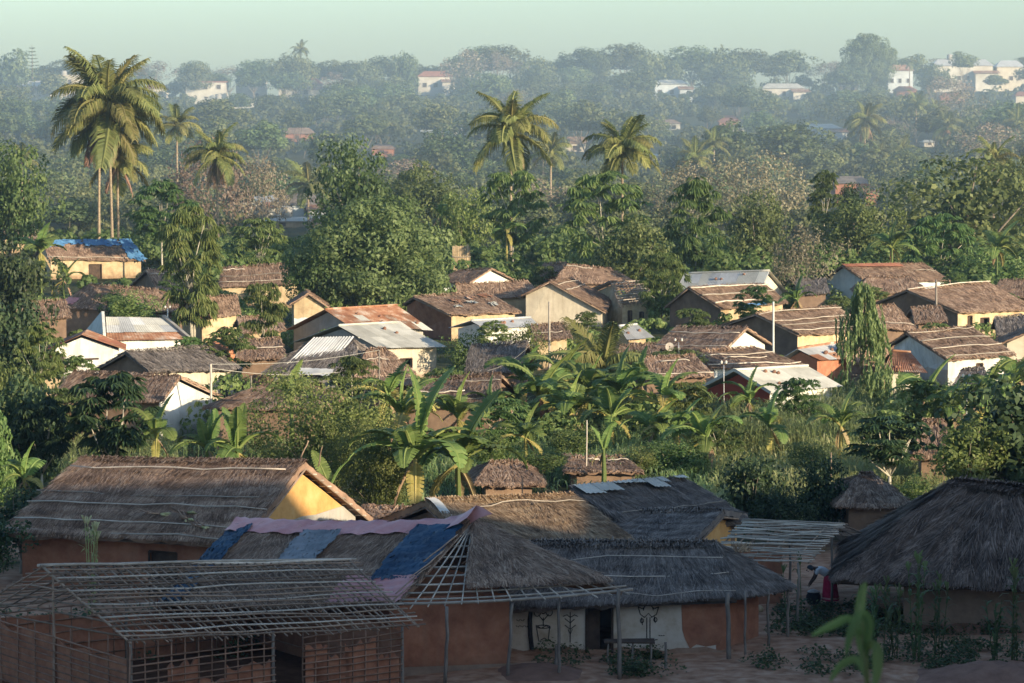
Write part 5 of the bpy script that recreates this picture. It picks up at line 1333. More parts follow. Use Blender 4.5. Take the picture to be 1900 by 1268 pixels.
# --- banana plants
def banana_leaf(name, ln, wd, arch, rise, seed, matn, tears=.3, fold=.35):
    rng = np.random.default_rng(seed); mb = MB(); n = 16; P = []; x = z = 0.0
    for i in range(n + 1):
        t = i / n; e = rise - arch * t ** 1.4; P.append((x, 0, z)); x += math.cos(e) * ln / n; z += math.sin(e) * ln / n
    mb.tube(P, [.035 * (1 - .8 * i / n) for i in range(n + 1)], 5, .95)
    P = np.array(P)
    for sg in (-1, 1):
        off = 0.0
        for i in range(2, n):
            t0, t1 = i / n, (i + 1) / n
            if rng.random() < tears: off = rng.uniform(-.5, .15)
            d = unit(P[i + 1] - P[i]); up = np.array([-d[2], 0, d[0]])
            w = lambda t: wd * .5 * math.sin(math.pi * min(1, max(0, (t - .1) / .9)) ** .75) ** .55
            o0 = np.array([0, sg, 0]) * 1.0 + up * (fold + off * .6); o1 = o0 + up * rng.uniform(-.06, .06)
            a, b = P[i], P[i + 1]; g_ = .1 if rng.random() < tears else 0.0
            w0, w1 = w(t0), w(t1)
            ma, mbb = a + unit(o0) * w0 * .5, b + unit(o1) * w1 * .5
            dr = np.array([0, 0, -.35 - .5 * max(0, -off)])
            ea, eb = ma + unit(unit(o0) + dr) * w0 * .5 + d * .02, mbb + unit(unit(o1) + dr) * w1 * .5 - d * g_ * (ln / n)
            tt = float(np.clip(rng.normal(.5, .14), 0, 1))
            mb.add([a, b, mbb, ma], [(0, 1, 2, 3)], tt); mb.add([ma, mbb, eb, ea], [(0, 1, 2, 3)], tt)
    me = mb.data(name); me.materials.append(M[matn]); return me
BL_ = [banana_leaf('leaf upright', 1, .36, .55, 1.38, 1, 'banana', .12), banana_leaf('leaf arched', 1, .38, 1.7, 1.1, 2, 'banana', .22), banana_leaf('leaf wide arched', 1, .42, 2.1, .95, 3, 'banana', .3),
       banana_leaf('leaf level', 1, .40, 1.7, .5, 4, 'banana', .35), banana_leaf('leaf hanging', 1, .28, 1.2, -.1, 5, 'banana_yellow', .5)]
BD_ = banana_leaf('dry leaf', 1, .22, .5, -.95, 9, 'palm_dead', .6)
BY_ = [banana_leaf('yellow leaf upright', 1, .30, .6, 1.3, 6, 'banana_yellow', .2), banana_leaf('yellow leaf arched', 1, .38, 1.7, 1.1, 7, 'banana_yellow', .35), banana_leaf('yellow leaf level', 1, .3, 1.6, .6, 8, 'banana_yellow', .5)]
def banana(px, py, size, Y, label, group='banana plants', n=9, yellow=0, dark=False, seed=0, stems=1, base=None, upright=.12):
    """leaf bases at the pixel, leaves `size` pixels long"""
    rng = random.Random(seed * 31 + int(px) + int(py)); h = at(px, py, Y); L_ = 1.2 * size * Y / FPX
    g = gz(h.x, Y); hz = max(h.z - g, .25)
    root = thing('banana_plant', (h.x, Y, g), label, 'banana plant', group)
    mb = MB(); mb.tube([(0, 0, -.1), (.02, 0, hz * .5), (0, 0, hz + .1)], [.13, .11, .06], 7, .7)
    me = mb.data('banana stem'); me.materials.append(M['banana_yellow' if yellow else 'banana']); link('stem', me, root)
    for i in range(n):
        u = (i + .5) / n
        k = 0 if u < upright else 1 if u < .45 else 2 if u < .74 else 3
        me = BL_[k]
        if i >= n - yellow: me = BY_[min(2, k)]
        o = link('leaf', me, root); s = L_ * rng.uniform(.75, 1.15); o.scale = (s, s, s)
        o.location = (0, 0, hz); o.rotation_euler = (rng.uniform(-.35, .35), rng.uniform(-.3, .3), i * 2.399 + rng.uniform(-.7, .7))
    for i in range(rng.randint(1, 3) if hz > .9 else 0):             # dry leaves hanging down the stem
        o = link('dry_leaf', BD_, root); s = min(L_ * rng.uniform(.5, .75), hz * .95); o.scale = (s, s, s); o.location = (0, 0, hz - .05); o.rotation_euler = (rng.uniform(-.2, .2), rng.uniform(-.2, .1), rng.uniform(0, 6.28))
    if hz > 1.2:
        o = link('leaf', BL_[4], root); s = L_ * .7; o.scale = (s, s, s); o.location = (0, 0, hz - .05); o.rotation_euler = (0, .3, rng.uniform(0, 6.28))
    return root

# --- maize and tall grass
def stalk_mesh(mb, x, y, z, h, rng, leafn, ll, lw, tassel=False, tint=.5):
    lean = rng.normal(0, .06, 2)
    top = np.array([x + lean[0] * h, y + lean[1] * h, z + h])
    b = np.array([x, y, z - .05])
    Q, T = [], []
    r = .010 + .004 * h
    s_ = np.array([r, 0, 0]); s2 = np.array([0, r, 0])
    Q += [[b - s_, b + s_, top + s_ * .5, top - s_ * .5], [b - s2, b + s2, top + s2 * .5, top - s2 * .5]]; T += [.7, .7]
    for i in range(leafn):
        t = (i + .6) / (leafn + .3); p = b + (top - b) * t; a = rng.uniform(0, 6.28)
        d = np.array([math.cos(a), math.sin(a), 0.0]); L_ = ll * rng.uniform(.6, 1.1); e = rng.uniform(.8, 1.25); w = lw * rng.uniform(.7, 1.2)
        sd_ = np.array([-d[1], d[0], 0]) * w * .5; tt = np.clip(tint + rng.normal(0, .2), 0, 1)
        q0 = p; ww = (.7, 1.0, .7, .06)
        for j in range(3):
            q1 = q0 + (d * math.cos(e) + np.array([0, 0, math.sin(e)])) * L_ / 3
            Q.append([q0 - sd_ * ww[j], q0 + sd_ * ww[j], q1 + sd_ * ww[j + 1], q1 - sd_ * ww[j + 1]]); T.append(tt); q0 = q1; e -= rng.uniform(.5, 1.1)
    if tassel:
        for j in range(6):
            a = rng.uniform(0, 6.28); e = top + np.array([math.cos(a) * .12, math.sin(a) * .12, .28]) * rng.uniform(.7, 1.1)
            Q.append([top - s_, top + s_, e + s_, e - s_]); T.append(1.0)
    mb.quads(np.array(Q), np.array(T))
def field(name, poly, count, h, ll, lw, matn, seed, leafn=6, tint=.5, avoid=()):
    """tall blades over a quadrangle of ground given by four photo points"""
    rng = np.random.default_rng(seed); mb = MB(); P = [V3(on_ground(*q)) for q in poly]
    k = 0
    while k < count:
        s, t = rng.random(2); p = (P[0] * (1 - s) + P[1] * s) * (1 - t) + (P[3] * (1 - s) + P[2] * s) * t
        if any((p[0] - a) ** 2 + (p[1] - b) ** 2 < r * r for a, b, r in avoid): k += 1; continue
        dens = math.sin(p[0] * .8 + 1.3) * math.sin(p[1] * .33 + p[0] * .2)
        if rng.random() > .75 + .35 * dens: k += 1; continue
        stalk_mesh(mb, p[0], p[1], gz(p[0], p[1]), h * rng.uniform(.6, 1.15) * (1 + .15 * dens), rng, leafn, ll, lw, tint=tint + .15 * dens); k += 1
    o = mb.build(name, M[matn]); return tag(o, kind='stuff')
def herbs(name, spots, matn, seed, leaf=.13, per=70):
    """low leafy growth; spots are (x, y, radius, height)"""
    rng = np.random.default_rng(seed); mb = MB()
    for (x, y, r, h) in spots:
        k = int(per * max(.3, r * r)); a = rng.uniform(0, 6.28, k); rr = r * rng.random(k) ** .5
        zz = h * (1 - (rr / r) ** 2 * .7) * rng.random(k) ** .6
        c = np.stack([x + rr * np.cos(a), y + rr * np.sin(a), gz(x, y) + zz], -1)
        s = rng.uniform(.6, 1.4, k); ax = blob_dirs(rng, k); ax[:, 2] *= .4; nr = blob_dirs(rng, k); nr[:, 2] = np.abs(nr[:, 2]) + .6
        mb.quads(leaf_quads(c, ax, unit(nr), leaf * s, leaf * .75 * s), np.clip(rng.normal(.5, .22, k), 0, 1))
    o = mb.build(name, M[matn]); return tag(o, kind='stuff')
def stalk_plant(name, px, top, base, Y, label, group=None, cat='maize plant', matn='grass', leafn=7, ll=.7, lw=.07, tassel=True, n=1, seed=0, g=None):
    b = at(px, base, Y); t = at(px, top, Y); gg = gz(b.x, Y) if g is None else g
    rng = np.random.default_rng(seed + int(px)); mb = MB()
    for i in range(n): stalk_mesh(mb, b.x + rng.normal(0, .12) * (n > 1), Y + rng.normal(0, .12) * (n > 1), gg, (t.z - gg - .2) * rng.uniform(.8, 1.0), rng, leafn, ll, lw, tassel)
    root = thing(name, (b.x, Y, gg), label, cat, group)
    mb.build('stalk_and_leaves', M[matn], root); return root

# ---------------------------------------------------------------- trees and plants of the village, largest first
G1 = 'trees between and behind the huts'
def T(k, px, top, w, Y, label, **kw):
    kw.setdefault('group', G1); return tree(k, px, top, w, Y, label, **kw)
T('mango0', 15, 268, 170, 300, 'dark mango tree at the left edge beyond the blue sheeted hut', bottom=452)
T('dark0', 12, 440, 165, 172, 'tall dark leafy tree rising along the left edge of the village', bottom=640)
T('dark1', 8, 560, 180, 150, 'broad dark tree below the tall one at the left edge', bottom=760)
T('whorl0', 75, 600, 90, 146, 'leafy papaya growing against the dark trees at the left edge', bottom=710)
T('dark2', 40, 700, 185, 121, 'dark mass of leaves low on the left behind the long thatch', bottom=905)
T('mango1', -35, 650, 180, 126, 'dense dark tree cut by the left edge above the sunlit one', bottom=880)
T('bigleaflit', -22, 730, 120, 108, 'sunlit leafy tree cut by the left edge beside the long thatch', bottom=960)
T('nearpapaya', 205, 692, 170, 117, 'dark papaya with broad hanging leaves behind the long thatch', bottom=850, name='papaya_tree')
T('nearpapaya', 75, 740, 120, 119, 'second dark papaya left of the broad leaved one', bottom=860, name='papaya_tree', rz=1.0)
T('column', 355, 385, 116, 203, 'tall narrow leafy tree with pale stems right of the blue sheeted hut', bottom=600)
T('whorl1', 487, 525, 84, 181, 'slender leafy tree in front of the ochre and white gable', bottom=660)
T('bigmango', 690, 368, 292, 224, 'largest rounded mango tree in the middle of the village', bottom=585)
T('mango1', 592, 455, 120, 221, 'lower left lobe tree beside the largest mango', bottom=570)
T('olive0', 662, 260, 156, 285, 'tall olive brown tree standing above the largest mango', bottom=432)
T('whorl2', 480, 405, 110, 262, 'leafy tree left of the largest mango', bottom=512)
T('whorl0', 300, 335, 120, 285, 'leafy tree right of the tall coconut trunks', bottom=442)
T('whorl1', 952, 318, 118, 268, 'broad leaved tree under the middle coconut palm', bottom=452)
T('whorl2', 1120, 320, 150, 262, 'dense broad leaved tree under the right coconut palm', bottom=482)
T('mango2', 1170, 400, 140, 250, 'round tree below the right coconut palm', bottom=532)
T('whorl0', 1292, 332, 112, 258, 'leafy tree with pale forked trunk behind the ribbed roof', bottom=492)
T('olive1', 1405, 352, 120, 268, 'yellowish tree with a straight trunk behind the ribbed roof', bottom=482)
T('thin0', 1490, 418, 140, 246, 'thin brownish tree with bare twigs left of the blue shaded gable', bottom=532)
T('whorl1', 1228, 468, 92, 219, 'small tree with a pale trunk between the laths and the dark gable', bottom=580)
T('olive2', 1800, 290, 290, 292, 'great dark mango on the right behind the village', bottom=492)
T('mango0', 1905, 285, 90, 330, 'dark crown at the right edge beyond the great mango', bottom=412)
T('mango1', 1590, 372, 170, 285, 'rounded tree left of the great dark mango', bottom=492)
T('whorl2', 1745, 398, 130, 268, 'feathery green tree below the great dark mango', bottom=522)
T('bushy0', 1850, 460, 150, 262, 'bushy green tree at the right edge above the huts', bottom=552)
T('bushy1', 860, 348, 130, 285, 'bushy tree just right of the largest mango', bottom=492)
T('mango2', 790, 300, 140, 335, 'greyish tree behind the olive brown tree', bottom=412)
T('thin1', 1395, 282, 210, 345, 'wide thin pinkish tree with bare limbs beyond the village', bottom=402)
T('thin2', 1275, 300, 130, 345, 'thin tree left of the wide pinkish tree', bottom=402)
T('thin0', 385, 255, 190, 345, 'thin brownish tree behind the small coconut palm', bottom=412)
T('thin2', 480, 290, 120, 350, 'smaller thin tree right of the small coconut palm', bottom=412)
T('whorl0', 1530, 318, 66, 310, 'slim tree rising before the smoky valley', bottom=412)
T('dark2', 1580, 340, 70, 312, 'little dark tree right of the slim tree before the smoky valley', bottom=412)
T('weeper', 1600, 530, 124, 154, 'narrow drooping tree with hanging twigs in front of the right huts', bottom=775, name='drooping_tree')
T('bushy2', 868, 615, 90, 176, 'small sunlit yellow green tree beside the yellow walled house', bottom=690)
T('bushy0', 972, 600, 90, 176, 'rounded lit shrub tree left of the young coconut palm', bottom=680)
T('greatbush', 610, 690, 290, 117, 'great shrub of small leaves behind the sunlit ochre gable', bottom=905, name='great_shrub', cat='shrub')
T('greatbush', 700, 780, 190, 112, 'darker shrub right of the sunlit ochre gable', bottom=950, name='great_shrub', cat='shrub', rz=2.0)
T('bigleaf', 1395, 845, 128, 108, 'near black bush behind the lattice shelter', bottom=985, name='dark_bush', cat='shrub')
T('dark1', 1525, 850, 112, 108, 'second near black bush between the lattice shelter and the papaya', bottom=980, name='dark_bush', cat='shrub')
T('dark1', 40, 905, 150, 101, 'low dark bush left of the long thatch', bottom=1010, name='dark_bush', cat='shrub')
T('bigleaf', -25, 960, 140, 96, 'dark bush cut by the left edge below the long thatch', bottom=1060, name='dark_bush', cat='shrub')  # added where only the hut wall's shadow falls
T('nearpapaya', 1652, 770, 158, 120, 'papaya with an umbrella crown on a bare trunk right of the grass field', bottom=862, name='papaya_tree')
T('whorl2', 930, 738, 124, 134, 'shaded papaya with a thin trunk at the left of the grass field', bottom=820, name='papaya_tree')
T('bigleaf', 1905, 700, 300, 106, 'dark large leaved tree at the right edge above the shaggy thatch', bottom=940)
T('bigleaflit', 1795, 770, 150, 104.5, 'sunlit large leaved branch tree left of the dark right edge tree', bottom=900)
T('bushy1', 1000, 835, 130, 124, 'flat dark shrub in the grass field', bottom=875, name='field_shrub', cat='shrub')
T('bushy2', 1250, 815, 140, 127, 'leafy shrub at the right of the banana grove', bottom=880, name='field_shrub', cat='shrub')
T('bushy1', 1065, 792, 130, 131, 'rounded shrub in the grass in front of the banana grove', bottom=850, name='field_shrub', cat='shrub')
T('bushy0', 1180, 828, 90, 126, 'low shrub left of the leafy shrub by the grove', bottom=875, name='field_shrub', cat='shrub')
T('whorl1', 1335, 775, 110, 132, 'young leafy papaya at the left of the tall grass', bottom=850, name='papaya_tree')
T('bushy2', 1500, 818, 90, 124, 'wide shrub in the grass between the slim banana and the umbrella papaya', bottom=870, name='field_shrub', cat='shrub')
T('bushy1', 905, 800, 110, 128, 'shrub under the shaded papaya', bottom=868, name='field_shrub', cat='shrub')
T('dark2', 1450, 905, 130, 106, 'low dark shrub joining the two near black bushes', bottom=985, name='dark_bush', cat='shrub')
T('bushy0', 1690, 880, 120, 112, 'shrub right of the umbrella papaya trunk', bottom=950, name='field_shrub', cat='shrub')
T('dark0', 215, 535, 60, 190, 'dark creeper mound on the hipped thatch', bottom=590, name='creeper', cat='creeper', base=2.2, trunk=False)
T('bushy0', 240, 538, 110, 188, 'green creeper mound hanging over the hipped thatch', bottom=592, name='creeper', cat='creeper', base=1.8, trunk=False)
T('bushy1', 1255, 648, 130, 159.5, 'leafy creeper spread on the low brown roof', bottom=690, name='creeper', cat='creeper', base=2.2, trunk=False)
GP = 'coconut palms'
palm(202, 205, 118, 300, 'tallest coconut palm with full crown at the upper left', n=34, dead=4, seed=3, lean=.012)
palm(186, 225, 95, 302, 'second coconut palm leaning close to the tallest one', n=13, dead=4, seed=4, lean=-.02)
palm(218, 300, 78, 305, 'lower coconut palm under the tallest one', n=18, dead=2, seed=5)
palm(403, 290, 62, 330, 'small coconut palm with a brown skirt right of the tall ones', n=20, dead=8, seed=6)
palm(328, 235, 50, 360, 'hazy coconut palm between the tall ones and the small one', n=16, seed=7)
palm(948, 248, 92, 300, 'middle coconut palm of the two standing before the smoky valley', n=24, seed=8, dead=1)
palm(1155, 282, 76, 300, 'right coconut palm of the two standing before the smoky valley', n=22, seed=9)
palm(1116, 690, 118, 161, 'young coconut palm with upright fronds above the banana grove', n=16, seed=10, nuts=False)
palm(572, 345, 58, 370, 'low palm in the haze left of the olive brown tree', n=14, seed=11)
palm(1290, 296, 44, 400, 'faint palm right of the right coconut palm', n=14, seed=12)
palm(1325, 270, 38, 430, 'faint palm in the valley above the wide pinkish tree', n=14, seed=13)
palm(1845, 300, 52, 340, 'palm half hidden by the great dark mango', n=14, seed=14)
palm(1022, 285, 44, 370, 'small palm between the two middle coconut palms', n=12, seed=15)
palm(1605, 225, 42, 480, 'tall thin palm with a brown skirt on the right of the valley', n=16, dead=9, seed=16)
palm(1632, 285, 30, 470, 'smaller skirted palm beside the tall thin one', n=14, dead=7, seed=17)
palm(1672, 285, 34, 470, 'dark bluish palm low in the right of the valley', n=16, seed=18)
palm(1700, 195, 28, 560, 'far palm on the right hillside, upper of a row', n=14, seed=19)
palm(1738, 205, 26, 560, 'far palm next to the upper one on the right hillside', n=14, seed=20)
palm(1758, 235, 34, 520, 'pale far palm below the row on the right hillside', n=14, dead=3, seed=21)
palm(1888, 232, 38, 520, 'far palm at the right edge of the hillside', n=14, dead=3, seed=22)
palm(558, 94, 20, 745, 'lone palm sticking up from the skyline on the left', n=14, seed=23, nuts=False)
palm(1688, 118, 17, 752, 'tiny palm on the skyline beside the big house', n=12, seed=24, nuts=False)
palm(40, 300, 40, 360, 'palm at the far left edge in the haze', n=14, seed=25)

banana(75, 468, 62, 250, 'banana plant before the far left brown hut', n=9)
banana(118, 520, 44, 236, 'banana plant under the blue sheeted hut', n=7)
banana(940, 432, 40, 262, 'banana plant under the middle coconut palm', n=8, yellow=1)
banana(820, 400, 36, 275, 'small banana plant right of the largest mango', n=7)
banana(1480, 556, 42, 205, 'small banana plant between the pole hut and the ochre hut', n=8)
banana(1655, 460, 52, 262, 'banana plant below the rounded tree on the right', n=9)
banana(1850, 462, 56, 258, 'banana plant by the right edge above the huts', n=9)
banana(720, 738, 84, 137, 'yellowing banana plant by the yellow walled house', n=9, yellow=4)
banana(748, 772, 90, 128, 'yellow green banana plant right of the great shrub', n=9, yellow=4)
banana(770, 850, 150, 109, 'big dark banana plant with broad leaves right of the ochre gable', n=10, upright=.25)
banana(850, 860, 120, 110.5, 'big banana plant right of the broad leaved dark one', n=8)
banana(850, 775, 90, 124, 'banana plant with upright leaves left of the shaded papaya', n=7, yellow=1)
banana(1002, 738, 92, 144, 'large banana plant at the left of the grove', n=12)
banana(1040, 700, 78, 150, 'upright banana plant behind the left of the grove', n=9)
banana(1092, 728, 84, 147, 'banana plant in the middle of the grove', n=12)
banana(1150, 735, 84, 144, 'banana plant right of the middle of the grove', n=11)
banana(1190, 715, 80, 150, 'tall banana plant at the back of the grove', n=10)
banana(1232, 752, 88, 140, 'yellowing banana plant at the right of the grove', n=10, yellow=3)
banana(1062, 765, 80, 141, 'banana plant at the front of the middle of the grove', n=10)
banana(1135, 775, 76, 138, 'banana plant at the front right of the grove', n=10, yellow=1)
banana(968, 705, 74, 152, 'banana plant at the back left of the grove', n=9)
banana(1215, 800, 70, 134, 'banana plant at the right foot of the grove', n=8)
banana(915, 760, 66, 140, 'banana plant left of the grove beside the dark roof', n=8)
banana(1310, 815, 76, 128, 'banana plant in the grass left of the slim one', n=8)
banana(975, 812, 74, 128, 'banana plant in front of the left of the grove', n=8, yellow=1)
banana(1390, 745, 60, 141, 'banana plant below the red gable', n=8)
banana(1560, 790, 66, 130, 'banana plant under the drooping tree', n=8, yellow=1)
banana(1120, 838, 42, 122, 'small banana shoot in the grass before the grove', n=4, upright=.8)
banana(1256, 800, 60, 133, 'low banana plant at the foot of the grove', n=6, yellow=2)
banana(1428, 792, 68, 133, 'slim banana plant standing in the grass field', n=7, yellow=1)
banana(1715, 742, 84, 148, 'banana plant right of the drooping tree', n=11)
banana(1765, 760, 70, 144, 'low banana plant left of the dark large leaved tree', n=8)
banana(1830, 735, 84, 142, 'banana plant above the dark large leaved tree', n=10)
banana(1880, 715, 66, 148, 'banana plant at the right edge below the cream gable', n=9)
banana(385, 832, 68, 113, 'banana plant with upright leaves behind the middle of the long thatch', n=8, upright=.5)
banana(440, 838, 80, 112, 'banana plant left of the great shrub', n=8, upright=.5)
banana(290, 812, 76, 113, 'shaded banana plant right of the broad leaved papaya', n=7)
banana(540, 740, 60, 134, 'banana plant before the low rounded thatch', n=7)
banana(612, 905, 62, 107, 'single upright banana leaf behind the ochre gable', n=2, upright=1.0)
banana(45, 890, 62, 103, 'sunlit banana plant beside the left end of the long thatch', n=7, yellow=2)
# fields and undergrowth
field('tall_grass', ((1290, 850), (1620, 850), (1600, 765), (1270, 765)), 4200, 1.6, .9, .06, 'grass', 1, 6, .55)
field('tall_grass', ((700, 985), (1340, 945), (1300, 815), (760, 815)), 4200, .9, .7, .055, 'grass', 2, 5, .45, avoid=((on_ground(937, 977).x, 116, 3.5), (on_ground(1114, 936).x, 122, 3)))
field('tall_grass', ((1330, 985), (1780, 985), (1760, 840), (1300, 840)), 3400, 1.0, .7, .055, 'grass', 3, 5, .5, avoid=((on_ground(1621, 1019).x, 109, 3.0),))
field('tall_grass', ((-20, 905), (330, 870), (330, 800), (-20, 800)), 1600, .6, .6, .05, 'grass', 11, 5, .4)
field('tall_grass', ((1560, 800), (1900, 800), (1900, 730), (1620, 740)), 1500, .8, .6, .05, 'grass', 12, 5, .5)
field('tall_grass', ((300, 860), (620, 850), (620, 800), (300, 790)), 900, .7, .6, .05, 'grass', 13, 5, .45)
field('tall_grass', ((860, 815), (1300, 815), (1280, 765), (880, 765)), 1500, .8, .6, .05, 'grass', 4, 5, .55)
rngu = np.random.default_rng(8)
sp = []
occ = [(FITS[n][0], FITS[n][1], max(FITS[n][3], FITS[n][4]) * 1.15) for n in FITS]
while len(sp) < 420:
    y = 125 + 190 * rngu.random() ** 1.1; x = (rngu.random() - .5) * 2 * y * .19
    if any((x - a) ** 2 + (y - b) ** 2 < r * r for a, b, r in occ): continue
    sp.append((x, y, rngu.uniform(.5, 1.4), rngu.uniform(.3, 1.2)))
herbs('undergrowth', sp, 'bush', 5, .16, 60)
sp = [(on_ground(rngu.uniform(*xr), rngu.uniform(*yr))) for xr, yr, k in (((1440, 1600), (1132, 1185), 56), ((1590, 1900), (1150, 1190), 60), ((1400, 1640), (1222, 1262), 24), ((1640, 1900), (1200, 1250), 34), ((1130, 1250), (1222, 1262), 22), ((1000, 1100), (1205, 1240), 6)) for _ in range(k)]
herbs('herbs_and_shade_fill', [(p.x, p.y, rngu.uniform(.25, .6), rngu.uniform(.2, .6)) for p in sp], 'herb', 6, .10, 260)
herbs('herbs_and_shade_fill', [(rngu.uniform(-17, -3.5), rngu.uniform(82.6, 91), rngu.uniform(.35, .7), rngu.uniform(.4, 1.1)) for _ in range(70)], 'dark_leaf', 9, .12, 240)  # added dark growth, darkens the ground seen through the pole frame
GM = 'maize plants by the near huts'
stalk_plant('maize_plant', 1702, 1012, 1160, 84.0, 'tall dry maize plant before the shaggy thatch', GM, n=5, leafn=10, lw=.10, matn='herb', ll=.6)
stalk_plant('maize_plant', 1740, 1060, 1160, 84.5, 'shorter maize plant right of the tall dry one', GM, n=4, leafn=9, lw=.10, matn='herb', ll=.6)
stalk_plant('maize_plant', 1660, 1070, 1165, 84.6, 'drooping maize plant left of the tall dry one', GM, n=5, leafn=9, lw=.10, matn='herb', ll=.7)
stalk_plant('maize_plant', 1886, 1025, 1175, 84.0, 'maize plant with a pale tassel at the right edge', GM, n=4, leafn=10, lw=.10, matn='herb', ll=.6)
stalk_plant('maize_plant', 1850, 1100, 1180, 83.0, 'low maize plant left of the tasselled one', GM, n=5, leafn=8, lw=.10, matn='herb', tassel=False, ll=.6)
stalk_plant('maize_plant', 1620, 1085, 1160, 86.5, 'bent maize plant near the bending woman', GM, n=4, leafn=9, lw=.10, matn='herb', ll=.8)
stalk_plant('maize_plant', 168, 955, 1060, 92.0, 'clump of maize before the wall of the long thatch', GM, n=7, leafn=8, matn='grass', ll=.6)
stalk_plant('maize_plant', 1472, 1030, 1150, 90, 'maize plant climbing beside the dark thatch veranda', GM, n=3, leafn=7, matn='herb', ll=.5)
Y0 = 20.0
root = thing('maize_plant', (at(1610, 1300, Y0).x, Y0, gz(at(1610, 1300, Y0).x, Y0)), 'blurred green maize plant close to the camera', 'maize plant', GM)
def ribbon(pts, w, mat='papaya'):
    mb = MB(); P = [at(x, y, Y0 + d) for x, y, d in pts]; k = len(P)
    fine = []
    for i in range((k - 1) * 4 + 1):                                # smooth the leaf's curve
        a = min(int(i / 4), k - 2); t = i / 4 - a; p0, p1, p2, p3 = P[max(a - 1, 0)], P[a], P[a + 1], P[min(a + 2, k - 1)]
        fine.append(.5 * ((2 * p1) + (p2 - p0) * t + (2 * p0 - 5 * p1 + 4 * p2 - p3) * t * t + (3 * p1 - p0 - 3 * p2 + p3) * t ** 3))
    n = len(fine)
    for i in range(n - 1):
        def sd(j):
            d = (fine[min(j + 1, n - 1)] - fine[max(j - 1, 0)]).normalized(); s_ = d.cross(Vector((0.25, 1, .15))).normalized(); f_ = math.sin(math.pi * (.12 + .86 * j / (n - 1))) ** .6
            return s_ * w * .5 * f_
        a0, a1 = sd(i), sd(i + 1); up = Vector((0, -.012, 0))
        mb.add([fine[i] - a0, fine[i] + up, fine[i + 1] + up, fine[i + 1] - a1], [(0, 1, 2, 3)], .5); mb.add([fine[i] + up, fine[i] + a0, fine[i + 1] + a1, fine[i + 1] + up], [(0, 1, 2, 3)], .35)
    return mb.build('leaf', M[mat], root, True)
mb = MB(); mb.tube([at(1612, 1300, Y0), at(1606, 1230, Y0), at(1598, 1160, Y0), at(1594, 1120, Y0)], [.022, .02, .014, .006], 7, .6); mb.build('stalk', M['grass'], root, True)
ribbon([(1608, 1240, 0), (1594, 1170, .05), (1598, 1110, .1), (1606, 1080, .15)], .075)
ribbon([(1600, 1180, 0), (1578, 1150, -.1), (1545, 1160, -.2), (1505, 1180, -.3)], .07)
ribbon([(1606, 1220, 0), (1612, 1160, -.1), (1600, 1140, -.2), (1580, 1170, -.3), (1570, 1215, -.35)], .075)
ribbon([(1604, 1200, 0), (1625, 1200, -.1), (1628, 1240, -.15), (1620, 1285, -.2)], .08)
ribbon([(1610, 1260, 0), (1590, 1225, .1), (1560, 1235, .2), (1540, 1265, .25)], .06)
b = root

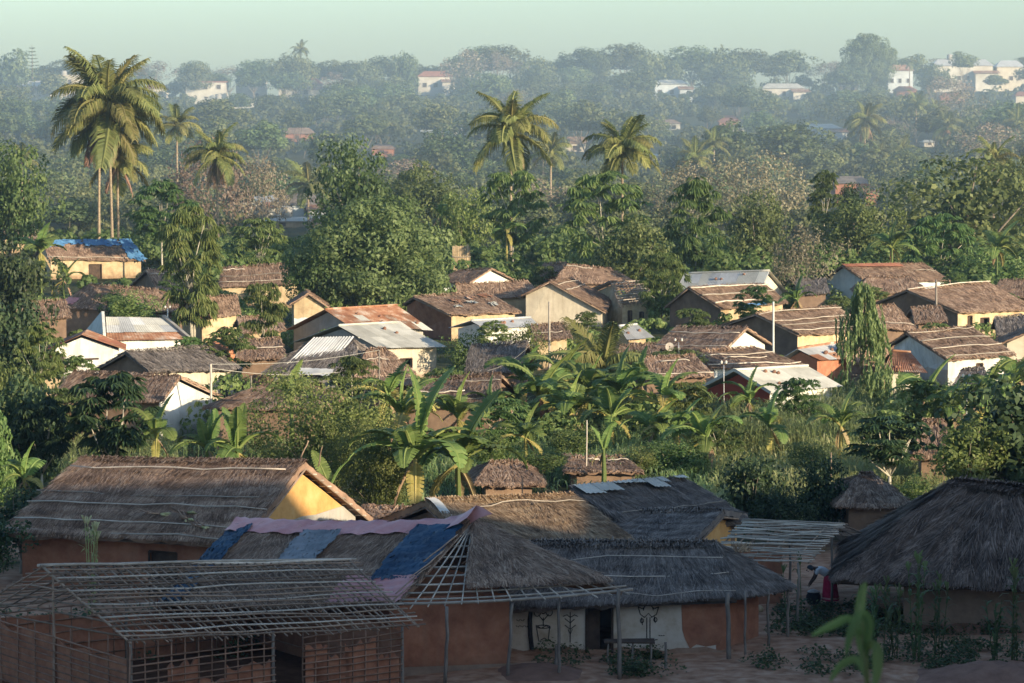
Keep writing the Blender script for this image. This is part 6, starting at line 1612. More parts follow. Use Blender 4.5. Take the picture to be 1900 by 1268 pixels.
# ---------------------------------------------------------------- the wood and the houses of the far hillside
def hill_Y(px, py):
    return on_ground(px, py).y
def far_house(px0, px1, ytop, yeave, ybase, label, wallm='white', roofm='redtile', depth=6.0, storeys=1, wins=3, cat='house', flat=False, name='hill_house', Y=None):
    Y = Y or min(hill_Y((px0 + px1) / 2, ybase + 2), 765)
    a, b = at(px0, ybase, Y), at(px1, ybase, Y); g = min(a.z, gz(a.x, Y)) - .5
    ze = at(px0, yeave, Y).z; zr = at(px0, ytop, Y).z; ze = max(ze, g + .8); zr = max(zr, ze + .15)
    wallm = {'white': 'farwhite', 'whiteblue': 'farblue'}.get(wallm, wallm)
    r = thing(name, ((a.x + b.x) / 2, Y, g), label, cat, 'houses on the far hillside')
    w = MB(); x0, x1 = a.x, b.x; y0, y1 = Y, Y + depth
    w.add([(x0, y0, g), (x1, y0, g), (x1, y1, g), (x0, y1, g), (x0, y0, ze), (x1, y0, ze), (x1, y1, ze), (x0, y1, ze)], [(0, 1, 5, 4), (1, 2, 6, 5), (2, 3, 7, 6), (3, 0, 4, 7)])
    w.build('wall', M[wallm], r)
    f = MB(); o = .4; ym = (y0 + y1) / 2
    if flat:
        f.box(((x0 + x1) / 2, ym, ze + .12), (x1 - x0 + .6, depth + .6, .24))
    else:
        hipx = min(1.5, (x1 - x0) * .2)
        f.add([(x0 - o, y0 - o, ze - .05), (x1 + o, y0 - o, ze - .05), (x1 + o, y1 + o, ze - .05), (x0 - o, y1 + o, ze - .05), (x0 + hipx, ym, zr), (x1 - hipx, ym, zr)], [(0, 1, 5, 4), (1, 2, 5), (2, 3, 4, 5), (3, 0, 4), (3, 2, 1, 0)])
    f.build('roof', M[roofm], r)
    if px1 - px0 > 55 and not flat:                       # a lower wing and a water tank break up the outline
        wx0 = x1 - (x1 - x0) * .38; wz = g + (ze - g) * .74; wg = MB(); wg.box(((wx0 + x1) / 2 + 1.0, y0 - 1.4, (g + wz) / 2), (x1 - wx0, 2.7, wz - g)); wing = wg.build('wing', M[wallm], r)
        wr = MB(); wr.add([(wx0 + .6, y0 - 3.2, wz - .1), (x1 + 1.5, y0 - 3.2, wz - .1), (x1 + 1.5, y0 + .1, wz + .7), (wx0 + .6, y0 + .1, wz + .7)], [(0, 1, 2, 3)]); wr.build('wing_roof', M['tin_rust'], wing)
    if storeys > 1 or px1 - px0 > 80:
        tk = MB(); c_ = Vector((x0 + (x1 - x0) * .3, ym, max(ze, zr if not flat else ze) - .1)); tk.tube([c_, c_ + Vector((0, 0, 1.3)), c_ + Vector((0, 0, 1.5))], [.75, .75, .3], 10); tk.build('water_tank', M['greyplaster'], r, True)
    hgt = (ze - g) / storeys
    for st in range(storeys):
        for i in range(wins):
            x = x0 + (x1 - x0) * (i + .5) / wins; z = g + hgt * (st + .55) + .2; m = MB()
            ww_, wh_ = min(1.0, (x1 - x0) / wins * .4) * rnd.uniform(.8, 1.1), min(1.1, hgt * .36); x += rnd.uniform(-.25, .25)
            for bx_, bz_, sx_, sz_ in ((0, wh_ / 2 + .06, ww_ + .24, .12), (0, -wh_ / 2 - .06, ww_ + .24, .12), (ww_ / 2 + .06, 0, .12, wh_), (-ww_ / 2 - .06, 0, .12, wh_)): m.box((x + bx_, y0 - .03, z + bz_), (sx_, .14, sz_))
            fr = m.build('window', M[wallm], r)
            m = MB(); m.box((x, y0 + .0, z), (ww_, .06, wh_)); m.build('pane', M['wood'], fr)
    return r
far_house(345, 420, 147, 153, 190, 'white two storey house on the left of the ridge', storeys=2, wins=3, flat=True, roofm='redtile')
far_house(438, 492, 142, 148, 186, 'white house with reddish roof right of the two storey one', storeys=2, wins=2)
far_house(517, 597, 145, 157, 184, 'white hip roofed house on the ridge left of centre', wins=4)
far_house(375, 470, 183, 185, 198, 'long low white wall house below the two storey one', wins=5, flat=True, roofm='white')
far_house(93, 170, 137, 141, 190, 'cream two storey block behind the tallest palm', wallm='cream', storeys=2, wins=3, flat=True, roofm='cream')
far_house(0, 95, 150, 160, 186, 'long cream building with grey roof at the left edge of the ridge', wallm='cream', roofm='tin', wins=7)
far_house(268, 308, 156, 164, 180, 'small cream house right of the tallest palm', wallm='cream', wins=2)
far_house(776, 838, 132, 142, 162, 'house with striped red tile roof near the middle of the ridge', wins=3)
far_house(728, 788, 150, 160, 172, 'low red roof below the striped red tile roof', wins=3)
far_house(1215, 1276, 148, 156, 184, 'bluish white house among trees right of centre', wallm='whiteblue', roofm='tin_pale', wins=3)
far_house(1415, 1492, 155, 164, 182, 'white house half hidden by trees on the right slope', wins=3, roofm='tin_pale')
far_house(1556, 1592, 143, 150, 178, 'narrow white house below the domed tree', wins=2, roofm='tin_pale')
far_house(1648, 1694, 120, 131, 148, 'pale blue house with rusty roof right of the domed tree', wallm='whiteblue', roofm='tin_rust', wins=3)
far_house(1732, 1842, 110, 122, 142, 'large white house with grey roof at the right of the ridge', roofm='tin', wins=6)
far_house(1850, 1900, 112, 124, 141, 'grey roofed house at the right end of the ridge', roofm='tin', wins=3, wallm='cream')
far_house(1663, 1700, 160, 168, 182, 'brown roofed hut below the pale blue house', wallm='mud', roofm='redtile', wins=1)
far_house(1745, 1790, 172, 180, 192, 'brown roofed hut below the large white house', wallm='mud', roofm='redtile', wins=1)
far_house(1885, 1925, 170, 178, 190, 'cream hut at the right edge of the slope', wallm='cream', wins=1)
far_house(525, 580, 236, 248, 262, 'reddish thatched hut on the left slope', wallm='mud', roofm='thatch', wins=1)
far_house(590, 622, 250, 256, 266, 'little white walled hut right of the reddish hut', wallm='white', roofm='thatch', wins=1)
far_house(1045, 1092, 254, 266, 282, 'pale thatched hut in the smoke between the palms', wallm='cream', roofm='thatch', wins=1)
far_house(1108, 1150, 216, 224, 236, 'whitish hut above the right coconut palm', wallm='white', roofm='thatch', wins=2)
far_house(1208, 1262, 222, 229, 242, 'long low whitish hut right of the palms', wallm='white', roofm='thatch', wins=2)
far_house(1335, 1372, 214, 226, 236, 'hut with a slanting red roof on the right slope', wallm='mud', roofm='redtile', wins=1)
far_house(1360, 1382, 232, 236, 248, 'tiny white hut under the slanting red roof', wallm='white', roofm='tin_pale', wins=1)
far_house(1490, 1560, 230, 238, 254, 'white and blue hut in the right of the valley', wallm='whiteblue', roofm='tin_pale', wins=2)
far_house(1450, 1478, 246, 252, 260, 'orange roofed hut left of the white and blue hut', wallm='cream', roofm='redtile', wins=1)
far_house(1715, 1735, 260, 264, 270, 'tiny pale hut low on the right slope', wallm='white', roofm='tin_pale', wins=1)
far_house(1195, 1225, 286, 290, 298, 'whitish hut right of the right coconut palm', wallm='white', roofm='tin_pale', wins=1)
far_house(780, 832, 224, 234, 246, 'bluish roofed hut left of the middle coconut palm', wallm='whiteblue', roofm='tin', wins=1)
far_house(690, 730, 268, 276, 288, 'brown hut above the olive brown tree', wallm='mud', roofm='thatch', wins=1)
far_house(840, 890, 232, 240, 250, 'white hut just left of the middle coconut palm', wallm='white', roofm='tin_pale', wins=1)
far_house(445, 512, 360, 374, 400, 'grey roofed house low in the haze left of the mangoes', wallm='white', roofm='tin', wins=2, Y=405)
far_house(515, 592, 360, 380, 404, 'bluish hipped roof house beside the grey roofed one', wallm='whiteblue', roofm='thatch_grey', wins=2, Y=402)
far_house(495, 610, 404, 410, 424, 'long yellowish roof left of the largest mango', wallm='ochre', roofm='tin_pale', wins=2, Y=380)
far_house(1550, 1615, 328, 340, 356, 'dark roofed house in the smoke under the tall thin palm', wallm='mud', roofm='thatch_grey', wins=2, Y=420)
# garden trees half hiding the ridge houses
# trees of the ridge that can be told apart
GR = 'trees standing on the ridge'
for k, px, top, w, b, lab in (('bigmango', 1608, 64, 104, 160, 'domed giant tree standing highest on the ridge'), ('ridge0', 548, 100, 84, 165, 'dark rounded tree under the lone skyline palm'), ('ridge1', 470, 112, 70, 160, 'rounded ridge tree left of the lone skyline palm'),
                              ('ridge2', 360, 120, 62, 165, 'dark ridge tree right of the tallest palm'), ('fartall0', 20, 92, 80, 160, 'tall dark ridge tree at the left edge'), ('ridge0', 682, 114, 70, 175, 'dark rounded ridge tree left of the red roofs'),
                              ('fartall1', 752, 98, 60, 165, 'lighter ridge tree beside the red roofs'), ('farthin0', 870, 92, 110, 155, 'thin pinkish trees along the ridge in the middle'), ('farthin1', 925, 94, 60, 140, 'second thin pinkish ridge tree'),
                              ('ridge1', 1000, 108, 90, 200, 'broad ridge tree above the middle coconut palm'), ('ridge2', 1215, 96, 110, 190, 'broad dark ridge tree right of centre'), ('ridge0', 1345, 90, 110, 190, 'tallest dark ridge tree right of centre'),
                              ('fartall2', 1116, 100, 34, 150, 'small pointed pinkish ridge tree'), ('farthin2', 622, 134, 56, 170, 'pinkish bare tree beside the hip roofed house'), ('fartall0', 1790, 96, 60, 125, 'tree behind the large white house')):
    tree(k, px, top, w, 735, lab, GR, bottom=b, name='ridge_tree')
# a tiered conifer on the skyline
rt = thing('conifer_tree', (at(60, 130, 745).x, 745, gz(at(60, 130, 745).x, 745)), 'open tiered conifer on the skyline at the left', 'tree', GR)
cz = at(60, 84, 745).z - rt.location.z
mb = MB(); mb.tube([(0, 0, 0), (0, 0, cz)], [.3, .05], 6); me = mb.data('conifer trunk'); me.materials.append(M['bark']); link('trunk', me, rt)
mb = MB(); rc = np.random.default_rng(3); Q = []
for i in range(9):
    z = cz * (.42 + .065 * i); L_ = (2.6 - .24 * i)
    for j in range(6):
        a = j * 1.047 + i; d = np.array([math.cos(a), math.sin(a), .1]); 
        for k in range(10):
            c = np.array([0, 0, z]) + d * L_ * (k + 1) / 10; Q.append(leaf_quads(c[None], (d + rc.normal(0, .5, 3))[None], blob_dirs(rc, 1), .55, .3)[0])
mb.quads(np.array(Q), rc.random(len(Q))); me = mb.data('conifer needles'); me.materials.append(M['far']); link('crown', me, rt)
# the rest of the wood, individually
rw = random.Random(21)
blocked = []
for o in COL.objects:
    if o.name.startswith('hill_house') and o.parent is None:
        wl_ = [c for c in o.children if c.name.startswith('wall')][0]
        xs_ = [v.co.x for v in wl_.data.vertices]; blocked.append((o.location.x + min(xs_), o.location.x + max(xs_), o.location.y, o.location.z, o.location.z + max(v.co.z for v in wl_.data.vertices)))
placed = []
def hides(x, y, z, w):
    """would a crown here stand in front of a hillside house?"""
    for (xa, xb, yh, za, zb_) in blocked:
        if y < yh - 1 and y > yh - 140:
            s = yh / y
            if xa - w * s * .7 < x * s < xb + w * s * .7 and CAM_H + (z - CAM_H) * s > za + (zb_ - za) * .72: return True
        elif yh - 1 <= y < yh + 7 and xa - w < x < xb + w: return True
    return False
n_ = 0; tries = 0
GW = 'trees of the wood on the far hillside'
labs = {'far': 'hazy round green tree in the wood covering the far hillside', 'fartall': 'hazy loose crowned green tree in the wood covering the far hillside', 'farthin': 'hazy thin brownish tree in the wood covering the far hillside'}
TRK = {}
for k in labs:
    for i in range(3):
        TRK[k + str(i)] = trunk_mesh(k + str(i), .55, .42, .60)       # for a tree one metre high
while n_ < 252 and tries < 12000:
    tries += 1
    Y = 338 + (748 - 338) * rw.random() ** .8
    px = rw.uniform(-60, 1960); x = (px - 950) / FPX * Y; g = gz(x, Y)
    H_ = rw.uniform(6.5, 12.0) if Y > 440 else rw.uniform(5.0, 8.5)
    if Y > 700: H_ = rw.uniform(7.0, 11)
    if Y > 735: H_ *= .8
    w = H_ * rw.uniform(.85, 1.15)
    hw = w * .55
    if any((x - a) ** 2 + (y - Y) ** 2 * .15 < (hw * .6 + c * .5) ** 2 for a, y, c in placed): continue
    if hides(x, Y, g + H_, hw) and rw.random() < .82:
        H_ = rw.uniform(2.6, 3.6); w = H_; hw = w * .55
        if rw.random() < .5 or hides(x, Y, g + H_, hw): continue
    placed.append((x, Y, hw)); k = rw.choices(('far', 'fartall', 'farthin'), (.55, .33, .12))[0]
    root = thing('wood_tree', (x, Y, g), labs[k], 'tree', GW, rw.uniform(0, 6.28))
    kk = k + str(rw.randrange(3)); me = KINDS[kk][0]
    o = link('crown', me, root); o.scale = (w * .55, w * .55, H_ * .42); o.location = (0, 0, H_ * .18)
    t = link('trunk', TRK[kk], root); t.scale = (w, w, H_)
    n_ += 1
for i in range(44):                                                   # behind the houses, along the skyline
    px = -30 + 1960 * (i + rw.uniform(.1, .9)) / 44; Y = rw.uniform(774, 800); x = (px - 950) / FPX * Y; g = gz(x, Y)
    H_ = rw.uniform(9.0, 14.5) * (1.0 if 600 < px < 1500 else .8); w = H_ * rw.uniform(.9, 1.3); k = rw.choices(('ridge', 'fartall', 'farthin'), (.68, .2, .12))[0]; kk = k + str(rw.randrange(3))
    root = thing('wood_tree', (x, Y, g), labs['far' if k == 'ridge' else k].replace('in the wood covering the far hillside', 'along the skyline of the ridge'), 'tree', 'trees along the skyline', rw.uniform(0, 6.28))
    o = link('crown', KINDS[kk][0], root); o.scale = (w * .55, w * .55, H_ * .42); o.location = (0, 0, H_ * .18)
    t = link('trunk', TRK.get(kk) or TRK.setdefault(kk, trunk_mesh(kk, .55, .42, .60)), root); t.scale = (w, w, H_)
# the rest of the wood and the scrub under it, too dense to count
rs = np.random.default_rng(31)
def mass(name, count, ylo, yhi, hlo, hhi, matn, leaf, per, seed, pw=1.0, cond=None):
    rng = np.random.default_rng(seed); mb = MB(); k = 0; tr = 0
    while k < count and tr < count * 25:
        tr += 1
        Y = ylo + (yhi - ylo) * rng.random() ** pw; px = rng.uniform(-80, 1980); x = (px - 950) / FPX * Y; H_ = rng.uniform(hlo, hhi); w = H_ * rng.uniform(.5, .75); g = gz(x, Y)
        if hides(x, Y, g + H_, w) or (cond and (not cond(x, Y, w) or (veils(x, Y, H_, w) and rng.random() < .93))): continue
        n1 = 16; d = blob_dirs(rng, n1); d[:, 2] = np.abs(d[:, 2]) * 1.1 - .25
        cs = d * rng.uniform(.5, .95, n1)[:, None]
        dd = blob_dirs(rng, n1 * per); own = np.repeat(np.arange(n1), per)
        dd = unit(dd + unit(cs)[own] * .5)
        c = cs[own] + dd * .3
        P = np.array([x, Y, g + H_ * .45]) + c * (w, w, H_ * .5)
        s = rng.uniform(.7, 1.3, len(c)); ax = unit(np.cross(dd, blob_dirs(rng, len(c))))
        mb.quads(leaf_quads(P, ax, unit(dd + blob_dirs(rng, len(c)) * .5), leaf * s * 1.3, leaf * s), np.clip(rng.normal(.5, .18, len(c)) + np.repeat(rng.normal(0, .12, n1), per), 0, 1))
        k += 1
    o = mb.build(name, M[matn]); return tag(o, kind='stuff')
mass('wood', 240, 335, 440, 3.5, 7.5, 'far', .34, 34, 33)
mass('wood', 420, 440, 752, 4.0, 8.5, 'far', .55, 17, 37)
mass('scrub', 700, 325, 765, 1.5, 3.5, 'far', .5, 8, 34)

clear = [(FITS[n][0], FITS[n][1], max(FITS[n][3] * .9, FITS[n][4] * .8)) for n in FITS]
def free_of_huts(x, y, w): return not any((x - a) ** 2 + (y - b) ** 2 < (r + w * .6) ** 2 for a, b, r in clear)
HUTV = []
for n in FITS:
    cx, cy, yaw, Lh, W, he, hr, hl, hq = FITS[n]
    ks = KEYS[n].values(); x0 = min(k[0] for k in ks); x1 = max(k[0] for k in ks)
    HUTV.append((x0 - 4, x1 + 4, cy - W * .5, max(k[1] for k in ks) + he * .55 * FPX / cy))
def veils(x, Y, H_, w):
    """would a bush here hide more than the foot of a hut wall?"""
    px = 950 + FPX * x / Y; hw = w * FPX / Y; top = 219 + FPX * (CAM_H - gz(x, Y) - H_) / Y
    return any(Y < yh and px + hw > a and px - hw < b and top < row for a, b, yh, row in HUTV)
mass('thicket', 360, 250, 334, 2.0, 4.6, 'bush', .34, 24, 35, cond=free_of_huts)
mass('thicket', 330, 138, 250, 1.0, 2.5, 'bush', .19, 26, 36, cond=free_of_huts)

GY = 'young papaya trees between the huts'
rp = random.Random(5); k = 0; t_ = 0
while k < 26 and t_ < 900:
    t_ += 1; Y = rp.uniform(140, 250); px = rp.uniform(20, 1880); x = (px - 950) / FPX * Y
    if not free_of_huts(x, Y, 1.3) or any((px - q) ** 2 + (Y - w) ** 2 < 900 for q, w in getattr(rp, 'seen', [])): continue
    rp.seen = getattr(rp, 'seen', []) + [(px, Y)]
    H_ = rp.uniform(2.6, 4.2); w = rp.uniform(.9, 1.5); top = 219 + FPX * (CAM_H - gz(x, Y) - H_) / Y
    tree('whorl%d' % (k % 3), px, top, 2 * w * FPX / Y, Y, 'young leafy papaya growing in a gap between the huts', GY, h=None, bottom=top + 1.7 * w * FPX / Y, name='papaya_tree'); k += 1

# ---------------------------------------------------------------- poles, wires and small things
def pole_thing(px, ptop, pbase, Y, r, label, name='wooden_pole', cat='pole', mat='pole', group='poles in the village', top=None):
    a, b = at(px, pbase, Y), at(px, ptop, Y); g = gz(a.x, Y)
    root = thing(name, (a.x, Y, g), label, cat, group)
    stick('shaft', Vector((a.x, Y, g - .1)), b, r, M[mat], root, .01, 6, 6, .8)
    if top:
        for dx, dz in top:
            c = MB(); c.tube([b + Vector((dx, 0, dz)), b + Vector((dx, 0, dz + .09)), b + Vector((dx, 0, dz + .16))], [.05, .07, .03], 6); c.build('insulator', M['white'], root)
        bar = MB(); bar.prism(b + Vector((min(d for d, z in top) - .05, 0, -.03)), b + Vector((max(d for d, z in top) + .05, 0, -.03)), (0, 0, 1), .05, .05); bar.build('crossarm', M['wood'], root)
    return b
pole_thing(1737, 519, 640, 200, .09, 'tall brown pole in front of the largest ochre hut', mat='post')
pole_thing(1435, 560, 672, 172, .075, 'white pole left of the hut with four roof poles', mat='white')
pole_thing(1019, 560, 700, 166, .07, 'pale pole beside the young coconut palm')
pole_thing(137, 660, 740, 162, .09, 'short pole beside the small yellow shed', mat='post')
A1 = pole_thing(391, 676, 800, 141, .07, 'clothes line pole before the dark grey thatch')
pole_thing(466, 698, 800, 143, .05, 'thin pole right of the clothes line pole', mat='post')
B1 = pole_thing(704, 650, 760, 152, .05, 'thin pole before the small patched thatch', mat='post')
pole_thing(969, 885, 960, 105, .03, 'leaning stick rising from the grass before the lit thatch', mat='stick')
pole_thing(1089, 780, 870, 124, .03, 'pale stick standing in the grass field', mat='pole')
pole_thing(1542, 840, 900, 116, .03, 'grey stick beside the near black bush', mat='stick')
pole_thing(311, 572, 610, 186, .05, 'short post with two white insulators behind the pale sheet roof', mat='white', top=((-.16, 0), (.16, 0)))
pole_thing(1259, 633, 665, 170, .03, 'thin mast with two white insulators near the satellite dish', mat='metal', top=((-.2, 0), (.2, 0)))
pole_thing(1343, 675, 745, 147, .03, 'thin mast with insulators before the red gable', mat='metal', top=((-.12, 0), (.12, 0)))
pole_thing(1793, 700, 745, 143, .035, 'short mast with two white insulators by the banana plants', mat='metal', top=((-.16, 0), (.16, 0)))
for i, (p, q, lab) in enumerate(((A1, B1, 'slack clothes line strung before the tin panel hut'), (A1 + Vector((0, 0, -.2)), at(640, 690, 150), 'lower clothes line strung before the tin panel hut'), (at(905, 688, 160), at(985, 640, 160), 'wire slanting over the dark thatch'))):
    m = MB(); pts = [mix(p, q, j / 14) - Vector((0, 0, .25 * math.sin(math.pi * j / 14))) for j in range(15)]
    m.tube(pts, .010, 4); tag(m.build('wire', M['tin_pale']), lab, 'wire')
# satellite dish
q = at(1242, 643, 174); r = thing('satellite_dish', q, 'small white satellite dish over the eave of the thatch', 'satellite dish')
m = MB(); k = 14; V_ = []
for j in range(4):
    rr = .04 + .075 * j
    for i in range(k): a = 2 * math.pi * i / k; V_.append((q.x + rr * math.cos(a), q.y - .25 + rr * rr * -.5, q.z + rr * math.sin(a)))
m.add(V_, [(j * k + i, j * k + (i + 1) % k, (j + 1) * k + (i + 1) % k, (j + 1) * k + i) for j in range(3) for i in range(k)] + [tuple(range(k))]); m.build('dish', M['white'], r, True)
m = MB(); m.tube([(q.x, q.y - .2, q.z), (q.x, q.y - .1, q.z - .4), (q.x, q.y, q.z - 1.2)], .025, 5); m.build('mast', M['metal'], r)
# rail on posts by the white gable
q = at(170, 667, 158); r = thing('wooden_rail', (q.x, q.y, gz(q.x, q.y)), 'wooden bar on a post before the white gabled house', 'rail')
m = MB(); m.prism(at(157, 667, 158), at(183, 666, 158), (0, 0, 1), .1, .1); m.build('bar', M['wood'], r)
stick('post', Vector((q.x, q.y, gz(q.x, q.y) - .1)), q, .05, M['wood'], r)
# reed fence
r = thing('reed_fence', (at(855, 480, 268).x, 268, gz(at(855, 480, 268).x, 268)), 'tan reed fence panel standing right of the largest mango', 'fence')
a, b = at(840, 500, 268), at(872, 500, 268); zt = at(855, 456, 268).z; g = gz(a.x, 268)
for i in range(26):
    x = a.x + (b.x - a.x) * i / 25; stick('reed', (x, 268 + .03 * (i % 2), g), (x, 268, zt + rnd.uniform(-.08, .12)), .04, M['reed'], r, .01, 3, 4)
for z in (.35, .75): stick('rail', (a.x - .1, 267.9, g + (zt - g) * z), (b.x + .1, 267.9, g + (zt - g) * z), .04, M['pole'], r)
# broken brick wall
p0, p1 = at(391, 634, 166), at(432, 655, 162); r = thing('brick_wall', ((p0.x + p1.x) / 2, 164, gz(p0.x, 164)), 'stepped orange brick wall end behind the dark grey thatch', 'wall')
L_ = (p1 - p0).length; n_b = 8; dirx = Vector((p1.x - p0.x, p1.y - p0.y, 0)).normalized(); rz_ = math.atan2(dirx.y, dirx.x); hb = .22
bm_ = MB(); bm_.box((0, 0, 0), (1, 1, 1)); bme = bm_.data('brick'); bme.materials.append(M['brick'])
for i in range(n_b):
    top = p0.z + (p1.z - p0.z) * i / n_b; z = top; j = 0
    while z > max(top - 1.0, .1):
        o = link('brick', bme, r); c = p0 + dirx * (L_ * (i + .5 * (j % 2)) / n_b); o.location = (c.x - r.location.x, c.y - r.location.y, z - r.location.z)
        o.scale = (L_ / n_b * .94, .26 + rnd.uniform(-.02, .02), hb * .92); o.rotation_euler = (0, 0, rz_ + rnd.uniform(-.05, .05)); z -= hb; j += 1
w = MB(); e0, e1 = p0 - Vector((0, 0, 1.0)), p1 - Vector((0, 0, 1.0)); w.add([(p0.x, p0.y + .1, -.1), (p1.x, p1.y + .1, -.1), (p1.x, p1.y + .1, p1.z - .9), (p0.x, p0.y + .1, p0.z - .9)], [(0, 1, 2, 3)]); w.build('wall_base', M['mud_dark'], r)
# bench before the drawings
q = on_ground(1168, 1238); r = thing('bench', (q.x, q.y, q.z), 'dark plank bench standing before the limewashed wall', 'bench')
s_ = q.y / FPX; z = .62
for k in range(3):
    m = MB(); m.prism(Vector((q.x - 48 * s_, q.y - .16 + k * .16, z)), Vector((q.x + 47 * s_, q.y - .16 + k * .16, z + .02 * (k - 1))), (0, 0, 1), .14, .05, rnd.random()); m.build('plank', M['wood'], r)
for dx in (-40, 6, 40):
    for dy in (-.15, .17): stick('leg', (q.x + dx * s_, q.y + dy, q.z - .1), (q.x + dx * s_, q.y + dy, z - .02), .035, M['post'], r)
for px, t_, b_, Y, lab in ((1235, 1192, 1245, 83.2, 'short forked stump post right of the bench'), (1032, 1198, 1255, 82.6, 'short dark post among weeds left of the bench')):
    pole_thing(px, t_, b_, Y, .05, lab, name='stump_post', mat='post', group='short posts before the near huts')
# clay mounds in the foreground
for px, py, w, h, lab in ((1790, 1170, 120, .5, 'reddish clay bank below the shaggy thatch'), (1000, 1262, 90, .3, 'low clay heap before the plastic sheeted hut'), (1850, 1262, 160, .45, 'clay bank in the lower right corner')):
    p = on_ground(px, min(py, 1262)); rm = np.random.default_rng(int(px)); m = MB(); n1, n2_ = 16, 9; V_ = []
    W_ = w * p.y / FPX
    for j in range(n2_):
        for i in range(n1):
            s, t = i / (n1 - 1) * 2 - 1, j / (n2_ - 1) * 2 - 1; hh = h * max(0, 1 - s * s) * max(0, 1 - t * t) * rm.uniform(.75, 1.1) - .06
            V_.append((p.x + s * W_, p.y + t * 1.4, gz(p.x + s * W_, p.y + t * 1.4) + hh))
    i = np.arange((n2_ - 1) * n1).reshape(n2_ - 1, n1)[:, :-1].ravel(); m.add(V_, np.stack([i, i + 1, i + n1 + 1, i + n1], 1).tolist()); o = m.build('clay_bank', M['rock'], None, True); tag(o, lab, 'earth bank')
q = on_ground(1408, 1142); m = MB(); m.tube([q, q + Vector((0, 0, .05)), q + Vector((0, 0, .12)), q + Vector((0, 0, .2)), q + Vector((0, 0, .24))], [.08, .14, .16, .11, .03], 9); tag(m.build('pumpkin', M['reed'], None, True), 'round tan gourd lying on the ground past the veranda posts', 'gourd')

# ---------------------------------------------------------------- the bending woman
def skin_body(name, joints, edges, mat, parent, levels=2, root_i=0):
    me = bpy.data.meshes.new(name); me.from_pydata([j[:3] for j in joints], edges, []); me.update()
    o = link(name, me, parent); sk = o.modifiers.new('skin', 'SKIN'); sk.use_smooth_shade = True
    for i, j in enumerate(joints):
        rr = j[3]; me.skin_vertices[0].data[i].radius = (rr, rr) if not isinstance(rr, tuple) else rr
    me.skin_vertices[0].data[root_i].use_root = True
    sb = o.modifiers.new('sub', 'SUBSURF'); sb.levels = levels; sb.render_levels = levels
    dg = bpy.context.evaluated_depsgraph_get(); ev = o.evaluated_get(dg); nm = bpy.data.meshes.new_from_object(ev); nm.name = name
    o.modifiers.clear(); o.data = nm; nm.materials.clear(); nm.materials.append(mat)
    nm.polygons.foreach_set('use_smooth', [True] * len(nm.polygons)); return o
wq = on_ground(1536, 1124); wy = wq.y
wp_ = thing('person', (wq.x, wy, wq.z), 'woman in a red wrap skirt and white top bending over a black pot', 'person')
# local frame: faces left (-x); hips at .86 m, trunk bent forward
J = [(0.05, 0, .88, .13), (-.02, 0, .98, .135), (-.20, 0, 1.10, .13), (-.38, 0, 1.17, .115), (-.46, 0, 1.19, .05), (-.54, 0, 1.20, .075), (-.62, 0, 1.17, .085),
     (.05, -.09, .84, .10), (.02, -.10, .47, .065), (.08, -.10, .09, .04), (-.08, -.11, .03, .035),
     (.05, .09, .84, .10), (.06, .10, .47, .065), (.12, .10, .09, .04), (-.04, .11, .03, .035),
     (-.37, -.17, 1.14, .055), (-.44, -.20, .90, .042), (-.58, -.16, .70, .030), (-.63, -.14, .62, .026),
     (-.37, .17, 1.14, .055), (-.44, .19, .90, .042), (-.58, .14, .70, .030), (-.63, .12, .62, .026)]
E_ = [(0, 1), (1, 2), (2, 3), (3, 4), (4, 5), (5, 6), (0, 7), (7, 8), (8, 9), (9, 10), (0, 11), (11, 12), (12, 13), (13, 14), (3, 15), (15, 16), (16, 17), (17, 18), (3, 19), (19, 20), (20, 21), (21, 22)]
body = skin_body('body', J, E_, M['skin'], wp_)
for sy in (-.14, .12):                                  # fingers and thumb rooted in each palm
    for k in range(5):
        ln = (.05, .07, .075, .07, .055)[k]; oy = (k - 2) * .014
        m = MB(); p = Vector((wq.x - .63, wy + sy + oy, wq.z + .62)); d = Vector((-.55, (k - 2) * .06, -.8)) if k else Vector((.2, -.5 if sy < 0 else .5, -.7))
        m.tube([p, p + d * ln * .55, p + d * ln + Vector((.012, 0, -.008))], [.009, .008, .005], 5); m.build('finger', M['skin'], wp_, True)
# wrap skirt
m = MB(); n = 20; rings = [(.05, .95, .17, .18), (.06, .8, .215, .23), (.07, .6, .24, .26), (.08, .4, .265, .285), (.09, .2, .285, .305), (.09, .12, .295, .315)]
V_ = []
for (cx_, z_, rx, ry) in rings:
    for i in range(n):
        a = 2 * math.pi * i / n; f_ = 1 + .06 * math.sin(a * 6) * (1.0 - z_)
        V_.append((wq.x + cx_ + rx * f_ * math.cos(a), wy + ry * f_ * math.sin(a), wq.z + z_))
m.add(V_, [(j * n + i, j * n + (i + 1) % n, (j + 1) * n + (i + 1) % n, (j + 1) * n + i) for j in range(len(rings) - 1) for i in range(n)]); sk_ = m.build('wrap_skirt', M['cloth_red'], wp_, True)
m = MB(); V_ = []
for z_ in (.23, .17):
    for i in range(n):
        a = 2 * math.pi * i / n; f_ = 1.012 + .06 * math.sin(a * 6) * (1.0 - z_); V_.append((wq.x + .09 + .295 * f_ * math.cos(a), wy + .315 * f_ * math.sin(a), wq.z + z_))
m.add(V_, [(i, (i + 1) % n, n + (i + 1) % n, n + i) for i in range(n)]); m.build('hem_border', M['cloth_pink'], sk_, True)
skin_body('blouse', [(0.02, 0, .95, .15), (-.10, 0, 1.05, .158), (-.26, 0, 1.14, .155), (-.39, 0, 1.18, .12), (-.37, -.17, 1.14, .075), (-.42, -.195, .99, .06), (-.37, .17, 1.14, .075), (-.42, .19, .99, .06)], [(0, 1), (1, 2), (2, 3), (3, 4), (4, 5), (3, 6), (6, 7)], M['cloth_white'], wp_)
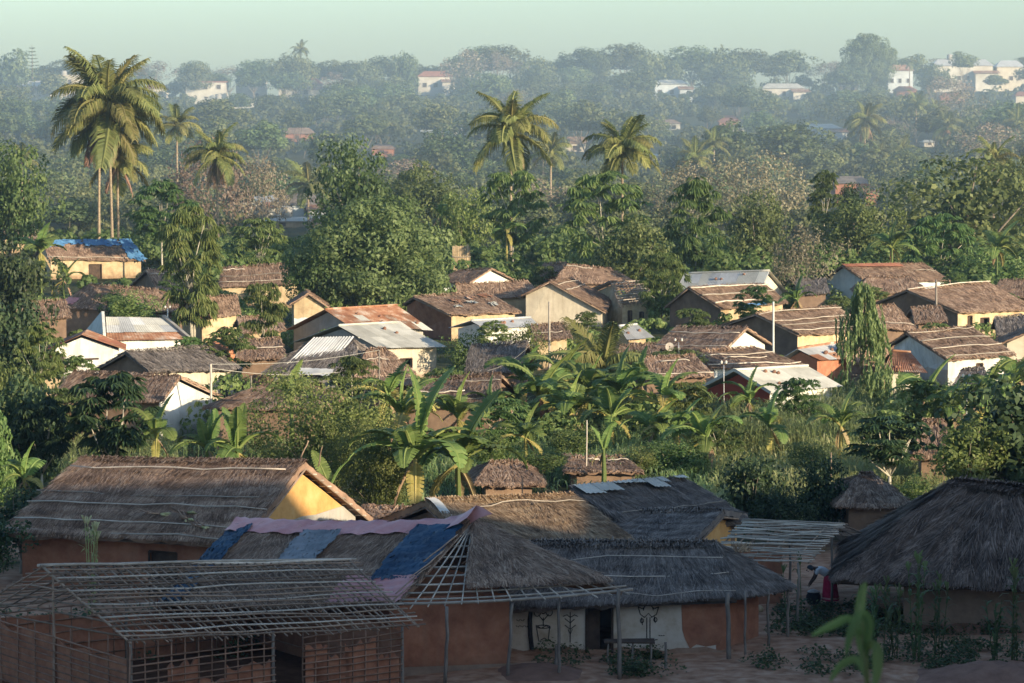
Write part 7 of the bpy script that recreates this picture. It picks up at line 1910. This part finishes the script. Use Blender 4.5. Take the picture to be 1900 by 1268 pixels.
m = MB(); hc = Vector((wq.x - .60, wy, wq.z + 1.185)); V_ = []; k = 12
for j in range(7):
    ph = math.pi * .62 * j / 6
    for i in range(k):
        a = 2 * math.pi * i / k; d = Vector((math.sin(ph) * math.cos(a), math.sin(ph) * math.sin(a), math.cos(ph)))
        d = Matrix.Rotation(.5, 3, 'Y') @ d; V_.append(hc + d * .115)
m.add(V_, [(j * k + i, j * k + (i + 1) % k, (j + 1) * k + (i + 1) % k, (j + 1) * k + i) for j in range(6) for i in range(k)]); m.build('headscarf', M['cloth_dark'], wp_, True)
for sy in (-.032, .032):
    m = MB(); p = Vector((wq.x - .665, wy + sy, wq.z + 1.135)); m.tube([p, p + Vector((-.01, 0, -.006))], [.012, .008], 6); m.build('eye', M['white'], wp_)
m = MB(); p = Vector((wq.x - .69, wy, wq.z + 1.15)); m.tube([p, p + Vector((-.03, 0, -.045)), p + Vector((-.005, 0, -.055))], [.012, .017, .012], 5); m.build('nose', M['skin'], wp_, True)
m = MB(); m.tube([Vector((wq.x - .655, wy - .03, wq.z + 1.075)), Vector((wq.x - .675, wy, wq.z + 1.075)), Vector((wq.x - .655, wy + .03, wq.z + 1.075))], .009, 5); m.build('mouth', M['cloth_dark'], wp_)
q = on_ground(1503, 1121); q.y = wy - .05; q.z = gz(q.x, q.y); r = thing('cooking_pot', q, 'black pot with white lid before the bending woman', 'pot')
m = MB(); m.tube([q, q + Vector((0, 0, .04)), q + Vector((0, 0, .16)), q + Vector((0, 0, .30)), q + Vector((0, 0, .38)), q + Vector((0, 0, .42))], [.12, .2, .25, .25, .2, .22], 14); m.build('pot_body', M['black'], r, True)
m = MB(); m.tube([q + Vector((0, 0, .425)), q + Vector((0, 0, .45)), q + Vector((0, 0, .49)), q + Vector((0, 0, .52))], [.225, .2, .12, .03], 14); m.build('lid', M['white'], r, True)

# ---------------------------------------------------------------- haze
m, nt, N, L, out = new_mat('haze')
pv = N.new('ShaderNodeVolumePrincipled'); pv.inputs['Density'].default_value = HAZE
pv.inputs['Color'].default_value = (.58, .78, .98, 1); pv.inputs['Anisotropy'].default_value = .25
L.new(pv.outputs[0], out.inputs['Volume'])

m2_, nt, N, L, out = new_mat('valley smoke')
pv = N.new('ShaderNodeVolumePrincipled'); pv.inputs['Density'].default_value = .00125
pv.inputs['Color'].default_value = (.74, .90, 1.0, 1); pv.inputs['Anisotropy'].default_value = .25
L.new(pv.outputs[0], out.inputs['Volume'])
mb = MB(); V_ = []; k_, q_ = 24, 12
for j in range(q_ + 1):
    ph = math.pi * j / q_
    for i in range(k_):
        a = 2 * math.pi * i / k_; V_.append((520 * math.sin(ph) * math.cos(a), 545 + 232 * math.sin(ph) * math.sin(a), 6 + 34 * math.cos(ph)))
mb.add(V_, [(j * k_ + i, (j + 1) * k_ + i, (j + 1) * k_ + (i + 1) % k_, j * k_ + (i + 1) % k_) for j in range(q_) for i in range(k_)])
tag(mb.build('smoke', m2_), kind='stuff')
mb = MB(); mb.box((0, 480, 26), (1100, 1900, 64)); tag(mb.build('haze', m), kind='stuff')
print('objects', len(COL.objects), 'tris', sum(len(p.data.polygons) for p in COL.objects if p.type == 'MESH' and p.data.users == 1))
